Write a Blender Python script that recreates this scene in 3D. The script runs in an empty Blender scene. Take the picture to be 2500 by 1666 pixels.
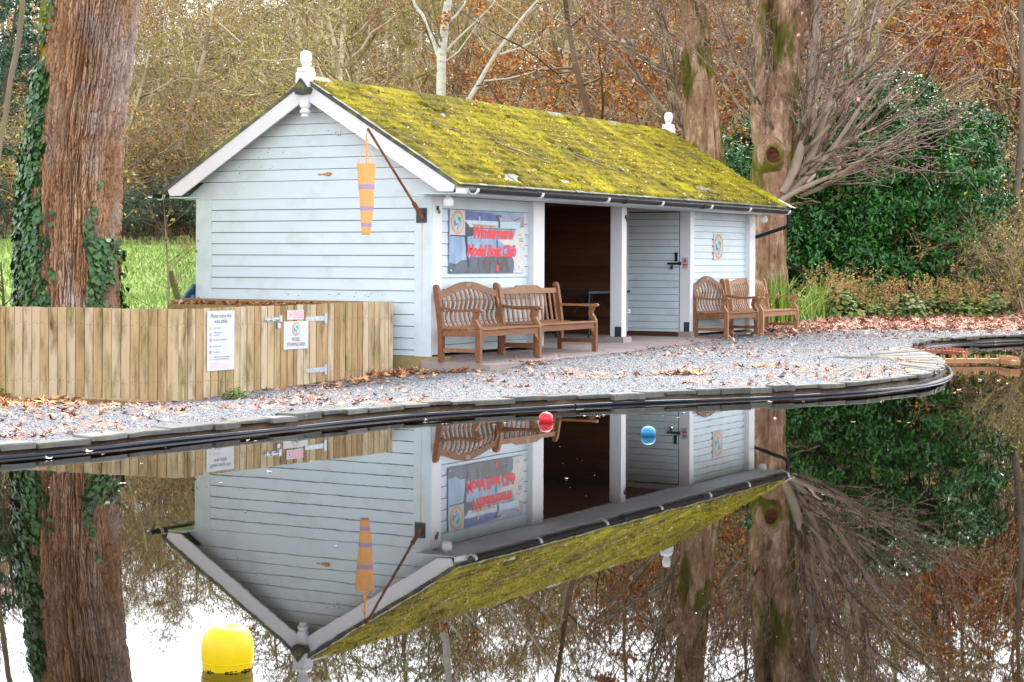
import bpy, bmesh, math, random
import numpy as np
from mathutils import Vector, Matrix

scene = bpy.context.scene
COL = scene.collection
PI = math.pi
R = math.radians

# ------------------------------------------------------------------ camera
CAM_H = 1.468
FPX = 4600.0                      # focal length in photo pixels (2500 wide)
ROLL = 0.0044
cam_d = bpy.data.cameras.new('camera')
cam_d.sensor_fit = 'HORIZONTAL'
cam_d.sensor_width = 36.0
cam_d.lens = 36.0 * FPX / 2500.0
cam_d.shift_y = -(833.0 - 636.5) / 2500.0
cam_d.clip_start = 0.1
cam_d.clip_end = 3000.0
cam = bpy.data.objects.new('camera', cam_d)
COL.objects.link(cam)
cam.location = (0, 0, CAM_H)
cam.rotation_euler = (PI / 2, -ROLL, 0)
scene.camera = cam

# ------------------------------------------------------------------ sky, sun, exposure
SUN_EL, SUN_AZ = 46.0, 16.0       # azimuth from +Y towards +X: the bright part of the cloud is over the wood
world = bpy.data.worlds.new('World')
scene.world = world
world.use_nodes = True
nt = world.node_tree
nt.nodes.clear()
sky = nt.nodes.new('ShaderNodeTexSky')
sky.sky_type = 'NISHITA'
sky.sun_disc = False
sky.sun_elevation = R(SUN_EL)
sky.sun_rotation = R(SUN_AZ)
sky.air_density = 1.0
sky.dust_density = 2.0
sky.ozone_density = 1.0
hs = nt.nodes.new('ShaderNodeHueSaturation')     # overcast: the blue is veiled by cloud
hs.inputs['Saturation'].default_value = 0.24
bg = nt.nodes.new('ShaderNodeBackground')
bg.inputs['Strength'].default_value = 0.15
out = nt.nodes.new('ShaderNodeOutputWorld')
nt.links.new(sky.outputs[0], hs.inputs['Color'])
nt.links.new(hs.outputs[0], bg.inputs['Color'])
nt.links.new(bg.outputs[0], out.inputs['Surface'])

sun_d = bpy.data.lights.new('sun', 'SUN')
sun_d.energy = 0.6
sun_d.angle = R(14)
sun_d.color = (1.0, 0.97, 0.93)
sun = bpy.data.objects.new('sun', sun_d)
COL.objects.link(sun)
az = R(SUN_AZ)
to_sun = Vector((math.sin(az) * math.cos(R(SUN_EL)), math.cos(az) * math.cos(R(SUN_EL)), math.sin(R(SUN_EL))))
sun.rotation_euler = to_sun.to_track_quat('Z', 'Y').to_euler()

vs = scene.view_settings
vs.view_transform = 'Standard'
vs.look = 'None'
vs.gamma = 1.0
vs.exposure = 2.3
vs.use_curve_mapping = False
scene.render.engine = 'CYCLES'
cy = scene.cycles
cy.max_bounces = 5
cy.diffuse_bounces = 3
cy.glossy_bounces = 3
cy.transmission_bounces = 2
cy.transparent_max_bounces = 4
cy.caustics_reflective = False
cy.caustics_refractive = False
cy.use_denoising = True
cy.denoising_prefilter = 'NONE'

# ------------------------------------------------------------------ the shed's frame
TH = R(29.3)
U2 = np.array([math.sin(TH), math.cos(TH)])          # along the front of the shed
V2 = np.array([-math.cos(TH), math.sin(TH)])         # towards its back
C2 = np.array([-1.0333, 24.5])                       # front corner
ROT = PI / 2 - TH


def W(s, t):
    p = C2 + U2 * s + V2 * t
    return float(p[0]), float(p[1])


def ground_pt(px, py, z=0.0):
    """photo pixel -> place on a level at height z (used to survey positions)"""
    a, b = px - 1250.0, py - 636.5
    x = (a * math.cos(ROLL) + b * math.sin(ROLL)) / FPX
    y = (-a * math.sin(ROLL) + b * math.cos(ROLL)) / FPX
    d = (CAM_H - z) / y
    return x * d, d


def at(px, py, d):
    a, b = px - 1250.0, py - 636.5
    x = (a * math.cos(ROLL) + b * math.sin(ROLL)) / FPX
    y = (-a * math.sin(ROLL) + b * math.cos(ROLL)) / FPX
    return x * d, d, CAM_H - d * y


# ------------------------------------------------------------------ noise in numpy
def _hash(ix, iy, iz, seed):
    n = (ix * 374761393 + iy * 668265263 + iz * 2147483647 + seed * 974634777) & 0xFFFFFFFF
    n = ((n ^ (n >> 13)) * 1274126177) & 0xFFFFFFFF
    return ((n ^ (n >> 16)) & 0xFFFF) / 65535.0


def vnoise(x, y, z=0.0, seed=0):
    x, y, z = np.broadcast_arrays(np.asarray(x, float), np.asarray(y, float), np.asarray(z, float))
    xi, yi, zi = (np.floor(a).astype(np.int64) for a in (x, y, z))
    fx, fy, fz = x - xi, y - yi, z - zi
    fx, fy, fz = (f * f * (3 - 2 * f) for f in (fx, fy, fz))
    r = 0
    for dx in (0, 1):
        for dy in (0, 1):
            for dz in (0, 1):
                w = (fx if dx else 1 - fx) * (fy if dy else 1 - fy) * (fz if dz else 1 - fz)
                r = r + w * _hash(xi + dx, yi + dy, zi + dz, seed)
    return r


def fbm(x, y, z=0.0, seed=0, octv=4, gain=0.5):
    a, s, tot = 1.0, 0.0, 0.0
    for o in range(octv):
        s = s + a * vnoise(np.asarray(x) * 2 ** o, np.asarray(y) * 2 ** o, np.asarray(z) * 2 ** o, seed + o * 17)
        tot += a
        a *= gain
    return s / tot


# ------------------------------------------------------------------ mesh helpers
def mesh_np(name, V, groups, mats, smooth=False):
    """groups: list of (F (m,k) int array, material index)"""
    me = bpy.data.meshes.new(name)
    V = np.asarray(V, dtype=np.float32)
    me.vertices.add(len(V))
    me.vertices.foreach_set('co', V.ravel())
    loops, starts, mi, n0 = [], [], [], 0
    for F, m in groups:
        F = np.asarray(F, dtype=np.int32)
        if len(F) == 0:
            continue
        k = F.shape[1]
        loops.append(F.ravel())
        starts.append(n0 + np.arange(len(F), dtype=np.int32) * k)
        mi.append(np.full(len(F), m, dtype=np.int32))
        n0 += F.size
    L = np.concatenate(loops)
    S = np.concatenate(starts)
    Mi = np.concatenate(mi)
    me.loops.add(len(L))
    me.loops.foreach_set('vertex_index', L)
    me.polygons.add(len(S))
    me.polygons.foreach_set('loop_start', S)
    me.polygons.foreach_set('material_index', Mi)
    if smooth:
        me.polygons.foreach_set('use_smooth', np.ones(len(S), dtype=bool))
    for m in mats:
        me.materials.append(m)
    me.update(calc_edges=True)
    me.validate()
    return me


class MB:
    def __init__(self):
        self.v, self.f, self.m = [], [], []

    def add(self, verts, faces, m=0):
        n = len(self.v)
        self.v += [tuple(p) for p in verts]
        self.f += [tuple(i + n for i in f) for f in faces]
        self.m += [m] * len(faces)
        return self

    def hexa(self, p, m=0):
        """8 points: bottom 0-3 ccw, top 4-7"""
        return self.add(p, [(0, 3, 2, 1), (4, 5, 6, 7), (0, 1, 5, 4), (1, 2, 6, 5), (2, 3, 7, 6), (3, 0, 4, 7)], m)

    def box(self, x0, x1, y0, y1, z0, z1, m=0):
        return self.hexa([(x0, y0, z0), (x1, y0, z0), (x1, y1, z0), (x0, y1, z0),
                          (x0, y0, z1), (x1, y0, z1), (x1, y1, z1), (x0, y1, z1)], m)

    def bevbox(self, x0, x1, y0, y1, z0, z1, b=0.006, m=0):
        """box with chamfered vertical and top edges"""
        def ring(i, z):
            return [(x0 + i, y0, z), (x1 - i, y0, z), (x1, y0 + i, z), (x1, y1 - i, z),
                    (x1 - i, y1, z), (x0 + i, y1, z), (x0, y1 - i, z), (x0, y0 + i, z)]
        top = [(x0 + b, y0 + b, z1), (x1 - b, y0 + b, z1), (x1 - b, y1 - b, z1), (x0 + b, y1 - b, z1)]
        r0, r1 = ring(b, z0), ring(b, z1 - b)
        f = [tuple(range(7, -1, -1))]
        for i in range(8):
            j = (i + 1) % 8
            f.append((i, j, 8 + j, 8 + i))
        n = 16
        f += [(8, 9, n + 1, n), (9, 10, n + 1), (10, 11, n + 2, n + 1), (11, 12, n + 2), (12, 13, n + 3, n + 2),
              (13, 14, n + 3), (14, 15, n, n + 3), (15, 8, n), (n, n + 1, n + 2, n + 3)]
        return self.add(r0 + r1 + top, f, m)

    def prism(self, poly, axis, a0, a1, m=0):
        """poly: list of 2-d points, extruded along axis 'x','y' or 'z' from a0 to a1"""
        def P(p, a):
            return {'x': (a, p[0], p[1]), 'y': (p[0], a, p[1]), 'z': (p[0], p[1], a)}[axis]
        n = len(poly)
        v = [P(p, a0) for p in poly] + [P(p, a1) for p in poly]
        f = [tuple(range(n)), tuple(range(2 * n - 1, n - 1, -1))]
        for i in range(n):
            j = (i + 1) % n
            f.append((i, n + i, n + j, j))
        return self.add(v, f, m)

    def tube(self, pts, rad, n=8, m=0, cap=True):
        pts = [Vector(p) for p in pts]
        if not hasattr(rad, '__len__'):
            rad = [rad] * len(pts)
        k0 = len(self.v)
        prev = None
        for i, p in enumerate(pts):
            d = (pts[min(i + 1, len(pts) - 1)] - pts[max(i - 1, 0)]).normalized()
            if prev is None:
                a = d.orthogonal().normalized()
            else:
                a = (prev - d * prev.dot(d)).normalized()
            prev = a
            b = d.cross(a)
            for j in range(n):
                t = 2 * PI * j / n
                self.v.append(tuple(p + (a * math.cos(t) + b * math.sin(t)) * rad[i]))
        for i in range(len(pts) - 1):
            for j in range(n):
                q = (j + 1) % n
                self.f.append((k0 + i * n + j, k0 + i * n + q, k0 + (i + 1) * n + q, k0 + (i + 1) * n + j))
                self.m.append(m)
        if cap:
            self.f.append(tuple(k0 + j for j in range(n - 1, -1, -1)))
            self.m.append(m)
            e = k0 + (len(pts) - 1) * n
            self.f.append(tuple(e + j for j in range(n)))
            self.m.append(m)
        return self

    def bar(self, pts, side, w, h, m=0):
        """sweep a w x h rectangle along pts; side = fixed sideways direction for w"""
        pts = [Vector(p) for p in pts]
        side = Vector(side).normalized()
        if not hasattr(w, '__len__'):
            w = [w] * len(pts)
        if not hasattr(h, '__len__'):
            h = [h] * len(pts)
        k0 = len(self.v)
        for i, p in enumerate(pts):
            d = (pts[min(i + 1, len(pts) - 1)] - pts[max(i - 1, 0)]).normalized()
            up = d.cross(side).normalized()
            for a, b in ((-1, -1), (1, -1), (1, 1), (-1, 1)):
                self.v.append(tuple(p + side * a * w[i] / 2 + up * b * h[i] / 2))
        for i in range(len(pts) - 1):
            for j in range(4):
                q = (j + 1) % 4
                self.f.append((k0 + i * 4 + j, k0 + i * 4 + q, k0 + (i + 1) * 4 + q, k0 + (i + 1) * 4 + j))
                self.m.append(m)
        e = k0 + (len(pts) - 1) * 4
        self.f += [(k0 + 3, k0 + 2, k0 + 1, k0), (e, e + 1, e + 2, e + 3)]
        self.m += [m, m]
        return self

    def lathe(self, prof, n=24, c=(0, 0), m=0):
        """prof: (r,z) from bottom to top"""
        k0 = len(self.v)
        for r_, z in prof:
            for j in range(n):
                t = 2 * PI * j / n
                self.v.append((c[0] + r_ * math.cos(t), c[1] + r_ * math.sin(t), z))
        for i in range(len(prof) - 1):
            for j in range(n):
                q = (j + 1) % n
                self.f.append((k0 + i * n + j, k0 + i * n + q, k0 + (i + 1) * n + q, k0 + (i + 1) * n + j))
                self.m.append(m)
        self.f.append(tuple(k0 + j for j in range(n - 1, -1, -1)))
        e = k0 + (len(prof) - 1) * n
        self.f.append(tuple(e + j for j in range(n)))
        self.m += [m, m]
        return self

    def mesh(self, name, mats, smooth=False, fix=True):
        me = bpy.data.meshes.new(name)
        me.from_pydata(self.v, [], self.f)
        for mt in (mats if isinstance(mats, (list, tuple)) else [mats]):
            me.materials.append(mt)
        if any(self.m):
            me.polygons.foreach_set('material_index', self.m)
        if fix:
            bm = bmesh.new()
            bm.from_mesh(me)
            bmesh.ops.recalc_face_normals(bm, faces=bm.faces)
            bm.to_mesh(me)
            bm.free()
        if smooth:
            me.polygons.foreach_set('use_smooth', [True] * len(me.polygons))
            me.set_sharp_from_angle(angle=R(40))
        me.update()
        return me

    def build(self, name, mats, parent=None, loc=None, rz=0.0, smooth=False):
        return obj(name, self.mesh(name, mats, smooth), parent, loc, rz)


def obj(name, me, parent=None, loc=None, rz=0.0):
    o = bpy.data.objects.new(name, me)
    COL.objects.link(o)
    if parent is not None:
        o.parent = parent
    if loc is not None:
        o.location = loc
    if rz:
        o.rotation_euler = (0, 0, rz)
    return o


def tag(o, label=None, cat=None, group=None, kind=None):
    if label:
        o['label'] = label
    if cat:
        o['category'] = cat
    if group:
        o['group'] = group
    if kind:
        o['kind'] = kind
    return o


def thing(name, label, cat, loc=(0, 0, 0), rz=0.0, group=None):
    o = bpy.data.objects.new(name, None)
    o.empty_display_size = 0.2
    COL.objects.link(o)
    o.location = loc
    o.rotation_euler = (0, 0, rz)
    return tag(o, label, cat, group)


def text_mesh(txt, size, mat_, bold=0.0, shear=0.0, align='CENTER', sx=1.0, sz=1.0, spacing=1.0, depth=0.0012, line=1.0):
    """lettering standing in the x-z plane, facing -y"""
    cu = bpy.data.curves.new('lettering', 'FONT')
    cu.body = txt
    cu.size = size
    cu.offset = bold
    cu.shear = shear
    cu.align_x = align
    cu.align_y = 'CENTER'
    cu.space_character = spacing
    cu.space_line = line
    cu.resolution_u = 3
    to = bpy.data.objects.new('lettering', cu)
    COL.objects.link(to)
    dg = bpy.context.evaluated_depsgraph_get()
    me = bpy.data.meshes.new_from_object(to.evaluated_get(dg))
    bpy.data.objects.remove(to)
    bpy.data.curves.remove(cu)
    n = len(me.vertices)
    co = np.zeros(n * 3, dtype=np.float32)
    me.vertices.foreach_get('co', co)
    co = co.reshape(-1, 3)
    co = np.stack([co[:, 0] * sx, np.full(n, -depth, dtype=np.float32), co[:, 1] * sz], 1)
    me.vertices.foreach_set('co', co.ravel())
    me.materials.clear()
    me.materials.append(mat_)
    me.update()
    return me


# ------------------------------------------------------------------ materials
def material(name, ramp, rough=0.7, noise=(4.0, 3.0, 0.55), stretch=(1, 1, 1), coord='object', rand=0.0, island=0.0,
             bump=0.0, bump_scale=30.0, spec=0.4, metal=0.0, ramp2=None, mask2=(3.0, 0.5, 0.62), stretch2=(1, 1, 1), rough_var=0.0,
             lines=None):
    """noise-driven colour ramp; ramp2 gives stains of another colour through a second noise mask"""
    m = bpy.data.materials.new(name)
    m.use_nodes = True
    n, l = m.node_tree.nodes, m.node_tree.links
    b = n['Principled BSDF']
    b.inputs['Roughness'].default_value = rough
    b.inputs['Specular IOR Level'].default_value = spec
    b.inputs['Metallic'].default_value = metal
    if coord == 'object':
        vec = n.new('ShaderNodeTexCoord').outputs['Object']
    else:
        vec = n.new('ShaderNodeNewGeometry').outputs['Position']

    def noise_node(scale, detail, rgh, st):
        mp = n.new('ShaderNodeMapping')
        mp.inputs['Scale'].default_value = st
        l.new(vec, mp.inputs['Vector'])
        if rand:
            oi = n.new('ShaderNodeObjectInfo')
            mu = n.new('ShaderNodeMath')
            mu.operation = 'MULTIPLY'
            mu.inputs[1].default_value = 37.0
            l.new(oi.outputs['Random'], mu.inputs[0])
            l.new(mu.outputs[0], mp.inputs['Location'])
        t = n.new('ShaderNodeTexNoise')
        t.inputs['Scale'].default_value = scale
        t.inputs['Detail'].default_value = detail
        t.inputs['Roughness'].default_value = rgh
        l.new(mp.outputs[0], t.inputs['Vector'])
        return t.outputs['Fac']

    def mix(a, b_, fac):
        mx = n.new('ShaderNodeMix')
        mx.data_type = 'FLOAT'
        mx.inputs['Factor'].default_value = fac
        l.new(a, mx.inputs['A'])
        l.new(b_, mx.inputs['B'])
        return mx.outputs['Result']

    def ramp_node(fac, stops, inter='LINEAR'):
        cr = n.new('ShaderNodeValToRGB')
        cr.color_ramp.interpolation = inter
        el = cr.color_ramp.elements
        while len(el) > 1:
            el.remove(el[-1])
        el[0].position, el[0].color = stops[0][0], (*stops[0][1], 1)
        for p, c in stops[1:]:
            e = el.new(p)
            e.color = (*c, 1)
        l.new(fac, cr.inputs['Fac'])
        return cr.outputs['Color']

    fac = noise_node(noise[0], noise[1], noise[2], stretch)
    if rand:
        oi = n.new('ShaderNodeObjectInfo')
        fac = mix(fac, oi.outputs['Random'], rand)
    if island:
        g = n.new('ShaderNodeNewGeometry')
        fac = mix(fac, g.outputs['Random Per Island'], island)
    col = ramp_node(fac, ramp)
    if ramp2:
        f2 = noise_node(mask2[0], 4.0, 0.6, stretch2)
        k = ramp_node(f2, [(mask2[1], (0, 0, 0)), (mask2[2], (1, 1, 1))])
        f3 = noise_node(mask2[0] * 3.1, 3.0, 0.6, stretch2)
        c2 = ramp_node(f3, ramp2)
        mx = n.new('ShaderNodeMix')
        mx.data_type = 'RGBA'
        l.new(k, mx.inputs['Factor'])
        l.new(col, mx.inputs['A'])
        l.new(c2, mx.inputs['B'])
        col = mx.outputs['Result']
    l.new(col, b.inputs['Base Color'])
    if rough_var:
        fr = noise_node(noise[0] * 2.3, 3.0, 0.6, stretch)
        mr = n.new('ShaderNodeMapRange')
        mr.inputs['To Min'].default_value = max(0.03, rough - rough_var)
        mr.inputs['To Max'].default_value = min(1.0, rough + rough_var)
        l.new(fr, mr.inputs['Value'])
        l.new(mr.outputs[0], b.inputs['Roughness'])
    if bump:
        fb = noise_node(bump_scale, 4.0, 0.6, stretch)
        bp = n.new('ShaderNodeBump')
        bp.inputs['Strength'].default_value = bump
        bp.inputs['Distance'].default_value = 0.02
        l.new(fb, bp.inputs['Height'])
        l.new(bp.outputs[0], b.inputs['Normal'])
    return m


def plain(name, c, rough=0.5, spec=0.4, metal=0.0, var=0.12, scale=9.0, bump=0.0):
    lo = tuple(x * (1 - var) for x in c)
    hi = tuple(min(1, x * (1 + var)) for x in c)
    return material(name, [(0.3, lo), (0.7, hi)], rough=rough, spec=spec, metal=metal, noise=(scale, 4.0, 0.6), bump=bump, bump_scale=scale * 4)


M = {}
M['siding'] = material('pale blue paint', [(0.25, (0.62, 0.725, 0.785)), (0.7, (0.68, 0.78, 0.835))], rough=0.5, noise=(1.3, 5, 0.6),
                       stretch=(1, 1, 2), coord='world', rand=0.2, ramp2=[(0.3, (0.50, 0.58, 0.56)), (0.7, (0.58, 0.66, 0.66))], mask2=(2.0, 0.52, 0.78),
                       bump=0.08, bump_scale=14)
M['trim'] = material('white gloss paint', [(0.25, (0.74, 0.75, 0.80)), (0.7, (0.82, 0.82, 0.86))], rough=0.38, noise=(1.6, 5, 0.6), coord='world',
                     ramp2=[(0.3, (0.60, 0.61, 0.60)), (0.7, (0.70, 0.71, 0.70))], mask2=(2.6, 0.62, 0.8), bump=0.05, bump_scale=20)
M['fence'] = material('weathered softwood', [(0.20, (0.28, 0.16, 0.075)), (0.36, (0.46, 0.31, 0.16)), (0.50, (0.55, 0.41, 0.24)), (0.64, (0.57, 0.45, 0.30)), (0.80, (0.58, 0.50, 0.40))],
                      rough=0.8, noise=(2.0, 7, 0.7), stretch=(10, 10, 0.6), rand=0.40, coord='object', spec=0.2,
                      ramp2=[(0.3, (0.13, 0.072, 0.05)), (0.46, (0.25, 0.17, 0.08)), (0.60, (0.31, 0.27, 0.11)), (0.76, (0.37, 0.31, 0.24))], mask2=(1.6, 0.47, 0.66), stretch2=(3.6, 3.6, 0.9),
                      bump=0.35, bump_scale=9)
M['teak'] = material('oiled teak', [(0.25, (0.155, 0.060, 0.024)), (0.5, (0.25, 0.108, 0.046)), (0.75, (0.37, 0.185, 0.095))], rough=0.55, noise=(3.0, 6, 0.65),
                     stretch=(2, 8, 8), rand=0.3, bump=0.15, bump_scale=14, spec=0.3)
M['teak_light'] = material('newer teak', [(0.25, (0.27, 0.125, 0.06)), (0.5, (0.40, 0.20, 0.10)), (0.75, (0.50, 0.29, 0.16))], rough=0.55, noise=(3.0, 6, 0.65), stretch=(2, 8, 8), rand=0.3, bump=0.15, bump_scale=14, spec=0.3)
M['brown_boards'] = material('dark stained boards', [(0.3, (0.065, 0.024, 0.011)), (0.7, (0.13, 0.05, 0.024))], rough=0.55, noise=(2.0, 6, 0.65),
                             stretch=(1, 1, 10), rand=0.3, bump=0.1)
M['gap_shade'] = plain('gap shade black', (0.012, 0.013, 0.015), rough=0.9, spec=0.1)  # core behind the boards, near-black to paint shade into their gaps
M['timber'] = material('brown timber', [(0.3, (0.26, 0.15, 0.06)), (0.7, (0.40, 0.26, 0.12))], rough=0.7, noise=(2.0, 5, 0.6), stretch=(1, 6, 6), bump=0.2)
M['mossy_timber'] = material('green stained timber', [(0.3, (0.12, 0.11, 0.025)), (0.7, (0.24, 0.21, 0.06))], rough=0.85, noise=(5.0, 5, 0.6), stretch=(4, 4, 1), bump=0.3)
M['concrete'] = material('concrete', [(0.25, (0.27, 0.215, 0.19)), (0.6, (0.37, 0.305, 0.28)), (0.8, (0.44, 0.38, 0.355))], rough=0.85, noise=(1.6, 7, 0.68), coord='world',
                         bump=0.25, bump_scale=40, ramp2=[(0.3, (0.27, 0.19, 0.15)), (0.7, (0.36, 0.27, 0.23))], mask2=(1.1, 0.55, 0.72))
M['plinth'] = material('algae stained concrete', [(0.25, (0.26, 0.19, 0.08)), (0.5, (0.38, 0.29, 0.11)), (0.75, (0.46, 0.37, 0.20))], rough=0.9, noise=(2.6, 6, 0.65),
                       coord='world', bump=0.4, bump_scale=40, ramp2=[(0.3, (0.16, 0.15, 0.04)), (0.7, (0.33, 0.26, 0.19))], mask2=(2.2, 0.52, 0.62))
M['black'] = plain('black plastic', (0.012, 0.014, 0.019), rough=0.42, spec=0.25)
M['black_pipe'] = plain('wet black pipe', (0.008, 0.011, 0.020), rough=0.38, spec=0.18)
M['black_iron'] = plain('black iron', (0.015, 0.015, 0.017), rough=0.45, spec=0.5)
M['shoe'] = plain('painted steel plate', (0.035, 0.048, 0.06), rough=0.5, spec=0.5)
M['white_plastic'] = plain('white plastic', (0.82, 0.83, 0.86), rough=0.35, spec=0.5, var=0.05)
M['galv'] = material('galvanised steel', [(0.3, (0.40, 0.46, 0.53)), (0.7, (0.58, 0.64, 0.70))], rough=0.38, noise=(22, 3, 0.5), metal=0.55)
M['rust'] = material('rusty steel', [(0.25, (0.12, 0.045, 0.022)), (0.55, (0.27, 0.10, 0.045)), (0.8, (0.42, 0.19, 0.10))], rough=0.85, noise=(14, 5, 0.65), bump=0.5, bump_scale=60)
M['rust_orange'] = material('orange rust', [(0.3, (0.42, 0.13, 0.03)), (0.7, (0.70, 0.36, 0.14))], rough=0.9, noise=(40, 4, 0.6))
M['sock'] = plain('faded orange nylon', (0.88, 0.43, 0.15), rough=0.6, spec=0.3, var=0.06)
M['sock_band'] = plain('mauve reflective band', (0.42, 0.30, 0.46), rough=0.45, var=0.06)
M['sign_white'] = plain('white sign board', (0.62, 0.63, 0.645), rough=0.6, var=0.03, spec=0.2)
M['ink'] = plain('dark sign ink', (0.012, 0.03, 0.04), rough=0.5)
M['ink_grey'] = plain('grey sign ink', (0.10, 0.13, 0.15), rough=0.5)
M['ink_red'] = plain('red sign ink', (0.62, 0.05, 0.07), rough=0.5)
M['ink_yellow'] = plain('yellow sign ink', (0.75, 0.52, 0.06), rough=0.5)
M['pink'] = plain('sun-faded pink', (0.80, 0.40, 0.47), rough=0.5, var=0.05)
M['red_letter'] = plain('red banner lettering', (0.85, 0.045, 0.06), rough=0.4, var=0.08)
M['crest_orange'] = plain('crest orange', (0.85, 0.48, 0.16), rough=0.4)
M['crest_red'] = plain('crest red', (0.66, 0.06, 0.03), rough=0.4)
M['crest_sky'] = plain('crest pale blue', (0.35, 0.62, 0.74), rough=0.4)
M['crest_blue'] = plain('crest blue', (0.05, 0.30, 0.55), rough=0.4)
M['crest_green'] = plain('crest green', (0.10, 0.36, 0.08), rough=0.4)
M['tarp'] = material('blue tarpaulin', [(0.3, (0.09, 0.20, 0.36)), (0.7, (0.18, 0.32, 0.48))], rough=0.45, noise=(5, 4, 0.6), bump=0.5, bump_scale=8)
M['slate'] = material('roof slate', [(0.3, (0.035, 0.036, 0.04)), (0.7, (0.10, 0.10, 0.105))], rough=0.7, noise=(6, 5, 0.6), rand=0.3,
                      ramp2=[(0.3, (0.10, 0.13, 0.03)), (0.7, (0.22, 0.24, 0.06))], mask2=(5, 0.5, 0.6), bump=0.3)
M['moss'] = material('roof moss', [(0.28, (0.045, 0.034, 0.003)), (0.40, (0.12, 0.093, 0.004)), (0.51, (0.24, 0.192, 0.006)), (0.62, (0.36, 0.315, 0.009)), (0.76, (0.48, 0.47, 0.035))],
                     rough=0.95, spec=0.1, noise=(1.5, 9, 0.74), stretch=(1.3, 0.75, 1), coord='object', bump=0.7, bump_scale=50,
                     ramp2=[(0.3, (0.05, 0.035, 0.007)), (0.5, (0.10, 0.085, 0.012)), (0.75, (0.175, 0.14, 0.016))], mask2=(1.1, 0.44, 0.62), stretch2=(1.2, 0.7, 1))
M['moss_tuft'] = material('moss tufts', [(0.3, (0.07, 0.054, 0.004)), (0.48, (0.19, 0.155, 0.006)), (0.60, (0.33, 0.30, 0.010)), (0.8, (0.46, 0.45, 0.04))], rough=0.95, spec=0.1,
                          noise=(1.3, 5, 0.65), stretch=(1.2, 0.7, 1), island=0.25)
M['lichen'] = plain('pale lichen', (0.60, 0.60, 0.57), rough=0.9, var=0.15)
M['stone'] = material('kerb stone', [(0.25, (0.075, 0.072, 0.064)), (0.5, (0.135, 0.13, 0.12)), (0.75, (0.22, 0.215, 0.20))], rough=0.8, noise=(5, 6, 0.65), rand=0.35,
                      bump=0.4, bump_scale=16, ramp2=[(0.3, (0.14, 0.13, 0.05)), (0.7, (0.25, 0.22, 0.15))], mask2=(6, 0.54, 0.68))
M['flag'] = material('pale paving stone', [(0.25, (0.21, 0.195, 0.165)), (0.7, (0.34, 0.325, 0.29))], rough=0.85, noise=(5, 6, 0.65), rand=0.3, bump=0.4, bump_scale=30)
M['pond_wall'] = material('damp pond wall', [(0.25, (0.035, 0.022, 0.012)), (0.55, (0.085, 0.05, 0.025)), (0.8, (0.15, 0.08, 0.035))], rough=0.55, noise=(5, 7, 0.7), coord='world', bump=0.8, bump_scale=18)
M['gravel'] = material('gravel bed', [(0.25, (0.10, 0.10, 0.105)), (0.45, (0.19, 0.193, 0.20)), (0.6, (0.27, 0.272, 0.28)), (0.8, (0.36, 0.36, 0.365))], rough=0.85, noise=(34, 5, 0.75), coord='world',
                       bump=0.9, bump_scale=45)
M['chip'] = material('slate chippings', [(0.10, (0.07, 0.071, 0.077)), (0.3, (0.142, 0.147, 0.158)), (0.6, (0.205, 0.211, 0.223)), (0.95, (0.32, 0.323, 0.33))], rough=0.75, noise=(3, 3, 0.5),
                     island=0.85, coord='world')
M['fallen'] = material('fallen leaves', [(0.12, (0.17, 0.055, 0.025)), (0.35, (0.36, 0.13, 0.055)), (0.55, (0.52, 0.20, 0.085)), (0.72, (0.62, 0.32, 0.17)), (0.9, (0.62, 0.40, 0.10))], rough=0.6,
                       noise=(8, 3, 0.5), island=0.85, coord='world', spec=0.35)
M['fallen_pink'] = material('dry curled leaves', [(0.12, (0.24, 0.085, 0.05)), (0.4, (0.46, 0.20, 0.125)), (0.65, (0.62, 0.33, 0.235)), (0.9, (0.70, 0.45, 0.33))], rough=0.65,
                            noise=(8, 3, 0.5), island=0.85, coord='world', spec=0.35)
M['float_leaf'] = material('floating leaves', [(0.2, (0.50, 0.17, 0.07)), (0.5, (0.68, 0.36, 0.22)), (0.8, (0.72, 0.58, 0.50))], rough=0.35, noise=(8, 3, 0.5), rand=0.8, spec=0.6)
M['litter_ground'] = material('woodland floor', [(0.25, (0.10, 0.06, 0.03)), (0.5, (0.19, 0.115, 0.05)), (0.75, (0.27, 0.17, 0.08))], rough=0.95, noise=(1.4, 8, 0.72), coord='world', bump=0.8, bump_scale=8)
M['lawn'] = material('lawn', [(0.25, (0.13, 0.20, 0.035)), (0.55, (0.24, 0.34, 0.065)), (0.8, (0.38, 0.44, 0.13))], rough=0.95, noise=(1.0, 8, 0.7), coord='world', bump=0.8, bump_scale=14)
M['grass'] = material('grass blades', [(0.15, (0.11, 0.19, 0.035)), (0.5, (0.25, 0.36, 0.08)), (0.85, (0.44, 0.48, 0.18))], rough=0.8, noise=(0.7, 4, 0.6), coord='world', island=0.4)
M['yellow_buoy'] = material('yellow buoy plastic', [(0.3, (0.78, 0.50, 0.004)), (0.7, (0.86, 0.62, 0.006))], rough=0.42, noise=(7, 5, 0.6), spec=0.4, bump=0.06, bump_scale=25)
M['red_buoy'] = plain('red buoy plastic', (0.75, 0.025, 0.045), rough=0.3, var=0.08)
M['blue_buoy'] = plain('blue buoy plastic', (0.03, 0.24, 0.46), rough=0.35, var=0.2, scale=30)
M['weed_line'] = plain('dark weed', (0.05, 0.035, 0.01), rough=0.8, var=0.4, scale=40)
M['jetty'] = material('orange stained softwood', [(0.3, (0.40, 0.19, 0.08)), (0.7, (0.58, 0.33, 0.16))], rough=0.6, noise=(3, 5, 0.6), stretch=(1, 7, 7), bump=0.1)
M['jetty_red'] = material('red stained softwood', [(0.3, (0.34, 0.10, 0.05)), (0.7, (0.50, 0.18, 0.10))], rough=0.6, noise=(3, 5, 0.6), stretch=(1, 7, 7), bump=0.1)
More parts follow.
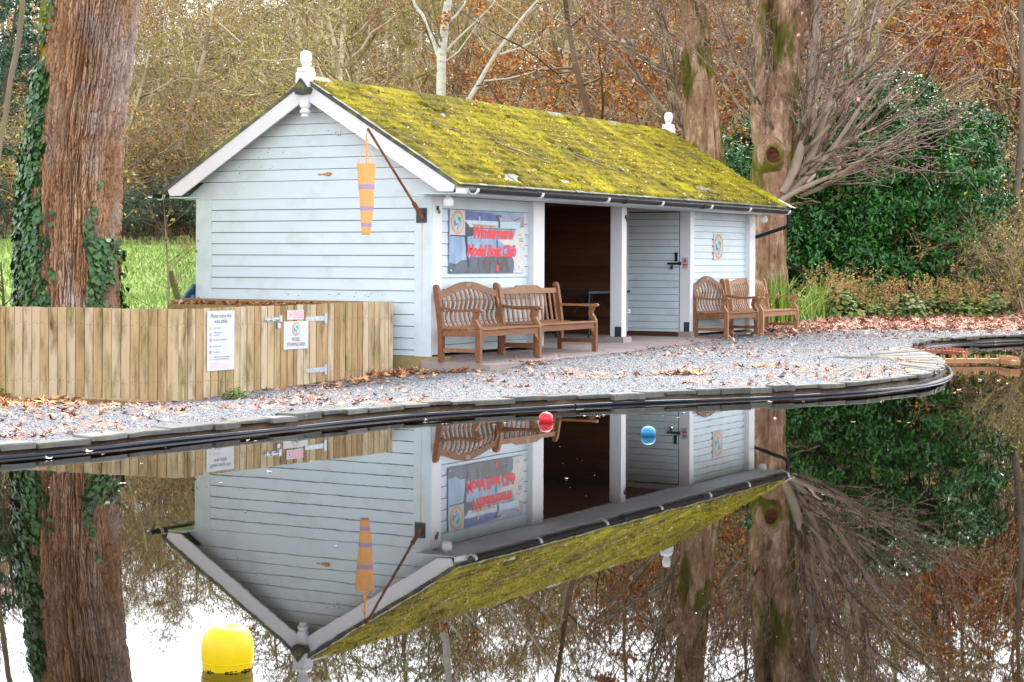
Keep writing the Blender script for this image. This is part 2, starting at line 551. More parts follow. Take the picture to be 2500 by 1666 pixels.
M['dark_table'] = plain('dark table top', (0.03, 0.035, 0.045), rough=0.35)
M['table_metal'] = plain('dark steel tube', (0.03, 0.04, 0.055), rough=0.4, metal=0.3)

# barks and leaves
M['bark_big'] = material('furrowed red-brown bark', [(0.22, (0.25, 0.125, 0.065)), (0.45, (0.42, 0.235, 0.13)), (0.6, (0.54, 0.345, 0.22)), (0.78, (0.64, 0.49, 0.39))], rough=0.9, spec=0.2,
                         noise=(2.4, 8, 0.72), stretch=(1.6, 1.6, 0.35), bump=1.0, bump_scale=30,
                         ramp2=[(0.3, (0.36, 0.27, 0.23)), (0.7, (0.56, 0.46, 0.41))], mask2=(1.0, 0.46, 0.60), stretch2=(1.2, 1.2, 0.6))
M['bark_moss'] = material('mossy bark', [(0.25, (0.13, 0.10, 0.012)), (0.7, (0.32, 0.27, 0.02))], rough=0.95, spec=0.1, noise=(5, 6, 0.7), bump=0.7, bump_scale=30)
M['bark_plane'] = material('flaking plane bark', [(0.30, (0.10, 0.055, 0.032)), (0.40, (0.20, 0.105, 0.06)), (0.45, (0.30, 0.17, 0.105)), (0.54, (0.36, 0.215, 0.14)), (0.565, (0.50, 0.33, 0.235)), (0.75, (0.58, 0.42, 0.32))], rough=0.85, spec=0.2, noise=(3.2, 9, 0.74),
                           stretch=(1.4, 1.4, 0.55), ramp2=[(0.3, (0.055, 0.052, 0.010)), (0.5, (0.12, 0.105, 0.018)), (0.7, (0.19, 0.165, 0.03))], mask2=(1.2, 0.50, 0.56), stretch2=(1.3, 1.3, 0.5), bump=1.0, bump_scale=22)
M['shoot'] = material('plane shoots', [(0.25, (0.085, 0.055, 0.037)), (0.5, (0.22, 0.155, 0.11)), (0.8, (0.42, 0.33, 0.25))], rough=0.75, noise=(3, 4, 0.6), island=0.5)
M['shoot_red'] = material('fine reddish twigs', [(0.25, (0.10, 0.055, 0.04)), (0.6, (0.27, 0.175, 0.14)), (0.85, (0.44, 0.34, 0.29))], rough=0.75, noise=(3, 4, 0.6), island=0.5)
M['birch'] = material('white birch bark', [(0.25, (0.46, 0.42, 0.37)), (0.6, (0.66, 0.62, 0.57))], rough=0.7, noise=(3, 5, 0.6), stretch=(1, 1, 4),
                      ramp2=[(0.3, (0.10, 0.07, 0.05)), (0.7, (0.2, 0.13, 0.09))], mask2=(3, 0.62, 0.68), stretch2=(1, 1, 3), bump=0.2)
M['hollow'] = plain('rotten heartwood', (0.12, 0.035, 0.015), rough=0.9, var=0.6, scale=20, bump=1.0)

# ================================================================== SETTING: ground, pond, gravel
KERB = np.array([(-9.5, 8.0), (-7.6, 9.8), (-6.2, 11.2), (-5.0, 12.5), (-3.76, 13.87), (-3.29, 14.43), (-2.80, 15.18), (-2.25, 15.95), (-1.64, 16.82), (-0.95, 17.72),
                 (-0.42, 18.22), (-0.08, 18.50), (0.55, 18.98), (1.10, 19.33), (1.54, 19.60), (2.15, 19.95), (2.83, 20.36), (3.46, 20.80), (3.94, 21.27),
                 (4.32, 21.73), (4.86, 22.51), (5.22, 23.25), (5.56, 24.2), (5.80, 25.2), (5.98, 26.2), (6.10, 27.2), (6.18, 28.3), (6.22, 29.4), (6.42, 30.3),
                 (6.75, 31.3), (7.13, 32.4), (7.84, 33.63), (8.72, 34.47), (9.41, 35.05), (11.5, 36.4), (14.5, 37.6), (19.0, 38.6)])


def resample(P, step):
    P = np.asarray(P, float)
    # Catmull-Rom smoothing then even spacing
    Q = np.vstack([2 * P[0] - P[1], P, 2 * P[-1] - P[-2]])
    out_ = []
    for i in range(1, len(Q) - 2):
        for t in np.linspace(0, 1, 12, endpoint=False):
            p0, p1, p2, p3 = Q[i - 1], Q[i], Q[i + 1], Q[i + 2]
            out_.append(0.5 * ((2 * p1) + (-p0 + p2) * t + (2 * p0 - 5 * p1 + 4 * p2 - p3) * t ** 2 + (-p0 + 3 * p1 - 3 * p2 + p3) * t ** 3))
    out_.append(P[-1])
    out_ = np.array(out_)
    L = np.concatenate([[0], np.cumsum(np.linalg.norm(np.diff(out_, axis=0), axis=1))])
    n = int(L[-1] / step)
    s = np.linspace(0, L[-1], n + 1)
    return np.stack([np.interp(s, L, out_[:, k]) for k in (0, 1)], 1)


KL = resample(KERB, 0.10)
KT = np.gradient(KL, axis=0)
KT /= np.linalg.norm(KT, axis=1)[:, None]
KN = np.stack([-KT[:, 1], KT[:, 0]], 1)            # pointing away from the water (land on the left of travel)
POND = np.vstack([KL, [(19.0, -4.0), (-14.0, -4.0), (-14.0, 5.0)]])


def in_poly(X, Y, P):
    ins = np.zeros(X.shape, bool)
    j = len(P) - 1
    for i in range(len(P)):
        xi, yi, xj, yj = P[i][0], P[i][1], P[j][0], P[j][1]
        if yi != yj:
            c = ((yi > Y) != (yj > Y)) & (X < (xj - xi) * (Y - yi) / (yj - yi) + xi)
            ins ^= c
        j = i
    return ins


def kerb_dist(X, Y):
    """signed distance to the kerb line, positive on land"""
    sh = X.shape
    P = np.stack([X.ravel(), Y.ravel()], 1)
    K = KL[::2]
    best = np.full(len(P), 1e9)
    for c in range(0, len(P), 20000):
        q = P[c:c + 20000]
        d2 = ((q[:, None, :] - K[None, :, :]) ** 2).sum(2)
        best[c:c + 20000] = np.sqrt(d2.min(1))
    ins = in_poly(X, Y, POND).ravel()
    best[ins] *= -1
    return best.reshape(sh)


CTRL = [(-5.0, 12.9, 0.085), (-3.5, 14.6, 0.085), (-1.7, 17.1, 0.095), (0.5, 19.2, 0.10), (2.8, 20.6, 0.105), (4.6, 22.6, 0.12), (5.7, 25.2, 0.12), (6.1, 28, 0.12), (7.6, 34.0, 0.12), (9.4, 35.6, 0.12),
        (12, 37.2, 0.13), (-3.6, 20.4, -0.10), (-5.8, 21.4, -0.095), (-7.5, 22.3, -0.095), (-2.5, 22.1, -0.04), (-1.5, 23.7, 0.02), (-1.1, 24.2, 0.03), (-4.4, 17.5, 0.0), (-2.2, 19.2, 0.02)]
for s_, t_, z_ in ((0.0, -1.05, 0.05), (0.8, -1.05, 0.10), (1.7, -1.1, 0.135), (2.7, -1.1, 0.14), (5, -1.05, 0.15), (8, -0.85, 0.158), (9.5, -0.6, 0.16), (11.5, -0.3, 0.16), (13, 0.5, 0.165), (14, 3, 0.18)):
    CTRL.append((*W(s_, t_), z_))
CTRL = np.array(CTRL)


def ground_z(X, Y):
    X = np.asarray(X, float)
    Y = np.asarray(Y, float)
    num = np.zeros(X.shape)
    den = np.zeros(X.shape)
    for cx, cy_, cz in CTRL:
        w = 1.0 / (((X - cx) ** 2 + (Y - cy_) ** 2) + 0.05) ** 1.5
        num += w * cz
        den += w
    z = num / den
    Yr = Y - 0.35 * np.clip(X, 0, 14)                      # the bank runs a little aslant on the right
    z = z + 0.05 * np.clip(Yr - 35.2, 0, 8) + 0.10 * np.clip(Y - 46, 0, 18) + 0.21 * np.clip(Y - 64, 0, 52)
    z = z + np.clip(Y - 44, 0, 12) / 12 * 0.5 * (fbm(X * 0.09, Y * 0.09, 0, 5) - 0.5) + np.clip(Y - 70, 0, 20) / 20 * 3.0 * (fbm(X * 0.03, Y * 0.03, 0, 9) - 0.5)
    z = z - 0.02 * np.clip(Y - 150, 0, 400)
    return z


def gz(x, y):
    return float(ground_z(np.array([x]), np.array([y]))[0])


# ---- ground: one sheet to the horizon, sunk under the pond
def axis_pts(segs):
    a = []
    for lo, hi, st in segs:
        a += list(np.arange(lo, hi, st))
    a.append(segs[-1][1])
    return np.array(a)


gx = axis_pts([(-700, -120, 60), (-120, -30, 6), (-30, -9, 1.0), (-9, 13, 0.35), (13, 40, 1.0), (40, 120, 6), (120, 700, 60)])
gy = axis_pts([(-300, -20, 40), (-20, 5, 2.0), (5, 48, 0.35), (48, 80, 1.0), (80, 170, 4), (170, 900, 50)])
GX, GY = np.meshgrid(gx, gy)
GZ = ground_z(GX, GY) - 0.012
near = (np.abs(GX) < 40) & (GY > -10) & (GY < 45)
kd = np.full(GX.shape, 99.0)
kd[near] = kerb_dist(GX[near], GY[near])
kd[(~near) & in_poly(GX, GY, POND)] = -9
GZ = np.where(kd < 0.42, -0.7, GZ)
lawnmask = ((GX < 3.0) & (GY > 22.0) & (GY < 66)).astype(float)
idx = np.arange(GX.size).reshape(GX.shape)
F = np.stack([idx[:-1, :-1], idx[:-1, 1:], idx[1:, 1:], idx[1:, :-1]], -1).reshape(-1, 4)
cxm = (GX[:-1, :-1] + GX[1:, 1:]) / 2
cym = (GY[:-1, :-1] + GY[1:, 1:]) / 2
lm = ((cxm < 3.2) & (cym > 25.5) & (cym < 63 + 3 * np.sin(cxm * 0.7))).ravel()
me = mesh_np('ground', np.stack([GX, GY, GZ], -1).reshape(-1, 3), [(F[~lm], 0), (F[lm], 1)], [M['litter_ground'], M['lawn']], smooth=True)
tag(obj('ground', me), kind='structure')

# ---- gravel path between the kerb, the fence and the shed
px_ = np.arange(-9.0, 16.01, 0.12)
py_ = np.arange(9.5, 41.01, 0.12)
PX, PY = np.meshgrid(px_, py_)
PZ = ground_z(PX, PY) + 0.004
PZ = PZ + 0.012 * (fbm(PX * 1.3, PY * 1.3, 0, 3) - 0.5)
pk = kerb_dist(PX, PY)


def gravel_edge(x):
    """far edge of the gravel (d) on the right, where the leaf litter starts"""
    return np.interp(x, [-9, 2.0, 4.9, 5.6, 8.0, 10, 13, 16], [22.2, 34.4, 34.6, 36.2, 37.6, 38.0, 38.8, 39.5])


pidx = np.arange(PX.size).reshape(PX.shape)
PF = np.stack([pidx[:-1, :-1], pidx[:-1, 1:], pidx[1:, 1:], pidx[1:, :-1]], -1).reshape(-1, 4)
mx_ = (PX[:-1, :-1] + 0.06).ravel()
my_ = (PY[:-1, :-1] + 0.06).ravel()
mk = pk[:-1, :-1].ravel()
sS = (mx_ - C2[0]) * U2[0] + (my_ - C2[1]) * U2[1]
sT = (mx_ - C2[0]) * V2[0] + (my_ - C2[1]) * V2[1]
FA, FB, FL = np.array([-3.627, 20.5]), np.array([-1.498, 23.8]), np.array([-5.457, 21.3])


def gravel_mask(x, y, k):
    s = (x - C2[0]) * U2[0] + (y - C2[1]) * U2[1]
    t = (x - C2[0]) * V2[0] + (y - C2[1]) * V2[1]
    in_shed = (s > 0.0) & (s < 11.0) & (t > -0.10)
    beyond_shed_left = (s <= 0.0) & (t > 0.45) & (y > 23.2)
    fr = (FB - FA) / np.linalg.norm(FB - FA)
    behind_r = ((x - FA[0]) * (-fr[1]) + (y - FA[1]) * fr[0] > 0.25) & (y < 24.3) & (x < -1.3)
    fl = (FL - FA) / np.linalg.norm(FL - FA)
    behind_l = ((x - FA[0]) * fl[1] - (y - FA[1]) * fl[0] > 0.25) & (x < -3.4)
    return (k > 0.10) & (y < gravel_edge(x) + 0.25 * np.sin(x * 3.1)) & ~in_shed & ~beyond_shed_left & ~(behind_r | behind_l) & (s < 40)


gm = gravel_mask(mx_, my_, mk)
me = mesh_np('gravel_path', np.stack([PX, PY, PZ], -1).reshape(-1, 3), [(PF[gm], 0)], [M['gravel']], smooth=True)
tag(obj('gravel_path', me), kind='structure')

# ---- loose slate chippings lying on the path (far too many to count)
rng = np.random.default_rng(7)


def sample_path(n, dens=None):
    xs, ys = [], []
    while sum(len(a) for a in xs) < n:
        x = rng.uniform(-7.5, 11.5, 60000)
        y = rng.uniform(11.5, 39.5, 60000)
        vis = np.abs(x / y) < 0.30
        x, y = x[vis], y[vis]
        keep = rng.random(len(x)) < np.clip((19.0 / y) ** 2, 0, 1.0)
        x, y = x[keep], y[keep]
        k = kerb_dist(x, y)
        g = gravel_mask(x, y, k) & (k > 0.12)
        if dens is not None:
            g &= rng.random(len(x)) < dens(x, y)
        xs.append(x[g])
        ys.append(y[g])
    return np.concatenate(xs)[:n], np.concatenate(ys)[:n]


NCH = 190000
cxs, cys = sample_path(NCH)
czs = ground_z(cxs, cys) + 0.012 * (fbm(cxs * 1.3, cys * 1.3, 0, 3) - 0.5)
sz_ = rng.uniform(0.006, 0.0145, NCH) * np.clip(cys / 20, 0.8, 1.6)
ang = rng.uniform(0, 2 * PI, NCH)
th_ = sz_ * rng.uniform(0.3, 0.8, NCH)
base = np.array([(-1, -0.6, 0), (0.9, -0.75, 0), (1.1, 0.55, 0), (-0.8, 0.7, 0), (0.1, 0.0, 1)])
Bv = np.repeat(base[None], NCH, 0) * (1 + rng.uniform(-0.3, 0.3, (NCH, 5, 3)))
Bv[:, 4, :2] += rng.normal(0, 0.35, (NCH, 2))
tilt = rng.normal(0, 0.2, (NCH, 2))
x_ = Bv[:, :, 0] * sz_[:, None]
y_ = Bv[:, :, 1] * sz_[:, None]
z_ = Bv[:, :, 2] * th_[:, None] + x_ * tilt[:, :1] + y_ * tilt[:, 1:]
ca, sa = np.cos(ang)[:, None], np.sin(ang)[:, None]
Vc = np.stack([cxs[:, None] + x_ * ca - y_ * sa, cys[:, None] + x_ * sa + y_ * ca, czs[:, None] + 0.004 + z_], -1).reshape(-1, 3)
o8 = (np.arange(NCH) * 5)[:, None]
Fq = np.concatenate([o8 + np.array([[0, 1, 4]]), o8 + np.array([[1, 2, 4]]), o8 + np.array([[2, 3, 4]]), o8 + np.array([[3, 0, 4]])])
me = mesh_np('gravel', Vc, [(Fq, 0)], [M['chip']])
tag(obj('gravel', me), 'loose pale grey slate chippings covering the path by the pond', 'gravel', kind='stuff')

# ---- water
wm = bpy.data.materials.new('pond water')
wm.use_nodes = True
n_, l_ = wm.node_tree.nodes, wm.node_tree.links
b_ = n_['Principled BSDF']
b_.inputs['Base Color'].default_value = (0.0025, 0.0018, 0.0012, 1)
b_.inputs['Roughness'].default_value = 0.012
b_.inputs['IOR'].default_value = 1.33
g_ = n_.new('ShaderNodeNewGeometry')
mp_ = n_.new('ShaderNodeMapping')
mp_.inputs['Scale'].default_value = (1.0, 0.45, 1.0)
nz_ = n_.new('ShaderNodeTexNoise')
nz_.inputs['Scale'].default_value = 2.2
nz_.inputs['Detail'].default_value = 3.0
bp_ = n_.new('ShaderNodeBump')
bp_.inputs['Strength'].default_value = 0.10
bp_.inputs['Distance'].default_value = 0.003
l_.new(g_.outputs['Position'], mp_.inputs['Vector'])
l_.new(mp_.outputs[0], nz_.inputs['Vector'])
l_.new(nz_.outputs['Fac'], bp_.inputs['Height'])
l_.new(bp_.outputs[0], b_.inputs['Normal'])
WP = np.vstack([KL + KN * 0.06, [(19.0, -4.0), (-14.0, -4.0), (-14.0, 5.0)]])
me = bpy.data.meshes.new('water')
me.from_pydata([(float(a), float(b), 0.0) for a, b in WP], [], [tuple(range(len(WP) - 1, -1, -1))])
me.materials.append(wm)
bm = bmesh.new()
bm.from_mesh(me)
bmesh.ops.triangulate(bm, faces=bm.faces)
for f in bm.faces:
    if f.normal.z < 0:
        f.normal_flip()
bm.to_mesh(me)
bm.free()
tag(obj('water', me), kind='structure')

# ---- pond wall under the kerb (structure), with its kerb stones as pieces
nK = len(KL)
inn = KL + KN * 0.035
outw = KL + KN * 0.40
jag = 0.012 * (fbm(np.arange(nK) * 0.35, 0.5, 0, 4) - 0.5)[:, None] * KN
Vw = np.concatenate([np.c_[inn + jag, np.full(nK, -0.55)], np.c_[inn + jag * 2, np.full(nK, 0.0)], np.c_[inn - jag, np.full(nK, 0.068)], np.c_[outw, np.full(nK, 0.068)]])
ii = np.arange(nK - 1)
Fw = np.concatenate([np.stack([ii + r_ * nK, ii + 1 + r_ * nK, ii + 1 + (r_ + 1) * nK, ii + (r_ + 1) * nK], 1) for r_ in range(3)])
me = mesh_np('pond_wall', Vw, [(Fw, 0)], [M['pond_wall']])
pond_wall = tag(obj('pond_wall', me), kind='structure')
rs = random.Random(11)
i = 0
cum = np.arange(nK) * 0.10
while i < nK - 6:
    wlen = rs.choice([3, 3, 3, 4, 4, 5])
    if KL[i][1] > 30:
        wlen = rs.choice([3, 4, 4, 5])
    if 5.3 < KL[i][0] < 6.3 and 24.0 < KL[i][1] < 29.6:      # the promontory has its own fan of flags
        i += 2
        continue
    j = min(i + wlen, nK - 2)
    zt = float(np.interp(KL[i][1], [8, 14, 17, 20, 22, 36], [0.09, 0.097, 0.114, 0.117, 0.134, 0.134])) + rs.uniform(-0.010, 0.010)
    zb = zt - rs.choice([0.030, 0.036, 0.042, 0.048, 0.062])
    ov = rs.uniform(-0.06, 0.02)
    a0, a1 = KL[i] + KT[i] * 0.005, KL[j] - KT[j] * 0.005
    am = KL[(i + j) // 2] if wlen > 2 else (a0 + a1) / 2
    wdt = rs.uniform(0.16, 0.24)
    pts2 = []
    for p_, k_, dv in ((a0, i, rs.uniform(-0.02, 0.02)), (am, (i + j) // 2, rs.uniform(-0.02, 0.02)), (a1, j, rs.uniform(-0.02, 0.02))):
        nn = KN[k_]
        pts2.append((p_ + nn * (ov + dv), p_ + nn * (ov + wdt)))
    front_ = [p[0] for p in pts2]
    back_ = [p[1] for p in pts2]
    cen = sum(front_ + back_) / 6
    ring = front_ + back_[::-1]
    b = MB()
    v = []
    for lev, (zz, shr) in enumerate(((zb, 0.985), (zt - 0.010, 1.0), (zt, 0.955))):
        for q in ring:
            d_ = (q - cen) * shr
            v.append((d_[0], d_[1], zz + rs.uniform(-0.003, 0.003) - 0.0))
    fs = [tuple(range(5, -1, -1)), tuple(range(12, 18))]
    for lev in (0, 6):
        for q in range(6):
            w_ = (q + 1) % 6
            fs.append((lev + q, lev + w_, lev + 6 + w_, lev + 6 + q))
    b.add(v, fs)
    b.build('kerb_stone', M['stone'], pond_wall, (float(cen[0]), float(cen[1]), 0))
    i = j

# fan of pale flags round the promontory
tip = np.array([4.55, 26.3])
sel = [k for k in range(nK) if 4.95 < KL[k][0] < 6.45 and 22.4 < KL[k][1] < 30.2]
k = sel[0]
while k + 2 <= sel[-1]:
    st = rs.choice([1, 1, 1, 2])
    a0, a1 = KL[k], KL[k + st]
    ln = rs.uniform(0.7, 1.3) * (1.35 if KL[k][1] > 25.2 else 0.8)
    ia = a0 + (tip - a0) / np.linalg.norm(tip - a0) * ln
    ib = a1 + (tip - a1) / np.linalg.norm(tip - a1) * ln
    ia, ib = ia + (ib - ia) * 0.06, ib - (ib - ia) * 0.06
    g0 = (a1 - a0) * 0.04
    zt = 0.142 + rs.uniform(-0.010, 0.008)
    ov = rs.uniform(-0.02, 0.03)
    o0, o1 = a0 + g0 - KN[k] * ov, a1 - g0 - KN[k + st] * ov
    cen = (o0 + o1 + ia + ib) / 4
    b = MB()
    q4 = [o0, o1, ib, ia]
    b.hexa([(*(p - cen), zt - 0.055) for p in q4] + [(*((p - cen) * 0.985), zt + rs.uniform(-0.004, 0.004)) for p in q4])
    b.build('paving_flag', M['flag'], pond_wall, (float(cen[0]), float(cen[1]), 0))
    k += st

# black pipe floating along the wall
pp = KL - KN * 0.075
b = MB()
sub = [(float(p[0]), float(p[1]), 0.004 + 0.004 * math.sin(q * 0.21)) for q, p in enumerate(pp) if q % 3 == 0]
b.tube(sub, 0.024, 8)
pipe = b.build('edge_pipe', M['black_pipe'], smooth=True)
tag(pipe, 'black plastic pipe running along the waterline under the kerb stones', 'pipe')
for q in (150, 262, 335):
    b = MB()
    p, p2 = pp[q], pp[q + 1]
    b.tube([(p[0], p[1], 0.005), (p2[0], p2[1], 0.005)], 0.029, 10)
    b.build('coupling', M['black_pipe'], pipe)

# ------------------------------------------------------------------ leaf shapes
def leaf_cloud(P, A, B, N, ln, wd, fold=0.25, curl=0.0):
    """rhombic folded leaves: P base points, A axis, B side, N normal -> verts, quads"""
    n = len(P)
    ln = np.asarray(ln)[:, None]
    wd = np.asarray(wd)[:, None]
    mid = P + A * ln * 0.5
    tip_ = P + A * ln + N * ln * curl
    l1 = mid + B * wd * 0.5 + N * wd * fold
    r1 = mid - B * wd * 0.5 + N * wd * fold
    V = np.stack([P, r1, tip_, l1], 1).reshape(-1, 3)
    o = (np.arange(n) * 4)[:, None]
    return V, np.concatenate([o + np.array([[0, 1, 2]]), o + np.array([[0, 2, 3]])])


def maple_cloud(P, ang, size, tilt, curl):
    """lobed flat leaf (5 points) lying about horizontally, edges curled"""
    n = len(P)
    an = np.array([-2.3, -1.75, -1.15, -0.75, -0.35, 0.0, 0.35, 0.75, 1.15, 1.75, 2.3, PI])
    rr = np.array([0.55, 0.35, 0.95, 0.42, 0.55, 1.15, 0.55, 0.42, 0.95, 0.35, 0.55, 0.25])
    m = len(an)
    a = ang[:, None] + an[None]
    r_ = rr[None] * size[:, None] * (1 + rng.uniform(-0.15, 0.15, (n, m)))
    dx, dy = np.cos(a) * r_, np.sin(a) * r_
    dz = curl[:, None] * (r_ / size[:, None]) ** 2 * size[:, None] + dx * tilt[:, :1] + dy * tilt[:, 1:] + rng.uniform(-0.06, 0.06, (n, m)) * size[:, None]
    ring_ = np.stack([P[:, None, 0] + dx, P[:, None, 1] + dy, P[:, None, 2] + dz], -1)
    V = np.concatenate([P[:, None, :], ring_], 1).reshape(-1, 3)
    o = (np.arange(n) * (m + 1))[:, None]
    fs = [o + np.array([[0, 1 + q, 1 + (q + 1) % m]]) for q in range(m)]
    return V, np.concatenate(fs)


def fallen_set(name, label, X, Y, Z, s0, s1, mt, up=0.02):
    n = len(X)
    P = np.stack([X, Y, Z + rng.uniform(0.006, up, n)], 1)
    V, Fc = maple_cloud(P, rng.uniform(0, 2 * PI, n), rng.uniform(s0, s1, n), rng.normal(0, 0.28, (n, 2)), rng.uniform(-0.1, 0.55, n))
    o = obj(name, mesh_np(name, V, [(Fc, 0)], [mt]))
    return tag(o, label, 'leaves', kind='stuff')


# scattered over the gravel
def lden(x, y):
    d = 0.07 + 0.30 * np.exp(-((x + 4.2) ** 2 / 2.0 + (y - 19.0) ** 2 / 8.0)) + 0.9 * (fbm(x * 0.9, y * 0.9, 0, 21) > 0.58)
    return np.clip(d, 0, 1)


lx, ly = sample_path(2300, lden)
fallen_set('scattered_leaves', 'dry brown leaves scattered loosely over the grey gravel path', lx, ly, ground_z(lx, ly), 0.025, 0.062, M['fallen_pink'])
# drifts: by the fence, along the plinth, the orange heap, the litter bank on the right
hx, hy = [], []


def heap(px, py, z, n, sx, sy, ang_=0.0):
    x, y = ground_pt(px, py, z)
    a = rng.normal(0, sx, n)
    b2 = rng.normal(0, sy, n)
    hx.append(x + a * math.cos(ang_) - b2 * math.sin(ang_))
    hy.append(y + a * math.sin(ang_) + b2 * math.cos(ang_))


heap(40, 985, -0.03, 190, 0.38, 0.55)
heap(110, 1000, -0.02, 60, 0.5, 0.5)
heap(1665, 908, 0.13, 110, 0.20, 0.09)
heap(960, 918, 0.02, 150, 0.30, 0.14, 0.9)
heap(860, 935, 0.0, 60, 0.5, 0.15, 0.9)
heap(1075, 912, 0.04, 60, 0.30, 0.10, 0.5)
heap(1160, 905, 0.05, 30, 0.15, 0.08)
heap(1290, 888, 0.12, 40, 0.2, 0.08)
heap(300, 1020, -0.02, 60, 0.9, 0.5)
heap(1880, 895, 0.13, 60, 0.5, 0.15)
heap(2060, 905, 0.13, 40, 0.5, 0.15)
hx, hy = np.concatenate(hx), np.concatenate(hy)
ok_ = kerb_dist(hx, hy) > 0.1
hx, hy = hx[ok_], hy[ok_]
fallen_set('drifted_leaves', 'bright orange brown leaves drifted in heaps by fence, plinth and path', hx, hy, ground_z(hx, hy), 0.035, 0.075, M['fallen'], up=0.05)
n = 9500
ex = rng.uniform(3.5, 14.5, n)
ey = gravel_edge(ex) + np.where(rng.random(n) < 0.86, np.abs(rng.normal(0, 1.0, n)) * 2.8 - 0.3, -rng.exponential(0.9, n)) + 1.1 * (fbm(ex * 0.9, 3.0, 0, 44, 3) - 0.5)
ok_ = kerb_dist(ex, ey) > 0.30
s_e = (ex - C2[0]) * U2[0] + (ey - C2[1]) * U2[1]
ok_ &= ~((s_e > -1) & (s_e < 11.5) & (((ex - C2[0]) * V2[0] + (ey - C2[1]) * V2[1]) > -0.3))
ex, ey = ex[ok_], ey[ok_]
fallen_set('leaf_litter', 'thick pinkish brown leaf litter on the bank beyond the gravel', ex, ey, ground_z(ex, ey), 0.05, 0.105, M['fallen_pink'], up=0.09)

# specks and scum floating on the pond
n = 520
fx, fy = [], []
while len(fx) < n:
    px, py = rng.uniform(-20, 2520), 640 + 1030 * rng.uniform(0.32, 1.0) ** 0.9
    x, y = ground_pt(px, py, 0)
    if in_poly(np.array([x]), np.array([y]), POND)[0] and kerb_dist(np.array([x]), np.array([y]))[0] < -0.12:
        fx.append(x)
        fy.append(y)
P = np.stack([np.array(fx), np.array(fy), np.full(n, 0.0012)], 1)
sz = rng.uniform(0.0015, 0.0045, n) * np.clip(P[:, 1] / 9.0, 0.7, 2.4)
V, Fc = maple_cloud(P, rng.uniform(0, 6.28, n), sz, np.zeros((n, 2)), rng.uniform(0.0, 0.1, n))
V[:, 2] = np.maximum(V[:, 2], 0.0008)
M['speck'] = plain('pale floating specks', (0.45, 0.40, 0.34), rough=0.6, var=0.5, scale=3)
tag(obj('floating_debris', mesh_np('floating_debris', V, [(Fc, 0)], [M['speck']])), 'tiny pale specks of debris floating all over the pond', 'debris', kind='stuff')

# ================================================================== THE SHED
shed = thing('shed', 'pale blue weatherboarded boathouse shed with moss covered roof beside pond', 'shed', (C2[0], C2[1], 0), ROT)
RT_, RZ, RS = 1.84, 3.885, 0.60          # ridge position, height, slope
S1 = 11.124


def roof_z(t):
    return RZ - RS * abs(t - RT_)


def clap_gable(par, t0b, t1b, t0t, t1t, z0, z1, s_face=0.0, d=-1, mt='siding', gap=0.007, name='board'):
    """a weatherboard lying in a plane s = s_face, facing -s (d=-1) or +s"""
    b = MB()
    zb = z0 + gap
    o0, o1 = s_face + d * 0.022, s_face + d * 0.012
    b.hexa([(s_face, t0b, zb), (o0, t0b, zb), (o0, t1b, zb), (s_face, t1b, zb), (s_face, t0t, z1), (o1, t0t, z1), (o1, t1t, z1), (s_face, t1t, z1)])
    return b.build(name, M[mt], par)


def clap_front(par, s0, s1, z0, z1, t_face, mt='siding', gap=0.007, name='board'):
    b = MB()
    zb = z0 + gap
    o0, o1 = t_face - 0.022, t_face - 0.012
    b.hexa([(s0, t_face, zb), (s0, o0, zb), (s1, o0, zb), (s1, t_face, zb), (s0, t_face, z1), (s0, o1, z1), (s1, o1, z1), (s1, t_face, z1)])
    return b.build(name, M[mt], par)


# --- near gable wall
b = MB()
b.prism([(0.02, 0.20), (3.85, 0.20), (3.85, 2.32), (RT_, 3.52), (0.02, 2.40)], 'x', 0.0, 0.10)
gable = b.build('gable_wall', M['gap_shade'], shed)
gl = [0.215, 0.288, 0.443, 0.598, 0.752, 0.904, 1.059, 1.214, 1.369, 1.524, 1.678, 1.833, 1.988, 2.143, 2.295]
for z0, z1 in zip(gl[:-1], gl[1:]):
    clap_gable(gable, 0.26, 3.61, 0.26, 3.61, z0, z1, gap=0.004 if z0 < 0.22 else 0.009)
ug = [2.299, 2.532, 2.685, 2.838, 2.991, 3.144, 3.297, 3.45, 3.60]
for z0, z1 in zip(ug[:-1], ug[1:]):
    def half(z):
        return (RZ - 0.115 - z) / RS
    if z0 < 2.3:
        clap_gable(gable, -0.42, 4.08, 0.05 - 0.08, 3.75, z0, z1, gap=0.0)
    else:
        clap_gable(gable, RT_ - half(z0), RT_ + half(z0), RT_ - half(z1), RT_ + half(z1), z0, z1, gap=0.007)
# corner boards
for nm, tt0, tt1 in (('corner_board', -0.002, 0.26), ('corner_board', 3.61, 3.872)):
    b = MB()
    b.box(-0.030, 0.0, tt0, tt1, 0.212, 2.297)
    b.build(nm, M['siding'], gable)
# flaked patches and rusted hinge left on the wall
b = MB()
b.box(-0.030, -0.016, 1.58, 1.72, 2.605, 2.630)
b.box(-0.034, -0.016, 1.60, 1.66, 2.595, 2.641)
b.box(-0.030, -0.016, 1.74, 1.80, 2.608, 2.625)
b.build('rusted_hinge', M['rust_orange'], gable)
rs = random.Random(5)
b = MB()
for _ in range(46):
    t, z = rs.choice([(rs.uniform(0.6, 1.0), rs.uniform(2.85, 2.95)), (rs.uniform(1.4, 1.7), rs.uniform(3.13, 3.2)), (rs.uniform(2.3, 3.2), rs.uniform(2.6, 3.0)), (rs.uniform(0.6, 2.6), rs.uniform(0.98, 1.03))])
    if z > RZ - 0.30 - RS * abs(t - RT_):
        continue
    a, c = rs.uniform(0.003, 0.016), rs.uniform(0.002, 0.008)
    b.prism([(t, z - c), (t + a, z), (t, z + c), (t - a, z)], 'x', -0.0235, -0.02)
b.build('flaked_paint', M['weed_line'], gable)['kind'] = 'stuff'
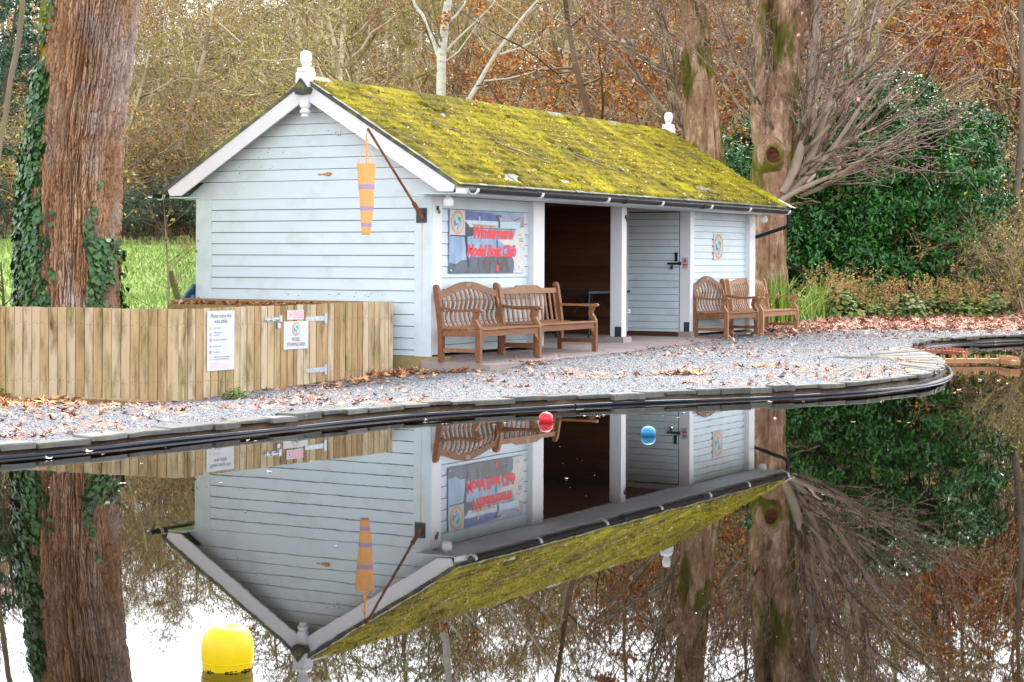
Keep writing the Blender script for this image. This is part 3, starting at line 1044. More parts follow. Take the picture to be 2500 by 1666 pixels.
# rust run under the windsock bracket (a stain on the board)
b = MB()
b.prism([(0.158, 1.952), (0.130, 1.952), (0.138, 1.80), (0.136, 1.40), (0.139, 0.60), (0.144, 0.60), (0.146, 1.40), (0.152, 1.80)], 'x', -0.0315, -0.0300)
stain = material('rust run', [(0.3, (0.60, 0.40, 0.26)), (0.7, (0.72, 0.60, 0.50))], rough=0.6, noise=(3, 5, 0.7), stretch=(1, 14, 0.6))
b.build('rust_stain', stain, gable)

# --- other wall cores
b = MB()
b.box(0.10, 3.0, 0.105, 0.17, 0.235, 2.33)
fl = b.build('front_wall', M['gap_shade'], shed)
lz_ = [0.236, 0.345, 0.495, 0.640, 0.785, 0.930, 1.080, 1.230, 1.380, 1.530, 1.682, 1.832, 1.982, 2.145, 2.31]
for z0, z1 in zip(lz_[:-1], lz_[1:]):
    clap_front(fl, 0.20, 2.745, z0, z1, 0.105, gap=0.0075)
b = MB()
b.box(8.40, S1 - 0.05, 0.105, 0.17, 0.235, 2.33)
fr = b.build('front_wall', M['gap_shade'], shed)
rz_ = [0.236] + [1.162 - 0.1160 * q for q in range(7, -1, -1)] + [1.278, 1.394, 1.508, 1.625, 1.741, 1.857, 1.974, 2.08, 2.183, 2.31]
for z0, z1 in zip(rz_[:-1], rz_[1:]):
    clap_front(fr, 8.40, 10.88, z0, z1, 0.105, gap=0.0055)
# far gable end, back wall, inner walls (plain boarding)
b = MB()
b.prism([(0.02, 0.20), (3.85, 0.20), (3.85, 2.32), (RT_, 3.52), (0.02, 2.40)], 'x', S1 - 0.10, S1)
b.build('end_wall', M['siding'], shed)
b = MB()
b.box(0.10, S1 - 0.10, 3.75, 3.85, 0.20, 2.36)
b.build('back_wall', M['brown_boards'], shed)
b = MB()
b.box(2.88, 2.98, 0.17, 3.75, 0.20, 2.40)
b.build('inner_wall', M['brown_boards'], shed)
b = MB()
b.box(8.27, 8.36, 0.17, 3.75, 0.20, 2.40)
iw = b.build('inner_wall', M['brown_boards'], shed)
z = 0.205
while z < 2.36:
    clap_gable(iw, 1.165, 3.75, 1.165, 3.75, z, min(z + 0.148, 2.38), s_face=8.27, mt='brown_boards', gap=0.004, name='panel_board')
    z += 0.148
b = MB()
b.box(2.98, 8.27, 0.15, 3.75, 2.40, 2.44)
b.build('ceiling', M['brown_boards'], shed)
b = MB()
b.box(2.98, 8.27, 0.02, 0.15, 2.315, 2.40)
b.build('front_beam', M['trim'], shed)

# --- door on the side wall of the far room
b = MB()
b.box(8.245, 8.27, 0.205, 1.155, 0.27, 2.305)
door = b.build('door', M['gap_shade'], shed)
z, q = 0.272, 0
zs = [0.272, 0.322] + [0.322 + 0.1158 * q for q in range(1, 17)] + [2.29]
for z0, z1 in zip(zs[:-1], zs[1:]):
    clap_gable(door, 0.21, 1.15, 0.21, 1.15, z0, z1, s_face=8.245, gap=0.007)
b = MB()
b.box(8.205, 8.27, 1.157, 1.20, 0.20, 2.36)
b.box(8.215, 8.27, 0.13, 1.157, 2.31, 2.40)
b.build('door_frame', M['trim'], shed)
b = MB()
b.box(8.20, 8.27, 0.20, 1.16, 0.195, 0.268)
b.build('door_sill', M['brown_boards'], shed)
b = MB()
b.box(8.205, 8.222, 0.225, 0.272, 1.466, 1.617)
b.build('pull_plate', M['black_iron'], door)
b = MB()
b.box(8.200, 8.222, 0.215, 0.404, 1.412, 1.446)
b.tube([(8.195, 0.16, 1.43), (8.195, 0.40, 1.43)], 0.012, 8)
b.box(8.185, 8.20, 0.15, 0.20, 1.405, 1.455)
b.build('bolt', M['black_iron'], door)
b = MB()
b.bevbox(8.178, 8.200, 0.295, 0.345, 1.335, 1.388, 0.006)
b.tube([(8.189, 0.303, 1.385), (8.189, 0.305, 1.415), (8.189, 0.32, 1.428), (8.189, 0.335, 1.415), (8.189, 0.337, 1.385)], 0.006, 6)
b.build('padlock', M['black_iron'], door)

# --- posts
def post(s0, s1, t0, t1, z0, z1, mt='trim', name='post'):
    b = MB()
    b.bevbox(s0, s1, t0, t1, z0, z1, 0.006)
    return b.build(name, M[mt], shed)


post(0.0, 0.233, -0.006, 0.12, 0.235, 2.30, 'trim', 'corner_post')
post(2.745, 3.07, 0.0, 0.17, 0.24, 2.315)
mp = post(5.62, 5.785, 0.0, 0.205, 0.285, 2.315)
post(8.245, 8.415, 0.0, 0.20, 0.285, 2.315)
post(10.87, 11.13, -0.004, 0.15, 0.24, 2.315, 'trim', 'corner_post')
for s0, t0, t1, z0, z1 in ((5.62, 0.005, 0.12, 0.278, 0.442), (8.245, 0.015, 0.115, 0.275, 0.445)):
    b = MB()
    b.bevbox(s0 - 0.008, s0 + 0.02, t0, t1, z0, z1, 0.003)
    b.tube([(s0 - 0.014, (t0 + t1) / 2, (z0 + z1) / 2), (s0, (t0 + t1) / 2, (z0 + z1) / 2)], 0.008, 6)
    b.build('post_shoe', M['shoe'], shed)
for sa, sb, ta, tb in ((5.555, 5.84, -0.055, 0.26), (8.22, 8.47, -0.02, 0.25)):
    b = MB()
    b.hexa([(sa - 0.02, ta - 0.02, 0.17), (sb + 0.02, ta - 0.02, 0.17), (sb + 0.02, tb + 0.02, 0.17), (sa - 0.02, tb + 0.02, 0.17), (sa, ta, 0.282), (sb, ta, 0.282), (sb, tb, 0.282), (sa, tb, 0.282)])
    b.build('post_pad', M['concrete'], shed)
# hooks and rings
for s0, t0, z0 in ((0.105, -0.006, 2.12), (5.735, 0.0, 2.13)):
    b = MB()
    b.box(s0 - 0.02, s0 + 0.012, t0 - 0.02, t0, z0, z0 + 0.055)
    b.tube([(s0, t0 - 0.012, z0 + 0.02)] + [(s0 + 0.012 + 0.02 * math.sin(a), t0 - 0.02, z0 - 0.02 - 0.03 * math.cos(a)) for a in np.linspace(0.6, 5.6, 9)], 0.0045, 5)
    b.build('hook', M['black_iron'], shed)
b = MB()
b.tube([(5.78, 0.02, 0.665), (5.80, -0.03, 0.655)] + [(5.83 + 0.028 * math.sin(a), -0.03, 0.68 - 0.028 * math.cos(a)) for a in np.linspace(0, 4.6, 9)], 0.006, 6)
b.build('rope_hook', M['white_plastic'], shed)
b = MB()
b.tube([(5.80, 0.17, 0.22), (5.80, 0.17, 1.0)], 0.012, 8)
b.build('cable_pipe', M['shoe'], shed)

# --- concrete: slab under the front and recess, stained plinth under the gable
sg = [-0.10, 0.05, 1.0, 2.5, 3.5, 5, 6.5, 8, 9.2]
edge_t = [-0.93, -0.95, -0.97, -0.98, -0.96, -0.92, -0.80, -0.70, -0.40]
tt_ = [0.0, 0.33, 0.66, 1.0]
Vs, Fs = [], []
for i_, s_ in enumerate(sg):
    back = 3.75 if 2.9 < s_ < 8.3 else 0.11
    rows = [edge_t[i_] + (0.0 - edge_t[i_]) * q for q in (0, 0.5, 1.0)] + [back]
    for k_, t_ in enumerate(rows):
        zf = np.interp(s_, [0, 2.5, 5, 9], [0.137, 0.150, 0.158, 0.162])
        zz = zf + (0.205 - zf) * min(1.0, (t_ - edge_t[i_]) / (-edge_t[i_] + 0.15)) * (0.55 + 0.45 * min(1, s_ / 3.0))
        Vs.append((s_, t_, zz))
nr = 4
nS = len(sg)
base_n = len(Vs)
Vs += [(x, y, -0.15) for x, y, _ in Vs]
for i_ in range(nS - 1):
    for k_ in range(nr - 1):
        a = i_ * nr + k_
        Fs.append((a, a + nr, a + nr + 1, a + 1))
    Fs.append((i_ * nr, base_n + i_ * nr, base_n + (i_ + 1) * nr, (i_ + 1) * nr))
for k_ in range(nr - 1):
    Fs.append((k_, k_ + 1, base_n + k_ + 1, base_n + k_))
b = MB()
b.add(Vs, Fs)
b.build('concrete_slab', M['concrete'], shed)
b = MB()
b.box(-0.020, 0.30, -0.10, 3.86, -0.25, 0.212)
b.build('plinth', M['plinth'], shed)
b = MB()
b.box(0.3, S1, 0.115, 3.84, -0.2, 0.196)
b.build('floor', M['concrete'], shed)

# --- roof
b = MB()
th = 0.05
tL, tR = -0.54, 4.25
b.prism([(tL, roof_z(tL)), (RT_, RZ), (tR, roof_z(tR)), (tR, roof_z(tR) - th), (RT_, RZ - th), (tL, roof_z(tL) - th)], 'x', -0.285, 11.42)
roof = b.build('roof', M['slate'], shed)
# slates showing along the eaves and the rakes
sl_me = MB()
sl_me.hexa([(0, 0, 0), (0.245, 0, 0), (0.245, 0.30, 0.18), (0, 0.30, 0.18), (0, 0, 0.012), (0.245, 0, 0.012), (0.245, 0.30, 0.192), (0, 0.30, 0.192)])
sl_me = sl_me.mesh('slate', M['slate'])
s = -0.28
while s < 11.2:
    o = obj('slate', sl_me, roof, (s, tL - 0.035 + rs.uniform(-0.008, 0.008), roof_z(tL) - 0.021))
    s += 0.25
for k_ in range(9):
    t = tL + 0.28 + k_ * 0.235
    for s in (-0.305, 11.19):
        o = obj('slate', sl_me, roof, (s, t, roof_z(t) + 0.006))
# moss blanket on the front slope
ds = 0.021
ns, nt_ = int(11.62 / ds), int(2.32 / 0.0175)
ss = np.linspace(-0.262, 11.36, ns)
tq = np.linspace(tL + 0.002, RT_ + 0.03, nt_)
SS, TT = np.meshgrid(ss, tq)
base_z = RZ - RS * np.abs(TT - RT_)
big = fbm(SS * 1.1, TT * 2.0, 0, 31, 3)
med = fbm(SS * 7 + TT * 1.0, TT * 5.5, 0, 32, 4, 0.6)
fine = fbm(SS * 34, TT * 30, 0, 33, 2, 0.7)
course = (TT - tL) / 0.17
crs = (course - np.floor(course))
step = 0.020 * (1 - crs)
hgt = 0.008 + 0.050 * np.clip(med - 0.30, 0, 1) * (0.5 + big) + 0.018 * fine + step
edge = np.minimum.reduce([(SS + 0.262) / 0.10, (11.36 - SS) / 0.06, (TT - tL) / 0.03, np.full(SS.shape, 1.0)])
hgt = hgt * np.clip(edge, 0.1, 1)
bare = fbm(SS * 1.7, TT * 3.5, 0, 41, 3)
hgt = np.where(bare > 0.74, -0.006, hgt)
nx, nz_ = -RS / math.hypot(1, RS), 1 / math.hypot(1, RS)
sag = -0.03 * np.sin(np.clip(SS / 11.2, 0, 1) * PI)
MV = np.stack([SS, TT + nx * hgt, base_z + nz_ * hgt + 0.004 + sag * 0.0], -1).reshape(-1, 3)
mi = np.arange(SS.size).reshape(SS.shape)
MF = np.stack([mi[:-1, :-1], mi[:-1, 1:], mi[1:, 1:], mi[1:, :-1]], -1).reshape(-1, 4)
mo = obj('moss', mesh_np('moss', MV, [(MF, 0)], [M['moss']], smooth=True), roof)
mo['kind'] = 'stuff'
# little moss tufts and lichen flecks
r2 = np.random.default_rng(3)


def tufts(n, rmin, rmax, mt, name, thr=0.0):
    s_ = r2.uniform(-0.24, 11.33, n)
    t_ = r2.uniform(tL + 0.02, RT_ - 0.02, n)
    k = fbm(s_ * 2.0, t_ * 2.6, 0, 55, 3) > thr
    s_, t_ = s_[k], t_[k]
    m_ = len(s_)
    si = np.clip(((s_ + 0.262) / 11.622 * (ns - 1)).astype(int), 0, ns - 1)
    ti = np.clip(((t_ - tL) / (RT_ + 0.03 - tL) * (nt_ - 1)).astype(int), 0, nt_ - 1)
    P = MV.reshape(nt_, ns, 3)[ti, si]
    rr_ = r2.uniform(rmin, rmax, m_)
    a0 = r2.uniform(0, 2 * PI, m_)
    V = []
    for q in range(5):
        a = a0 + q * 2 * PI / 5
        dx, dy = np.cos(a) * rr_, np.sin(a) * rr_ * 0.85
        V.append(np.stack([P[:, 0] + dx, P[:, 1] + dy, P[:, 2] + dy * RS - 0.004], 1))
    hh = rr_ * r2.uniform(0.5, 1.1, m_)
    V.append(np.stack([P[:, 0] + r2.normal(0, 0.3, m_) * rr_, P[:, 1] + nx * hh, P[:, 2] + nz_ * hh], 1))
    V = np.stack(V, 1).reshape(-1, 3)
    o = (np.arange(m_) * 6)[:, None]
    F_ = np.concatenate([o + np.array([[q, (q + 1) % 5, 5]]) for q in range(5)])
    ob = obj(name, mesh_np(name, V, [(F_, 0)], [mt]), roof)
    ob['kind'] = 'stuff'
    return ob


tufts(11000, 0.007, 0.020, M['moss_tuft'], 'moss_tufts', 0.40)
tufts(130, 0.010, 0.022, M['lichen'], 'lichen_flecks', 0.52)
tufts(200, 0.014, 0.030, M['fallen'], 'leaves_on_moss', 0.3)
# ridge tiles under the moss
for k_ in range(26):
    s0 = -0.22 + k_ * 0.448
    b = MB()
    hw = 0.115
    dz_ = rs.uniform(-0.006, 0.006)
    zt = RZ + 0.045 + dz_
    b.prism([(RT_ - hw, zt - hw * RS), (RT_ - 0.02, zt), (RT_ + 0.02, zt), (RT_ + hw, zt - hw * RS), (RT_ + hw, zt - hw * RS - 0.03), (RT_, zt - 0.035), (RT_ - hw, zt - hw * RS - 0.03)], 'x', s0, s0 + 0.444)
    b.build('ridge_tile', M['slate'] if k_ in (0, 15, 20) else M['moss'], roof)
# twigs lying on the moss
for pts in ([(2.6, 0.55), (2.95, 0.35), (3.25, 0.15), (3.4, 0.06)], [(4.9, 0.45), (5.3, 0.2), (5.62, 0.02)], [(0.62, 1.45), (0.80, 1.46), (0.88, 1.38), (1.12, 1.47)], [(1.55, 0.95), (1.75, 0.80), (1.95, 0.74)]):
    b = MB()
    b.tube([(s_, t_, roof_z(t_) + 0.055) for s_, t_ in pts], [0.010] * (len(pts) - 1) + [0.005], 6)
    b.build('fallen_twig', M['shoot'], roof)

# --- barge boards
for s0, nm in ((-0.272, 'barge_board'), (11.375, 'barge_board')):
    for sg_ in (-1, 1):
        poly = [(RT_ + sg_ * 2.345, 2.437), (RT_ + sg_ * 2.30, 2.346), (RT_ + sg_ * 2.10, 2.350), (RT_ + sg_ * 0.0, 3.612), (RT_ + sg_ * 0.0, 3.835)]
        b = MB()
        b.prism(poly, 'x', s0, s0 + 0.03)
        b.build(nm, M['trim'], shed)
b = MB()       # flashing tongue at the far eaves
b.hexa([(11.30, -0.60, 2.455), (11.60, -0.60, 2.44), (11.44, -0.20, 2.66), (11.30, -0.20, 2.68), (11.30, -0.60, 2.465), (11.60, -0.60, 2.45), (11.44, -0.20, 2.67), (11.30, -0.20, 2.69)])
b.build('eaves_flashing', M['trim'], shed)
# fascia, soffit
b = MB()
b.box(-0.24, 11.37, -0.512, -0.49, 2.325, 2.425)
b.build('fascia', M['trim'], shed)
b = MB()
b.box(-0.24, 11.37, -0.49, 0.105, 2.318, 2.332)
b.build('soffit', M['siding'], shed)
b = MB()
b.box(-0.24, 11.37, 3.86, 4.18, 2.318, 2.332)
b.build('soffit', M['siding'], shed)

# --- gutters
def gutter(t0, s0, s1, z0, z1, r=0.056):
    b = MB()
    n = 9
    V, F_ = [], []
    for s_, zc in ((s0, z0), (s1, z1)):
        for rad in (r, r - 0.006):
            for q in range(n):
                a = PI + PI * q / (n - 1)
                V.append((s_, t0 + rad * math.cos(a), zc + rad * math.sin(a)))
    for q in range(n - 1):
        F_.append((q, q + 1, 2 * n + q + 1, 2 * n + q))
        F_.append((n + q, 3 * n + q, 3 * n + q + 1, n + q + 1))
        F_.append((q, n + q, n + q + 1, q + 1))
        F_.append((2 * n + q, 2 * n + q + 1, 3 * n + q + 1, 3 * n + q))
    F_.append((0, 2 * n, 3 * n, n))
    F_.append((n - 1, 2 * n - 1, 4 * n - 1, 3 * n - 1))
    b.add(V, F_)
    return b.build('gutter', M['black'], shed, smooth=True)


GT = -0.585
g1 = gutter(GT, 0.03, 11.33, 2.392, 2.385)
for s_ in (0.06, 1.82, 3.86, 5.75, 7.66, 9.33, 11.18):
    b = MB()
    pts = [(s_, GT + 0.066 * math.cos(a), 2.389 + 0.066 * math.sin(a)) for a in np.linspace(PI * 0.98, 2 * PI * 1.0, 9)]
    b.bar(pts, (1, 0, 0), 0.05, 0.016)
    b.build('bracket', M['white_plastic'], g1)
for s_ in (4.45, 7.35):
    for d_ in (0.0, 0.06):
        b = MB()
        pts = [(s_ + d_, GT + 0.062 * math.cos(a), 2.389 + 0.062 * math.sin(a)) for a in np.linspace(PI * 0.96, 2 * PI * 1.02, 9)]
        b.bar(pts, (1, 0, 0), 0.03, 0.012)
        b.build('joint', M['black_iron'], g1)
g2 = gutter(4.37, -0.42, 11.4, 2.372, 2.36, 0.062)
b = MB()
pts = [(-0.20, 4.37 + 0.066 * math.cos(a), 2.365 + 0.066 * math.sin(a)) for a in np.linspace(PI * 0.98, 2 * PI, 9)]
b.bar(pts, (1, 0, 0), 0.05, 0.012)
b.build('bracket', M['white_plastic'], g2)
b = MB()
b.tube([(11.27, GT, 2.345), (11.27, GT, 2.14), (11.26, GT + 0.06, 2.09), (11.20, 0.0, 1.92), (11.18, 0.33, 1.83), (11.18, 0.36, 1.78), (11.18, 0.36, 0.10)], 0.034, 10)
b.tube([(11.27, GT, 2.37), (11.27, GT, 2.31)], 0.045, 10)
b.tube([(11.27, GT, 2.16), (11.27, GT + 0.01, 2.08)], 0.042, 10)
b.build('downpipe', M['black'], shed, smooth=True)

# --- globe lamps at both front corners
for s_, t_, z_ in ((-0.02, -0.25, 2.222), (10.92, -0.25, 2.235)):
    b = MB()
    pr = [(0.02, -0.068)] + [(0.068 * (abs(math.cos(a)) ** 0.55), 0.068 * math.copysign(abs(math.sin(a)) ** 0.7, math.sin(a))) for a in np.linspace(-1.35, 1.35, 13)] + [(0.035, 0.066), (0.035, 0.10)]
    b.lathe(pr, 20)
    b.build('globe_lamp', M['white_plastic'], shed, (s_, t_, z_), smooth=True)

# --- finials
def finial(s_, t_, k, pendant):
    b = MB()
    h = 0.098
    b.bevbox(s_ - h, s_ + h, t_ - h, t_ + h, 3.70, 3.968, 0.004)
    b.bevbox(s_ - h, s_ + h, t_ - h, t_ + h, 3.972, 4.035, 0.03)
    b.lathe([(0.05, 4.02), (0.052, 4.065), (0.066, 4.085), (0.077, 4.125), (0.080, 4.160), (0.079, 4.178), (0.0775, 4.180), (0.079, 4.182), (0.074, 4.215), (0.055, 4.245), (0.02, 4.258)], 22, (s_, t_))
    o = b.build('finial', M['trim'], shed, smooth=True)
    if pendant:
        b = MB()
        h = 0.068
        b.bevbox(s_ - 0.05, s_ + 0.03, t_ - h, t_ + h, 3.515, 3.70, 0.004)
        b.lathe([(0.03, 3.375), (0.058, 3.378), (0.048, 3.405), (0.05, 3.412), (0.075, 3.430), (0.077, 3.452), (0.055, 3.475), (0.052, 3.482), (0.068, 3.500), (0.07, 3.518)], 20, (s_ - 0.01, t_))
        b.build('pendant', M['trim'], o, smooth=True)
        b = MB()
        b.prism([(t_ - 0.125, 3.735), (t_ - 0.095, 3.675), (t_ + 0.075, 3.668), (t_ + 0.125, 3.74), (t_ + 0.005, 3.885)], 'x', s_ - 0.13, s_ + 0.05)
        b.build('slate_cap', M['slate'], o)
    return o


finial(-0.26, RT_, 1, True)
finial(11.36, RT_, 1, False)

# ================================================================== THINGS FIXED TO THE SHED
def thing_shed(name, label, cat, s, t, z, rz=0.0, group=None):
    x, y = W(s, t)
    return thing(name, label, cat, (x, y, z), ROT + rz, group)


def ellipse(b, cx, cz, rx, rz, y, m, n=40):
    b.add([(cx + rx * math.cos(2 * PI * q / n), y, cz + rz * math.sin(2 * PI * q / n)) for q in range(n)], [tuple(range(n))], m)


CREST = [M['sign_white'], M['crest_red'], M['crest_orange'], M['crest_sky'], M['crest_blue'], M['crest_green'], M['ink']]


def crest(parent, cx, cz, rx, rz, y0):
    """oval club emblem: red rim, orange band, lake with sail, green hill and a red hull"""
    b = MB()
    e = 0.0008
    ellipse(b, cx, cz, rx, rz, y0 - e, 1)
    ellipse(b, cx, cz, rx * 0.94, rz * 0.95, y0 - 2 * e, 2)
    ellipse(b, cx, cz, rx * 0.76, rz * 0.76, y0 - 3 * e, 0)
    ellipse(b, cx, cz, rx * 0.71, rz * 0.71, y0 - 4 * e, 3)
    P = lambda pts, k, m: b.add([(cx + p[0] * rx, y0 - k * e, cz + p[1] * rz) for p in pts], [tuple(range(len(pts)))], m)
    P([(-0.68, 0.0), (-0.55, 0.30), (-0.30, 0.02), (0.0, -0.10), (-0.45, -0.38), (-0.62, -0.2)], 5, 4)
    P([(-0.06, 0.46), (0.22, 0.52), (0.48, 0.40), (0.52, 0.22), (0.20, 0.12), (0.0, 0.22)], 5, 5)
    P([(-0.32, 0.38), (-0.16, 0.44), (-0.10, -0.05), (-0.30, -0.10)], 6, 0)
    P([(-0.15, -0.62), (0.0, -0.66), (0.50, 0.02), (0.34, 0.08), (-0.12, -0.36)], 6, 1)
    P([(-0.10, -0.48), (0.02, -0.52), (0.44, 0.00), (0.36, 0.04)], 7, 0)
    P([(-0.36, -0.16), (-0.06, -0.14), (-0.16, -0.22), (-0.32, -0.22)], 7, 6)
    P([(0.0, 0.34), (0.16, 0.42), (0.12, 0.20), (0.02, 0.24)], 7, 4)
    P([(0.30, 0.14), (0.52, 0.16), (0.60, 0.02), (0.44, 0.06)], 7, 4)
    # short strokes standing for the ring of lettering on the band
    for a in list(np.linspace(0.55, PI - 0.55, 11)) + list(np.linspace(PI + 0.55, 2 * PI - 0.55, 11)):
        ca, sa_ = math.cos(a), math.sin(a)
        P([(0.80 * ca - 0.025 * sa_, 0.80 * sa_ + 0.02 * ca), (0.90 * ca - 0.025 * sa_, 0.90 * sa_ + 0.02 * ca), (0.90 * ca + 0.025 * sa_, 0.90 * sa_ - 0.02 * ca), (0.80 * ca + 0.025 * sa_, 0.80 * sa_ - 0.02 * ca)], 3, 4 if a > PI else 5)
    me = b.mesh('crest', CREST, fix=False)
    return obj('crest', me, parent)


def fit_mesh(me, w, h):
    n = len(me.vertices)
    co = np.zeros(n * 3, dtype=np.float32)
    me.vertices.foreach_get('co', co)
    co = co.reshape(-1, 3)
    for k_, t_ in ((0, w), (2, h)):
        lo, hi = co[:, k_].min(), co[:, k_].max()
        co[:, k_] = (co[:, k_] - (lo + hi) / 2) * t_ / (hi - lo)
    me.vertices.foreach_set('co', co.ravel())
    me.update()
    return me


# --- lakeside banner
ban = thing_shed('banner', 'torn lakeside photo banner with large red lettering on shed front', 'banner', 0.53, 0.072, 1.293)
bw, bh = 2.05, 0.852
bm_ = [material('print pale water', [(0.3, (0.13, 0.26, 0.46)), (0.7, (0.38, 0.54, 0.68))], rough=0.3, noise=(3, 6, 0.65), stretch=(1.5, 1, 0.6)),
       material('print deep blue hills', [(0.3, (0.035, 0.07, 0.26)), (0.55, (0.07, 0.14, 0.42)), (0.75, (0.22, 0.26, 0.44))], rough=0.3, noise=(4, 6, 0.65)),
       material('print lake strip', [(0.3, (0.45, 0.62, 0.74)), (0.7, (0.62, 0.75, 0.82))], rough=0.3),
       M['sign_white'],
       material('print navy shade', [(0.3, (0.015, 0.02, 0.05)), (0.7, (0.04, 0.05, 0.12))], rough=0.3),
       material('print brown reeds', [(0.28, (0.03, 0.022, 0.02)), (0.45, (0.10, 0.085, 0.08)), (0.56, (0.09, 0.17, 0.27)), (0.68, (0.20, 0.11, 0.04)), (0.8, (0.28, 0.22, 0.16))], rough=0.3, noise=(5, 8, 0.75), stretch=(1, 1, 0.7)),
       material('print misty hills', [(0.3, (0.22, 0.24, 0.40)), (0.7, (0.46, 0.50, 0.62))], rough=0.3, noise=(6, 6, 0.7)),
       material('print boat tan', [(0.3, (0.30, 0.20, 0.12)), (0.7, (0.52, 0.40, 0.28))], rough=0.3),
       material('bare backing cloth', [(0.3, (0.62, 0.58, 0.56)), (0.7, (0.78, 0.75, 0.74))], rough=0.5, noise=(6, 6, 0.7), ramp2=[(0.3, (0.2, 0.2, 0.22)), (0.7, (0.4, 0.38, 0.36))], mask2=(7, 0.60, 0.68))]


def bp2(x, y):
    """photo crop coordinates -> metres on the banner"""
    return (x - 205) / 1425 * bw, bh * (1 - (y - 92) / 1220)


b = MB()
b.box(0, bw, -0.004, 0.003, 0, bh, 0)
def lay(pts, k, m):
    P = [bp2(*p) for p in pts]
    b.add([(p[0], -0.004 - 0.0006 * k, p[1]) for p in P], [tuple(range(len(P)))], m)
lay([(475, 110), (960, 122), (1060, 160), (1120, 290), (480, 283)], 1, 1)
lay([(1060, 160), (1560, 165), (1555, 285), (1120, 292)], 1, 6)
lay([(480, 283), (1555, 287), (1530, 420), (480, 415)], 1, 2)
lay([(470, 120), (500, 110), (480, 300), (560, 380), (570, 420), (640, 425), (640, 580), (490, 580)], 2, 4)
lay([(215, 575), (640, 580), (520, 612), (220, 600)], 2, 4)
lay([(478, 600), (530, 600), (545, 900), (580, 1190), (530, 1190), (500, 800)], 2, 4)
lay([(1050, 160), (1110, 160), (1150, 300), (1155, 410), (1112, 410), (1118, 300)], 2, 4)
lay([(1100, 170), (1180, 210), (1170, 165), (1120, 160)], 2, 4)
lay([(1360, 215), (1440, 250), (1550, 190), (1550, 205), (1440, 265)], 2, 4)
lay([(640, 420), (1450, 432), (1450, 445), (640, 436)], 2, 4)
lay([(600, 352), (1090, 372), (1050, 410), (660, 405)], 2, 7)
lay([(740, 200), (770, 200), (775, 350), (752, 350)], 3, 3)
lay([(205, 1110), (340, 1130), (420, 1060), (540, 1050), (600, 985), (760, 1000), (900, 975), (1380, 980), (1425, 1080), (1420, 1312), (200, 1312)], 1, 5)
lay([(1080, 660), (1100, 660), (1120, 1160), (1100, 1160)], 2, 4)
lay([(1100, 648), (1400, 640), (1470, 440), (1640, 370), (1632, 1305), (1400, 1305), (1430, 1240), (1425, 1060), (1380, 975), (1450, 900), (1450, 760), (1260, 770)], 3, 8)
lay([(1590, 170), (1625, 160), (1632, 380), (1560, 380)], 3, 7)
lay([(215, 92), (488, 105), (488, 580), (212, 575)], 3, 3)
ellipse(b, *bp2(1100, 1215), 0.035, 0.05, -0.0064, 9, 20)
pm = b.mesh('picture', bm_ + [M['red_letter']], fix=False)
obj('picture', pm, ban)
crest(ban, *bp2(352, 335), 0.165, 0.155, -0.0062)
o = obj('lettering', fit_mesh(text_mesh('Windermere', 0.20, M['red_letter'], bold=0.010, shear=0.25, spacing=0.95, depth=0.0078), 1.10, 0.175), ban)
o.location = (*[bp2(1020, 520)[0]], 0, bp2(1020, 515)[1])
o = obj('lettering', fit_mesh(text_mesh('Model Boat Club', 0.195, M['red_letter'], bold=0.010, shear=0.25, spacing=0.95, depth=0.0078), 1.37, 0.175), ban)
o.location = (bp2(995, 870)[0], 0, bp2(995, 868)[1])
o = obj('lettering', text_mesh('2 2', 0.075, M['ink'], bold=0.002, shear=0.2, depth=0.0078), ban)
o.location = (bp2(1560, 650)[0], 0, bp2(1560, 650)[1])
b = MB()
for gx_, gz2 in ((0.04, 0.04), (bw - 0.05, 0.04), (0.04, bh - 0.04), (bw - 0.05, bh - 0.04)):
    b.tube([(gx_, -0.010, gz2), (gx_, 0.0, gz2)], 0.016, 10)
b.build('eyelet', M['galv'], ban)

# --- oval crest board on the right-hand panel
cs = thing_shed('crest_sign', 'white board with oval boat emblem on far shed panel', 'sign', 9.40, 0.078, 1.497)
b = MB()
b.box(0, 0.43, -0.004, 0.004, 0, 0.452)
b.build('board', M['sign_white'], cs)
crest(cs, 0.215, 0.226, 0.195, 0.212, -0.0045)
b = MB()
for zz in (0.10, 0.22, 0.34, 0.01):
    b.box(-0.022, -0.002, -0.004, 0.01, zz, zz + 0.02)
b.build('clip', M['black_iron'], cs)

# --- small warning notice by the door (faces the opening)
wn = thing_shed('warning_notice', 'small no entry notice with red panel beside shed door', 'sign', 8.240, 0.159, 1.336, -PI / 2)
b = MB()
b.box(0, 0.130, -0.003, 0.002, 0, 0.202)
b.build('board', M['sign_white'], wn)
b = MB()
n = 28
for rr0, rr1, mm in ((0.045, 0.036, 0),):
    V = [(0.065 + r_ * math.cos(2 * PI * q / n), -0.0042, 0.140 + r_ * math.sin(2 * PI * q / n)) for r_ in (rr0, rr1) for q in range(n)]
    b.add(V, [(q, (q + 1) % n, n + (q + 1) % n, n + q) for q in range(n)], mm)
b.add([(0.065 - 0.030, -0.0046, 0.165), (0.065 - 0.025, -0.0046, 0.170), (0.065 + 0.030, -0.0046, 0.115), (0.065 + 0.025, -0.0046, 0.110)], [(0, 1, 2, 3)], 0)
b.add([(0.020, -0.0042, 0.058), (0.110, -0.0042, 0.058), (0.110, -0.0042, 0.088), (0.020, -0.0042, 0.088)], [(0, 1, 2, 3)], 0)
b.add([(0.050, -0.0038, 0.120), (0.078, -0.0038, 0.120), (0.084, -0.0038, 0.160), (0.060, -0.0038, 0.165), (0.046, -0.0038, 0.145)], [(0, 1, 2, 3, 4)], 1)
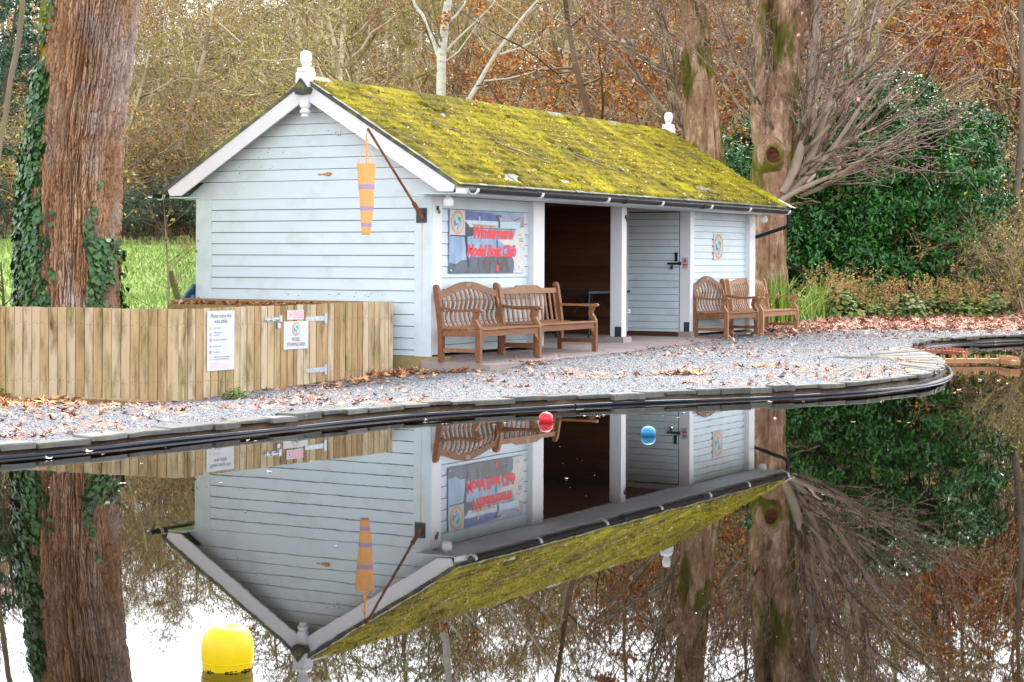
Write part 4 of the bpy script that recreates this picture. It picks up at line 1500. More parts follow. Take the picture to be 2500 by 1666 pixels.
for q in range(4):
    b.add([(0.03, -0.0042, 0.016 + q * 0.010), (0.10, -0.0042, 0.016 + q * 0.010), (0.10, -0.0042, 0.020 + q * 0.010), (0.03, -0.0042, 0.020 + q * 0.010)], [(0, 1, 2, 3)], 2)
obj('print', b.mesh('print', [M['ink_red'], M['ink'], M['ink_grey']], fix=False), wn)

# --- windsock pole and sock
px0 = Vector((-0.04, 0.13, 2.02))
px1 = Vector((-1.10, 0.285, 3.12))
pole = thing_shed('windsock_pole', 'rusty pole slanting up from plate on shed corner board', 'pole', 0, 0, 0)
b = MB()
b.bevbox(-0.042, -0.030, 0.068, 0.232, 1.955, 2.148, 0.004)
b.build('mounting_plate', M['shoe'], pole)
b = MB()
pts = [px0 + (px1 - px0) * q for q in np.linspace(0.0, 1, 10)]
b.tube(pts, [0.017] * 10, 8)
b.build('pole_tube', M['rust'], pole, smooth=True)
b = MB()
b.tube([px0, px0 + (px1 - px0) * 0.17], 0.028, 8)
b.build('socket', M['rust'], pole, smooth=True)
sock = thing_shed('windsock', 'pale orange windsock with mauve bands hanging limp against gable', 'windsock', -1.075, 0.32, 0)
zt, zb2 = 2.678, 1.785
prof = []
b = MB()
rows = [(2.678, 0.132), (2.668, 0.130), (2.50, 0.118), (2.42, 0.112), (2.418, 0.112), (2.355, 0.106), (2.353, 0.106), (2.145, 0.093), (2.143, 0.093), (2.088, 0.090), (2.086, 0.090), (1.935, 0.074), (1.933, 0.074), (1.882, 0.070), (1.880, 0.070), (1.84, 0.064), (1.79, 0.062), (1.785, 0.055)]
V, F_, mm = [], [], []
n = 22
rk = random.Random(2)
for z0, r0 in rows:
    for q in range(n):
        a = 2 * PI * q / n
        r_ = r0 * (1 + 0.03 * math.sin(3 * a + z0 * 9) + 0.02 * math.sin(5 * a - z0 * 14))
        V.append((r_ * 0.75 * math.cos(a), r_ * math.sin(a) + 0.01 * math.sin(z0 * 5), z0))
for i_ in range(len(rows) - 1):
    zz = (rows[i_][0] + rows[i_ + 1][0]) / 2
    band = 1 if (2.355 < zz < 2.418 or 2.088 < zz < 2.143 or 1.882 < zz < 1.933) else 0
    for q in range(n):
        F_.append((i_ * n + q, i_ * n + (q + 1) % n, (i_ + 1) * n + (q + 1) % n, (i_ + 1) * n + q))
        mm.append(band)
me = bpy.data.meshes.new('sleeve')
me.from_pydata(V, [], F_)
me.materials.append(M['sock'])
me.materials.append(M['sock_band'])
me.polygons.foreach_set('material_index', mm)
me.polygons.foreach_set('use_smooth', [True] * len(F_))
obj('sleeve', me, sock)
b = MB()
for a in (0.2, 1.5, 2.7, 3.9, 5.2):
    b.tube([(0.098 * math.cos(a), 0.13 * math.sin(a), 2.675), (0, 0, 3.02)], 0.0035, 4)
b.tube([(0.02, 0.01, 2.66), (0, 0, 3.02)], 0.011, 6)
b.build('bridle', M['sock'], sock)
b = MB()
b.tube([(0, 0, 3.015), (-0.005, -0.01, 3.06), (-0.02, -0.03, 3.115)], 0.004, 5)
b.build('swivel', M['black_iron'], sock)

# --- folding table inside the shelter
tb = thing_shed('folding_table', 'dark folding table standing in the open bay of shed', 'table', 6.55, 1.05, 0.20)
b = MB()
b.bevbox(0, 1.55, 0, 0.72, 0.730, 0.772, 0.004)
b.build('table_top', M['dark_table'], tb)
for x0 in (0.12, 1.40):
    for y0 in (0.06, 0.66):
        b = MB()
        b.tube([(x0, y0, 0.0), (x0, y0, 0.745)], 0.019, 8)
        b.build('leg', M['table_metal'], tb)
    b = MB()
    b.tube([(x0, 0.06, 0.30), (x0, 0.66, 0.30)], 0.012, 6)
    b.tube([(x0, 0.36, 0.745), (x0 + (0.35 if x0 < 1 else -0.35), 0.36, 0.60), (x0 + (0.02 if x0 < 1 else -0.02), 0.36, 0.42)], 0.010, 6)
    b.build('brace', M['black_iron'], tb)

# ================================================================== BENCHES
def bench(label, s0, t_back, z, w, style, nslat, rot=0.0, depth=0.56, mt='teak'):
    """local x along the bench, y towards the back (rear legs at y=0), z up"""
    x, y = W(s0, t_back)
    o = thing('garden_bench', label, 'bench', (x, y, z), ROT + rot, 'wooden garden benches in front of the shed')
    T = M[mt]
    fy = -depth
    lw = 0.062
    for xx in (lw / 2, w - lw / 2):
        b = MB()          # front leg, curving back above the seat to carry the arm
        b.bar([(xx, fy, 0), (xx, fy, 0.36), (xx, fy, 0.44), (xx, fy + 0.035, 0.50), (xx, fy + 0.065, 0.55), (xx, fy + 0.05, 0.60), (xx, fy + 0.035, 0.645)], (1, 0, 0), lw,
              [0.068, 0.068, 0.064, 0.060, 0.058, 0.062, 0.070])
        b.build('front_leg', T, o)
        b = MB()          # rear post leaning back, rounded head
        b.bar([(xx, 0, 0), (xx, 0.0, 0.30), (xx, 0.005, 0.45), (xx, 0.04, 0.72), (xx, 0.075, 0.93), (xx, 0.085, 0.975), (xx, 0.09, 0.995)], (1, 0, 0), lw,
              [0.070, 0.070, 0.078, 0.080, 0.080, 0.06, 0.02])
        b.build('rear_post', T, o)
        b = MB()
        b.bar([(xx, fy + 0.02, 0.155), (xx, -0.02, 0.155)], (1, 0, 0), 0.032, 0.05)
        b.build('stretcher', T, o)
        b = MB()
        b.bar([(xx, fy + 0.02, 0.375), (xx, -0.02, 0.365)], (1, 0, 0), 0.034, 0.075)
        b.build('side_rail', T, o)
        b = MB()          # arm: wavy top, scrolled end
        ay = [0.03, -0.06, -0.18, -0.30, -0.42, fy + 0.03, fy - 0.03, fy - 0.055]
        az = [0.700, 0.690, 0.668, 0.660, 0.668, 0.676, 0.668, 0.655] if style != 'plain' else [0.668] * 8
        b.bar([(xx, a, c) for a, c in zip(ay, az)], (1, 0, 0), [0.05, 0.055, 0.058, 0.06, 0.068, 0.075, 0.075, 0.06], [0.034, 0.034, 0.032, 0.030, 0.034, 0.042, 0.050, 0.02])
        b.build('arm', T, o)
    xa, xb = lw, w - lw
    b = MB()
    b.box(xa, xb, fy - 0.018, fy + 0.018, 0.335, 0.412)
    b.build('front_rail', T, o)
    for sg_, x0 in ((1, xa), (-1, xb)):
        b = MB()
        b.prism([(x0, 0.336), (x0 + sg_ * 0.10, 0.336), (x0 + sg_ * 0.085, 0.305), (x0 + sg_ * 0.045, 0.285), (x0 + sg_ * 0.03, 0.245), (x0, 0.235)], 'y', fy - 0.014, fy + 0.014)
        b.build('corner_brace', T, o)
    b = MB()
    b.box(xa, xb, -0.015, 0.025, 0.385, 0.455)
    b.build('back_rail', T, o)
    # dished seat slats
    for q, (yy, zz, hh) in enumerate(((fy + 0.012, 0.420, 0.10), (fy + 0.125, 0.418, 0.095), (fy + 0.235, 0.412, 0.095), (fy + 0.345, 0.410, 0.095), (fy + 0.455, 0.415, 0.095))):
        b = MB()
        b.box(xa - 0.03 * (q > 0) - (0.0 if q else 0), xb + 0.03 * (q > 0), yy - hh / 2, yy + hh / 2, zz, zz + 0.022)
        b.build('seat_slat', T, o)
    # top rail outline
    nx_ = 25
    us = np.linspace(0, 1, nx_)
    if style == 'arch':            # strong hump with ogee shoulders
        top = 0.905 + 0.125 * np.clip(np.sin(PI * us), 0, 1) ** 1.6
        low = top - 0.085 - 0.012 * np.sin(PI * us)
    elif style == 'low_arch':
        top = 0.920 + 0.085 * np.sin(PI * us)
        low = top - 0.075
    elif style == 'tall_arch':
        top = 0.895 + 0.150 * np.clip(np.sin(PI * us), 0, 1) ** 1.8
        low = top - 0.085
    else:                          # straight with a raised middle
        top = 0.910 + 0.045 * np.clip((0.23 - np.abs(us - 0.5)) / 0.06, 0, 1)
        low = np.full(nx_, 0.838)
    yb = lambda z_: 0.005 + 0.075 * (z_ - 0.45) / 0.5
    b = MB()
    V, F_ = [], []
    for q in range(nx_):
        xx = xa + (xb - xa) * us[q]
        for zz, dy in ((low[q], -0.018), (low[q], 0.018), (top[q], 0.018), (top[q], -0.018)):
            V.append((xx, yb(zz) + dy, zz))
    for q in range(nx_ - 1):
        for k_ in range(4):
            F_.append((q * 4 + k_, q * 4 + (k_ + 1) % 4, q * 4 + 4 + (k_ + 1) % 4, q * 4 + 4 + k_))
    F_ += [(3, 2, 1, 0), tuple(nx_ * 4 - 4 + k_ for k_ in range(4))]
    b.add(V, F_)
    tr = b.build('top_rail', T, o)
    b = MB()
    zc = float(top[nx_ // 2]) - 0.042
    pc = w / 2
    if style == 'low_arch':
        zc -= 0.055
    b.box(pc - 0.065, pc + 0.065, yb(zc) - 0.0215, yb(zc) - 0.0175, zc - 0.026, zc + 0.026)
    b.build('plaque', M['plaque'], tr)
    # back slats
    for q in range(nslat):
        u_ = (q + 0.5 + 0.0) / nslat
        xx = xa + (xb - xa) * u_
        zl = float(np.interp(u_, us, low)) + 0.012
        zs_ = np.linspace(0.452, zl, 9)
        k_ = (zs_ - 0.452) / (zl - 0.452)
        if style == 'plain':
            ys = yb(zs_)
        else:
            ys = yb(zs_) + 0.034 * np.sin(k_ * 2 * PI - 0.15)
        b = MB()
        b.bar([(xx, float(a), float(c)) for a, c in zip(ys, zs_)], (1, 0, 0), 0.046 if style != 'plain' else 0.048, 0.014)
        b.build('back_slat', T, o)
    return o


M['plaque'] = plain('brass plaque', (0.30, 0.20, 0.12), rough=0.4, metal=0.4)
bench('weathered teak bench with humped back rail and curved slats, nearest the pond fence', -0.13, -0.20, 0.156, 1.66, 'arch', 13, 0.0)
bench('teak bench with flat back and straight slats beneath open bay', 1.60, -0.10, 0.166, 1.78, 'plain', 12, -0.01)
bench('short teak bench with high humped back against far shed panel', 8.36, -0.035, 0.170, 1.40, 'tall_arch', 10, 0.0)
bench('light teak bench with gently arched back beyond the shed corner', 9.90, -0.045, 0.168, 1.95, 'low_arch', 17, 0.04, mt='teak_light')

# ================================================================== FENCE AND GATE
FR = (FB - FA) / np.linalg.norm(FB - FA)
FRA = math.atan2(FR[1], FR[0])
FLd = (FL - FA) / np.linalg.norm(FL - FA)
FLA = math.atan2(-FLd[1], -FLd[0])
fence = thing('timber_fence', 'waist high fence of vertical tan boards in front of shed', 'fence', (float(FA[0]), float(FA[1]), -0.08))
rf = random.Random(8)


def fboard(par, P0, d, a0, a1, zb, zt, off=0.0, name='board'):
    """upright board between distances a0..a1 along direction d from P0; front face at off"""
    nrm = np.array([d[1], -d[0]])
    if nrm[1] > 0:
        nrm = -nrm
    g = 0.0055
    c0, c1 = P0 + d * (a0 + g), P0 + d * (a1 - g)
    f0, f1 = c0 + nrm * off, c1 + nrm * off
    k0, k1 = f0 - nrm * 0.020, f1 - nrm * 0.020
    lean = rf.uniform(-0.003, 0.003)
    zt2 = zt + rf.uniform(-0.004, 0.004)
    zb2_ = zb + rf.uniform(-0.006, 0.006)
    base_p = Vector((*((f0 + f1) / 2), zb2_))
    e = 0.004
    dd = d * e
    b = MB()
    pts = []
    for zz in (zb2_, zt2):
        L_ = d * lean * (zz - zb2_)
        ring = [f0 + dd, f1 - dd, f1 - nrm * e, k1, k0, f0 - nrm * e]
        pts += [(float(p[0] + L_[0] - base_p.x), float(p[1] + L_[1] - base_p.y), zz - zb2_) for p in ring]
    fs = [tuple(range(5, -1, -1)), tuple(range(6, 12))] + [(q, (q + 1) % 6, 6 + (q + 1) % 6, 6 + q) for q in range(6)]
    b.add(pts, fs)
    # recessed tongue behind the joint
    tg = [f1 - nrm * 0.013 - d * 0.002, f1 - nrm * 0.013 + d * 0.016, f1 - nrm * 0.018 + d * 0.016, f1 - nrm * 0.018 - d * 0.002]
    b.hexa([(float(p[0] - base_p.x), float(p[1] - base_p.y), zz) for zz in (0.004, zt2 - zb2_ - 0.006) for p in tg])
    # two pairs of nail heads
    o = b.build(name, M['fence'], par)
    pl = par.location
    o.location = (base_p.x - pl.x, base_p.y - pl.y, zb2_ - pl.z)
    return o


RE = [0.003, 0.113, 0.155, 0.279, 0.405, 0.526, 0.648, 0.771, 0.909, 1.013, 1.133, 1.259, 1.375, 1.487, 1.608, 1.729, 1.844, 1.964, 2.025, 2.146, 2.261, 2.385, 2.502, 2.613, 2.732, 2.844, 2.957, 3.079, 3.194, 3.302, 3.419, 3.533, 3.647, 3.758, 3.832, 3.931]
LE = [2.642, 2.522, 2.402, 2.322, 2.202, 2.082, 1.961, 1.843, 1.723, 1.601, 1.479, 1.36, 1.239, 1.117, 0.997, 0.875, 0.751, 0.63, 0.51, 0.389, 0.266, 0.142, 0.0]
gate = None
gP = FA + FR * 2.505
gate = thing('timber_gate', 'boarded gate with steel hinges and padlocked bolt set in fence', 'gate', (float(gP[0]), float(gP[1]), 0.0))
for a0, a1 in zip(RE[:-1], RE[1:]):
    k = (a0 + a1) / 2 / 3.93
    zt, zb = 0.921 + 0.031 * k, -0.078 + 0.114 * k
    isg = 1.37 < a0 and a1 < 2.51
    fboard(gate if isg else fence, FA, FR, a0, a1, zb + (0.01 if isg else 0), zt - (0.004 if isg else 0), off=0.004 if isg else rf.uniform(-0.002, 0.003), name='board')
for a1, a0 in zip(LE[:-1], LE[1:]):
    k = (a0 + a1) / 2 / 2.0
    fboard(fence, FA, FLd, a0, a1, -0.078 + 0.004 * k, 0.921 - 0.002 * k, off=rf.uniform(-0.002, 0.003))
# rails and posts behind the boards
nR = np.array([FR[1], -FR[0]])
nL = np.array([-FLd[1], FLd[0]])
if nL[1] > 0:
    nL = -nL
for P0, d, nn, L_ in ((FA, FR, nR, 1.36), (FA + FR * 2.52, FR, nR, 1.40), (FA, FLd, nL, 2.62)):
    for zz in (0.12, 0.70):
        b = MB()
        p, q = P0 - nn * 0.045, P0 + d * L_ - nn * 0.045
        b.bar([(p[0] - FA[0], p[1] - FA[1], zz + 0.08), (q[0] - FA[0], q[1] - FA[1], zz + 0.08)], (0, 0, 1), 0.075, 0.04)
        b.build('rail', M['timber'], fence)
for P0, d, nn, a in ((FA, FR, nR, 0.06), (FA, FR, nR, 1.32), (FA, FR, nR, 2.58), (FA, FR, nR, 3.88), (FA, FLd, nL, 1.4), (FA, FLd, nL, 2.6)):
    p = P0 + d * a - nn * 0.11 - FA
    b = MB()
    b.box(p[0] - 0.04, p[0] + 0.04, p[1] - 0.04, p[1] + 0.04, -0.2, 0.94)
    b.build('fence_post', M['timber'], fence)
# nail heads on the fence, in rows
b = MB()
for P0, d, E_, nn in ((FA, FR, RE, nR), (FA, FLd, LE[::-1], nL)):
    for a0, a1 in zip(E_[:-1], E_[1:]):
        if d is FR and 1.37 < a0 and a1 < 2.51:
            continue
        for zz in (0.74, 0.10):
            for k in (0.3, 0.72):
                p = P0 + d * (a0 + (a1 - a0) * k) - FA
                z_ = zz + rf.uniform(-0.025, 0.025) + 0.08
                p = p + nn * 0.002
                b.tube([(p[0], p[1], z_), (p[0] + nn[0] * 0.0035, p[1] + nn[1] * 0.0035, z_)], 0.0045, 5)
nails = b.build('nail_heads', M['black_iron'], fence)


def fence_thing(name, label, cat, a, z, off, par=None):
    p = FA + FR * a + nR * off
    return thing(name, label, cat, (float(p[0]), float(p[1]), z), FRA)


# gate hardware (local frame: x along the fence, -y out of the face)
gl_off = gP + nR * 0.0045


def gate_part(name, b, mt, a, z):
    o = b.build(name, M[mt], gate)
    p = FA + FR * a + nR * 0.0045
    o.location = (float(p[0] - gP[0]), float(p[1] - gP[1]), z)
    o.rotation_euler = (0, 0, FRA)
    return o


for zz in (0.765, 0.150):
    b = MB()
    b.prism([(-0.335, -0.012), (-0.315, -0.024), (0.02, -0.030), (0.02, 0.030), (-0.315, 0.024), (-0.335, 0.012)], 'y', -0.006, 0.0)
    b.box(0.030, 0.072, -0.008, 0.0, -0.065, 0.065)
    b.tube([(0.025, -0.008, -0.035), (0.025, -0.008, 0.035)], 0.010, 8)
    for xx in (-0.29, -0.17, -0.05):
        b.tube([(xx, -0.010, 0), (xx, 0, 0)], 0.008, 8)
    gate_part('hinge', b, 'galv', 2.505, zz)
b = MB()
b.box(-0.15, 0.13, -0.005, 0.0, -0.020, 0.026)
b.tube([(-0.165, -0.014, 0.004), (0.10, -0.014, 0.004)], 0.010, 8)
for xx in (-0.12, -0.03, 0.10):
    b.box(xx - 0.015, xx + 0.015, -0.026, 0.0, -0.014, 0.024)
b.box(0.10, 0.15, -0.010, 0.0, -0.03, 0.045)
gate_part('bolt', b, 'galv', 1.585, 0.772)
b = MB()
b.bevbox(-0.026, 0.026, -0.030, -0.012, -0.10, -0.045, 0.004)
b.tube([(-0.014, -0.021, -0.048), (-0.014, -0.021, -0.022), (0, -0.021, -0.010), (0.014, -0.021, -0.022), (0.014, -0.021, -0.048)], 0.0055, 6)
gate_part('padlock', b, 'galv', 1.665, 0.770)

# notices on the fence
en = fence_thing('safety_notice', 'tall white safety notice headed Please enjoy this area safely', 'sign', 0.452, 0.226, 0.006)
ew, eh = 0.455, 0.668
b = MB()
b.box(0, ew, -0.004, 0.0, 0, eh)
b.build('board', M['sign_white'], en)


def put(par, txt, size, x, z, mat_='ink', align='LEFT', **kw):
    o = obj('lettering', text_mesh(txt, size, M[mat_], align=align, depth=0.0052, **kw), par)
    o.location = (x, 0, z)
    return o


put(en, 'Please enjoy this', 0.060, ew / 2, 0.610, 'ink', 'CENTER', sx=0.86)
put(en, 'area safely', 0.060, ew / 2, 0.550, 'ink', 'CENTER', sx=0.86)
lines_ = [('Water Caution', 0.475, 't'), ('Children must be', 0.424, ''), ('accompanied', 0.398, 'c'), ('No paddling or bathing please', 0.343, 'r'), ('All dogs on leads', 0.272, 'c'), ('No barbecues', 0.207, 'r'),
          ('Please ask for assistance if anything', 0.152, ''), ('is dropped into the boating pond', 0.128, 't')]
for txt, zz, k in lines_:
    put(en, txt, 0.0235, 0.105, zz, 'ink_grey', 'LEFT', sx=0.80)
for zz in (0.085, 0.066, 0.047, 0.030):
    b = MB()
    b.add([(0.05, -0.0050, zz), (0.05 + (0.14 if zz > 0.08 else 0.33), -0.0050, zz), (0.05 + (0.14 if zz > 0.08 else 0.33), -0.0050, zz + 0.004), (0.05, -0.0050, zz + 0.004)], [(0, 1, 2, 3)])
    obj('small_print', b.mesh('small_print', [M['pink']], fix=False), en)
ib = MB()
for zz, k in ((0.470, 't'), (0.405, 'c'), (0.343, 'r'), (0.272, 'c'), (0.207, 'r'), (0.140, 't')):
    cx_ = 0.055
    if k == 't':
        ib.add([(cx_ - 0.024, -0.0050, zz - 0.018), (cx_ + 0.024, -0.0050, zz - 0.018), (cx_, -0.0050, zz + 0.026)], [(0, 1, 2)], 0)
        ib.add([(cx_ - 0.013, -0.0056, zz - 0.012), (cx_ + 0.013, -0.0056, zz - 0.012), (cx_, -0.0056, zz + 0.012)], [(0, 1, 2)], 3)
        ib.add([(cx_ - 0.004, -0.0060, zz - 0.010), (cx_ + 0.004, -0.0060, zz - 0.010), (cx_ + 0.002, -0.0060, zz + 0.008)], [(0, 1, 2)], 1)
    else:
        n = 22
        V = [(cx_ + r_ * math.cos(2 * PI * q / n), -0.0050, zz + r_ * math.sin(2 * PI * q / n)) for r_ in (0.021, 0.0165) for q in range(n)]
        ib.add(V, [(q, (q + 1) % n, n + (q + 1) % n, n + q) for q in range(n)], 2 if k == 'r' else 4)
        ib.add([(cx_ - 0.006, -0.0052, zz - 0.010), (cx_ + 0.005, -0.0052, zz - 0.010), (cx_ + 0.007, -0.0052, zz + 0.008), (cx_ - 0.003, -0.0052, zz + 0.012)], [(0, 1, 2, 3)], 1)
obj('pictograms', ib.mesh('pictograms', [M['ink_yellow'], M['ink_grey'], M['ink_red'], M['sign_white'], M['pink']], fix=False), en)

ms = fence_thing('steaming_sign', 'square white sign with emblem reading MODEL STEAMING AREA on gate', 'sign', 1.764, 0.416, 0.0105)
mw, mh = 0.450, 0.327
b = MB()
b.box(0, mw, -0.004, 0.0, 0, mh)
b.build('board', M['sign_white'], ms)
put(ms, 'MODEL', 0.062, mw / 2, 0.112, 'ink', 'CENTER', sx=0.72)
put(ms, 'STEAMING AREA', 0.062, mw / 2, 0.054, 'ink', 'CENTER', sx=0.72)
crest(ms, mw / 2, 0.235, 0.074, 0.078, -0.0045)
ps = fence_thing('pink_notice', 'small sun faded pink notice above the steaming sign on gate', 'sign', 1.825, 0.762, 0.0105)
b = MB()
b.box(0, 0.308, -0.004, 0.0, 0, 0.112)
b.build('board', M['sign_white'], ps)
b = MB()
b.add([(0.10, -0.0048, 0.012), (0.298, -0.0048, 0.012), (0.298, -0.0048, 0.10), (0.10, -0.0048, 0.10)], [(0, 1, 2, 3)], 0)
n = 24
V = [(0.052 + r_ * math.cos(2 * PI * q / n), -0.0048, 0.056 + r_ * math.sin(2 * PI * q / n)) for r_ in (0.040, 0.033) for q in range(n)]
b.add(V, [(q, (q + 1) % n, n + (q + 1) % n, n + q) for q in range(n)], 0)
b.add([(0.040, -0.0052, 0.040), (0.052, -0.0052, 0.036), (0.066, -0.0052, 0.066), (0.056, -0.0052, 0.076)], [(0, 1, 2, 3)], 1)
for q in range(3):
    b.add([(0.112, -0.0052, 0.034 + q * 0.02), (0.27, -0.0052, 0.034 + q * 0.02), (0.27, -0.0052, 0.038 + q * 0.02), (0.112, -0.0052, 0.038 + q * 0.02)], [(0, 1, 2, 3)], 2)
faint = plain('fainter pink', (0.86, 0.55, 0.60), rough=0.5, var=0.04)
obj('print', b.mesh('print', [M['pink'], M['ink_red'], faint], fix=False), ps)

# ================================================================== BEHIND THE FENCE
bx = thing_shed('leaf_box', 'long timber edged box heaped with brown leaves behind fence', 'planter', -0.18, 0.55, -0.05)
b = MB()
b.box(-0.03, 0.0, 0.0, 3.42, 0.55, 0.975)
b.build('back_plank', M['timber'], bx)
b = MB()
b.box(-0.26, -0.03, 3.39, 3.43, 0.55, 0.955)
b.build('end_plank', M['timber'], bx)
b = MB()
b.hexa([(-0.26, 0.0, 0.0), (-0.03, 0.0, 0.0), (-0.03, 3.39, 0.0), (-0.26, 3.39, 0.0), (-0.26, 0.0, 0.88), (-0.03, 0.0, 0.90), (-0.03, 3.39, 0.90), (-0.26, 3.39, 0.88)])
b.build('fill', M['litter_ground'], bx)
b = MB()
b.box(-0.29, -0.262, 0.3, 3.43, 0.30, 0.90)
b.build('front_plank', M['timber'], bx)
n = 260
P = np.stack([rng.uniform(-0.26, -0.05, n), rng.uniform(0.9, 3.35, n), 0.905 + rng.uniform(0, 0.035, n)], 1)
V, Fc = maple_cloud(P, rng.uniform(0, 6.28, n), rng.uniform(0.03, 0.06, n), rng.normal(0, 0.35, (n, 2)), rng.uniform(-0.1, 0.5, n))
o = obj('leaf_heap', mesh_np('leaf_heap', V, [(Fc, 0)], [M['fallen']]), bx)
o['kind'] = 'stuff'

tp = thing_shed('tarpaulin', 'blue tarpaulin draped over a stack at shed back corner', 'tarpaulin', -0.10, 3.88, -0.05)
b = MB()
nu, nv = 12, 12
V, F_ = [], []
for i_ in range(nu):
    for j_ in range(nv):
        u_, v_ = i_ / (nu - 1), j_ / (nv - 1)
        t_ = 0.005 + 0.92 * v_
        zz = 1.165 - 0.05 * u_ - 1.05 * v_ + 0.012 * math.sin(u_ * 9 + v_ * 7)
        V.append((u_ * 1.1, t_ + 0.012 * math.sin(u_ * 13), max(zz, 0.05)))
k0 = len(V)
V += [(x_, y_ - 0.02, z_ - 0.02) for x_, y_, z_ in V]
for i_ in range(nu - 1):
    for j_ in range(nv - 1):
        a = i_ * nv + j_
        F_.append((a, a + 1, a + nv + 1, a + nv))
        F_.append((k0 + a, k0 + a + nv, k0 + a + nv + 1, k0 + a + 1))
for j_ in range(nv - 1):
    F_.append((j_, k0 + j_, k0 + j_ + 1, j_ + 1))
b.add(V, F_)
b.build('sheet', M['tarp'], tp, smooth=True)
b = MB()
b.prism([(0.02, 0.0), (0.80, 0.0), (0.70, 0.25), (0.30, 0.72), (0.02, 1.02)], 'x', 0.03, 1.05)
b.build('stack', M['tarp'], tp)

lp0 = at(445, 760, 27.4)
lp1 = at(414, 660, 27.2)
b = MB()
dv = Vector(lp1) - Vector(lp0)
pA = Vector(lp0) - dv * 1.15
b.bar([pA, Vector(lp1)], (1, 0, 0), 0.085, 0.075)
o = b.build('leaning_post', M['mossy_timber'])
tag(o, 'leaning square post stained green on lawn behind fence', 'post')

# ================================================================== ON THE WATER
yb_ = ground_pt(552, 1636, 0)
bo = thing('buoy', 'large yellow barrel shaped buoy floating in the foreground', 'buoy', (yb_[0], yb_[1] + 0.03, 0.0))
b = MB()
pr = [(0.035, -0.085), (0.070, -0.07), (0.082, -0.03), (0.087, 0.0), (0.0925, 0.03), (0.0945, 0.06), (0.0935, 0.088), (0.088, 0.113), (0.077, 0.134), (0.062, 0.147), (0.047, 0.152), (0.034, 0.150), (0.022, 0.143), (0.008, 0.139)]
b.lathe(pr, 36)
b.build('float', M['yellow_buoy'], bo, smooth=True)
b = MB()
pr = [(0.0915, 0.030), (0.0925, 0.032), (0.0932, 0.036), (0.0928, 0.038)]
b.lathe([(0.0900, 0.0250), (0.0929, 0.0265), (0.0932, 0.0280), (0.0910, 0.0295)], 36)
b.build('mould_line', M['yellow_buoy'], bo, smooth=True)
b = MB()
rw = random.Random(4)
for q in range(46):
    a = rw.uniform(0, 2 * PI)
    z0 = rw.uniform(0.001, 0.006)
    r_ = 0.0868 + z0 * 0.17
    da, hz = rw.uniform(0.01, 0.07), rw.uniform(0.0008, 0.003)
    b.hexa([(r_ * 0.98 * math.cos(a - da), r_ * 0.98 * math.sin(a - da), z0 - hz), ((r_ + 0.002) * math.cos(a - da), (r_ + 0.002) * math.sin(a - da), z0 - hz), ((r_ + 0.002) * math.cos(a + da), (r_ + 0.002) * math.sin(a + da), z0 - hz), (r_ * 0.98 * math.cos(a + da), r_ * 0.98 * math.sin(a + da), z0 - hz),
            (r_ * 0.98 * math.cos(a - da), r_ * 0.98 * math.sin(a - da), z0 + hz), ((r_ + 0.002) * math.cos(a - da), (r_ + 0.002) * math.sin(a - da), z0 + hz), ((r_ + 0.002) * math.cos(a + da), (r_ + 0.002) * math.sin(a + da), z0 + hz), (r_ * 0.98 * math.cos(a + da), r_ * 0.98 * math.sin(a + da), z0 + hz)])
b.build('weed', M['weed_line'], bo)
for (px, py), label, mt, r_, sq, zc in (((1333, 1031), 'small red ball buoy floating off the kerb', 'red_buoy', 0.067, 0.95, 0.028), ((1583, 1064), 'small blue rounded buoy farther right on the water', 'blue_buoy', 0.063, 0.82, 0.026)):
    x, y = ground_pt(px, py, 0)
    bo = thing('buoy', label, 'buoy', (x, y + 0.02, 0.0))
    b = MB()
    pr = [(r_ * max(0.08, abs(math.cos(a))) ** 0.85, zc + r_ * sq * math.sin(a)) for a in np.linspace(-1.45, 1.45, 17)]
    b.lathe(pr, 28)
    b.build('float', M[mt], bo, smooth=True)
    b = MB()
    b.lathe([(0.014, zc + r_ * sq * 0.97), (0.016, zc + r_ * sq * 1.03), (0.008, zc + r_ * sq * 1.05)], 12)
    b.build('cap', M[mt], bo, smooth=True)

# model jetties at the mouth of the inlet
def jetty(name, label, P0, P1, P2, ztop, h, w, mt, npeg, npeg2, peg):
    x0, y0 = P0
    o = thing(name, label, 'jetty', (x0, y0, 0.0), group=None)
    loc = lambda p, z: (p[0] - x0, p[1] - y0, z)
    for nm, A_, B_ in (('deck_beam', P0, P1), ('end_beam', P1, P2)):
        b = MB()
        d = Vector((B_[0] - A_[0], B_[1] - A_[1], 0)).normalized()
        sd = Vector((-d.y, d.x, 0))
        b.bar([loc(A_, ztop - h / 2), loc(B_, ztop - h / 2)], tuple(sd), w, h)
        b.build(nm, M[mt], o)
    for A_, B_, n in ((P0, P1, npeg), (P1, P2, npeg2)):
        for q in range(n):
            k = (q + 0.6) / n
            d = Vector((B_[0] - A_[0], B_[1] - A_[1], 0)).normalized()
            sd = Vector((-d.y, d.x, 0))
            for side_ in (-1, 1):
                p = (A_[0] + (B_[0] - A_[0]) * k + sd.x * side_ * w * 0.36, A_[1] + (B_[1] - A_[1]) * k + sd.y * side_ * w * 0.36)
                b = MB()
                b.tube([loc(p, ztop - 0.01), loc(p, ztop + peg)], 0.014, 6)
                b.build('peg', M[mt], o)
    for k in (0.08, 0.55):
        p = (P0[0] + (P1[0] - P0[0]) * k, P0[1] + (P1[1] - P0[1]) * k)
        b = MB()
        b.box(p[0] - x0 - 0.03, p[0] - x0 + 0.03, p[1] - y0 - 0.03, p[1] - y0 + 0.03, -0.5, ztop - h)
        b.build('pile', M[mt], o)
    return o


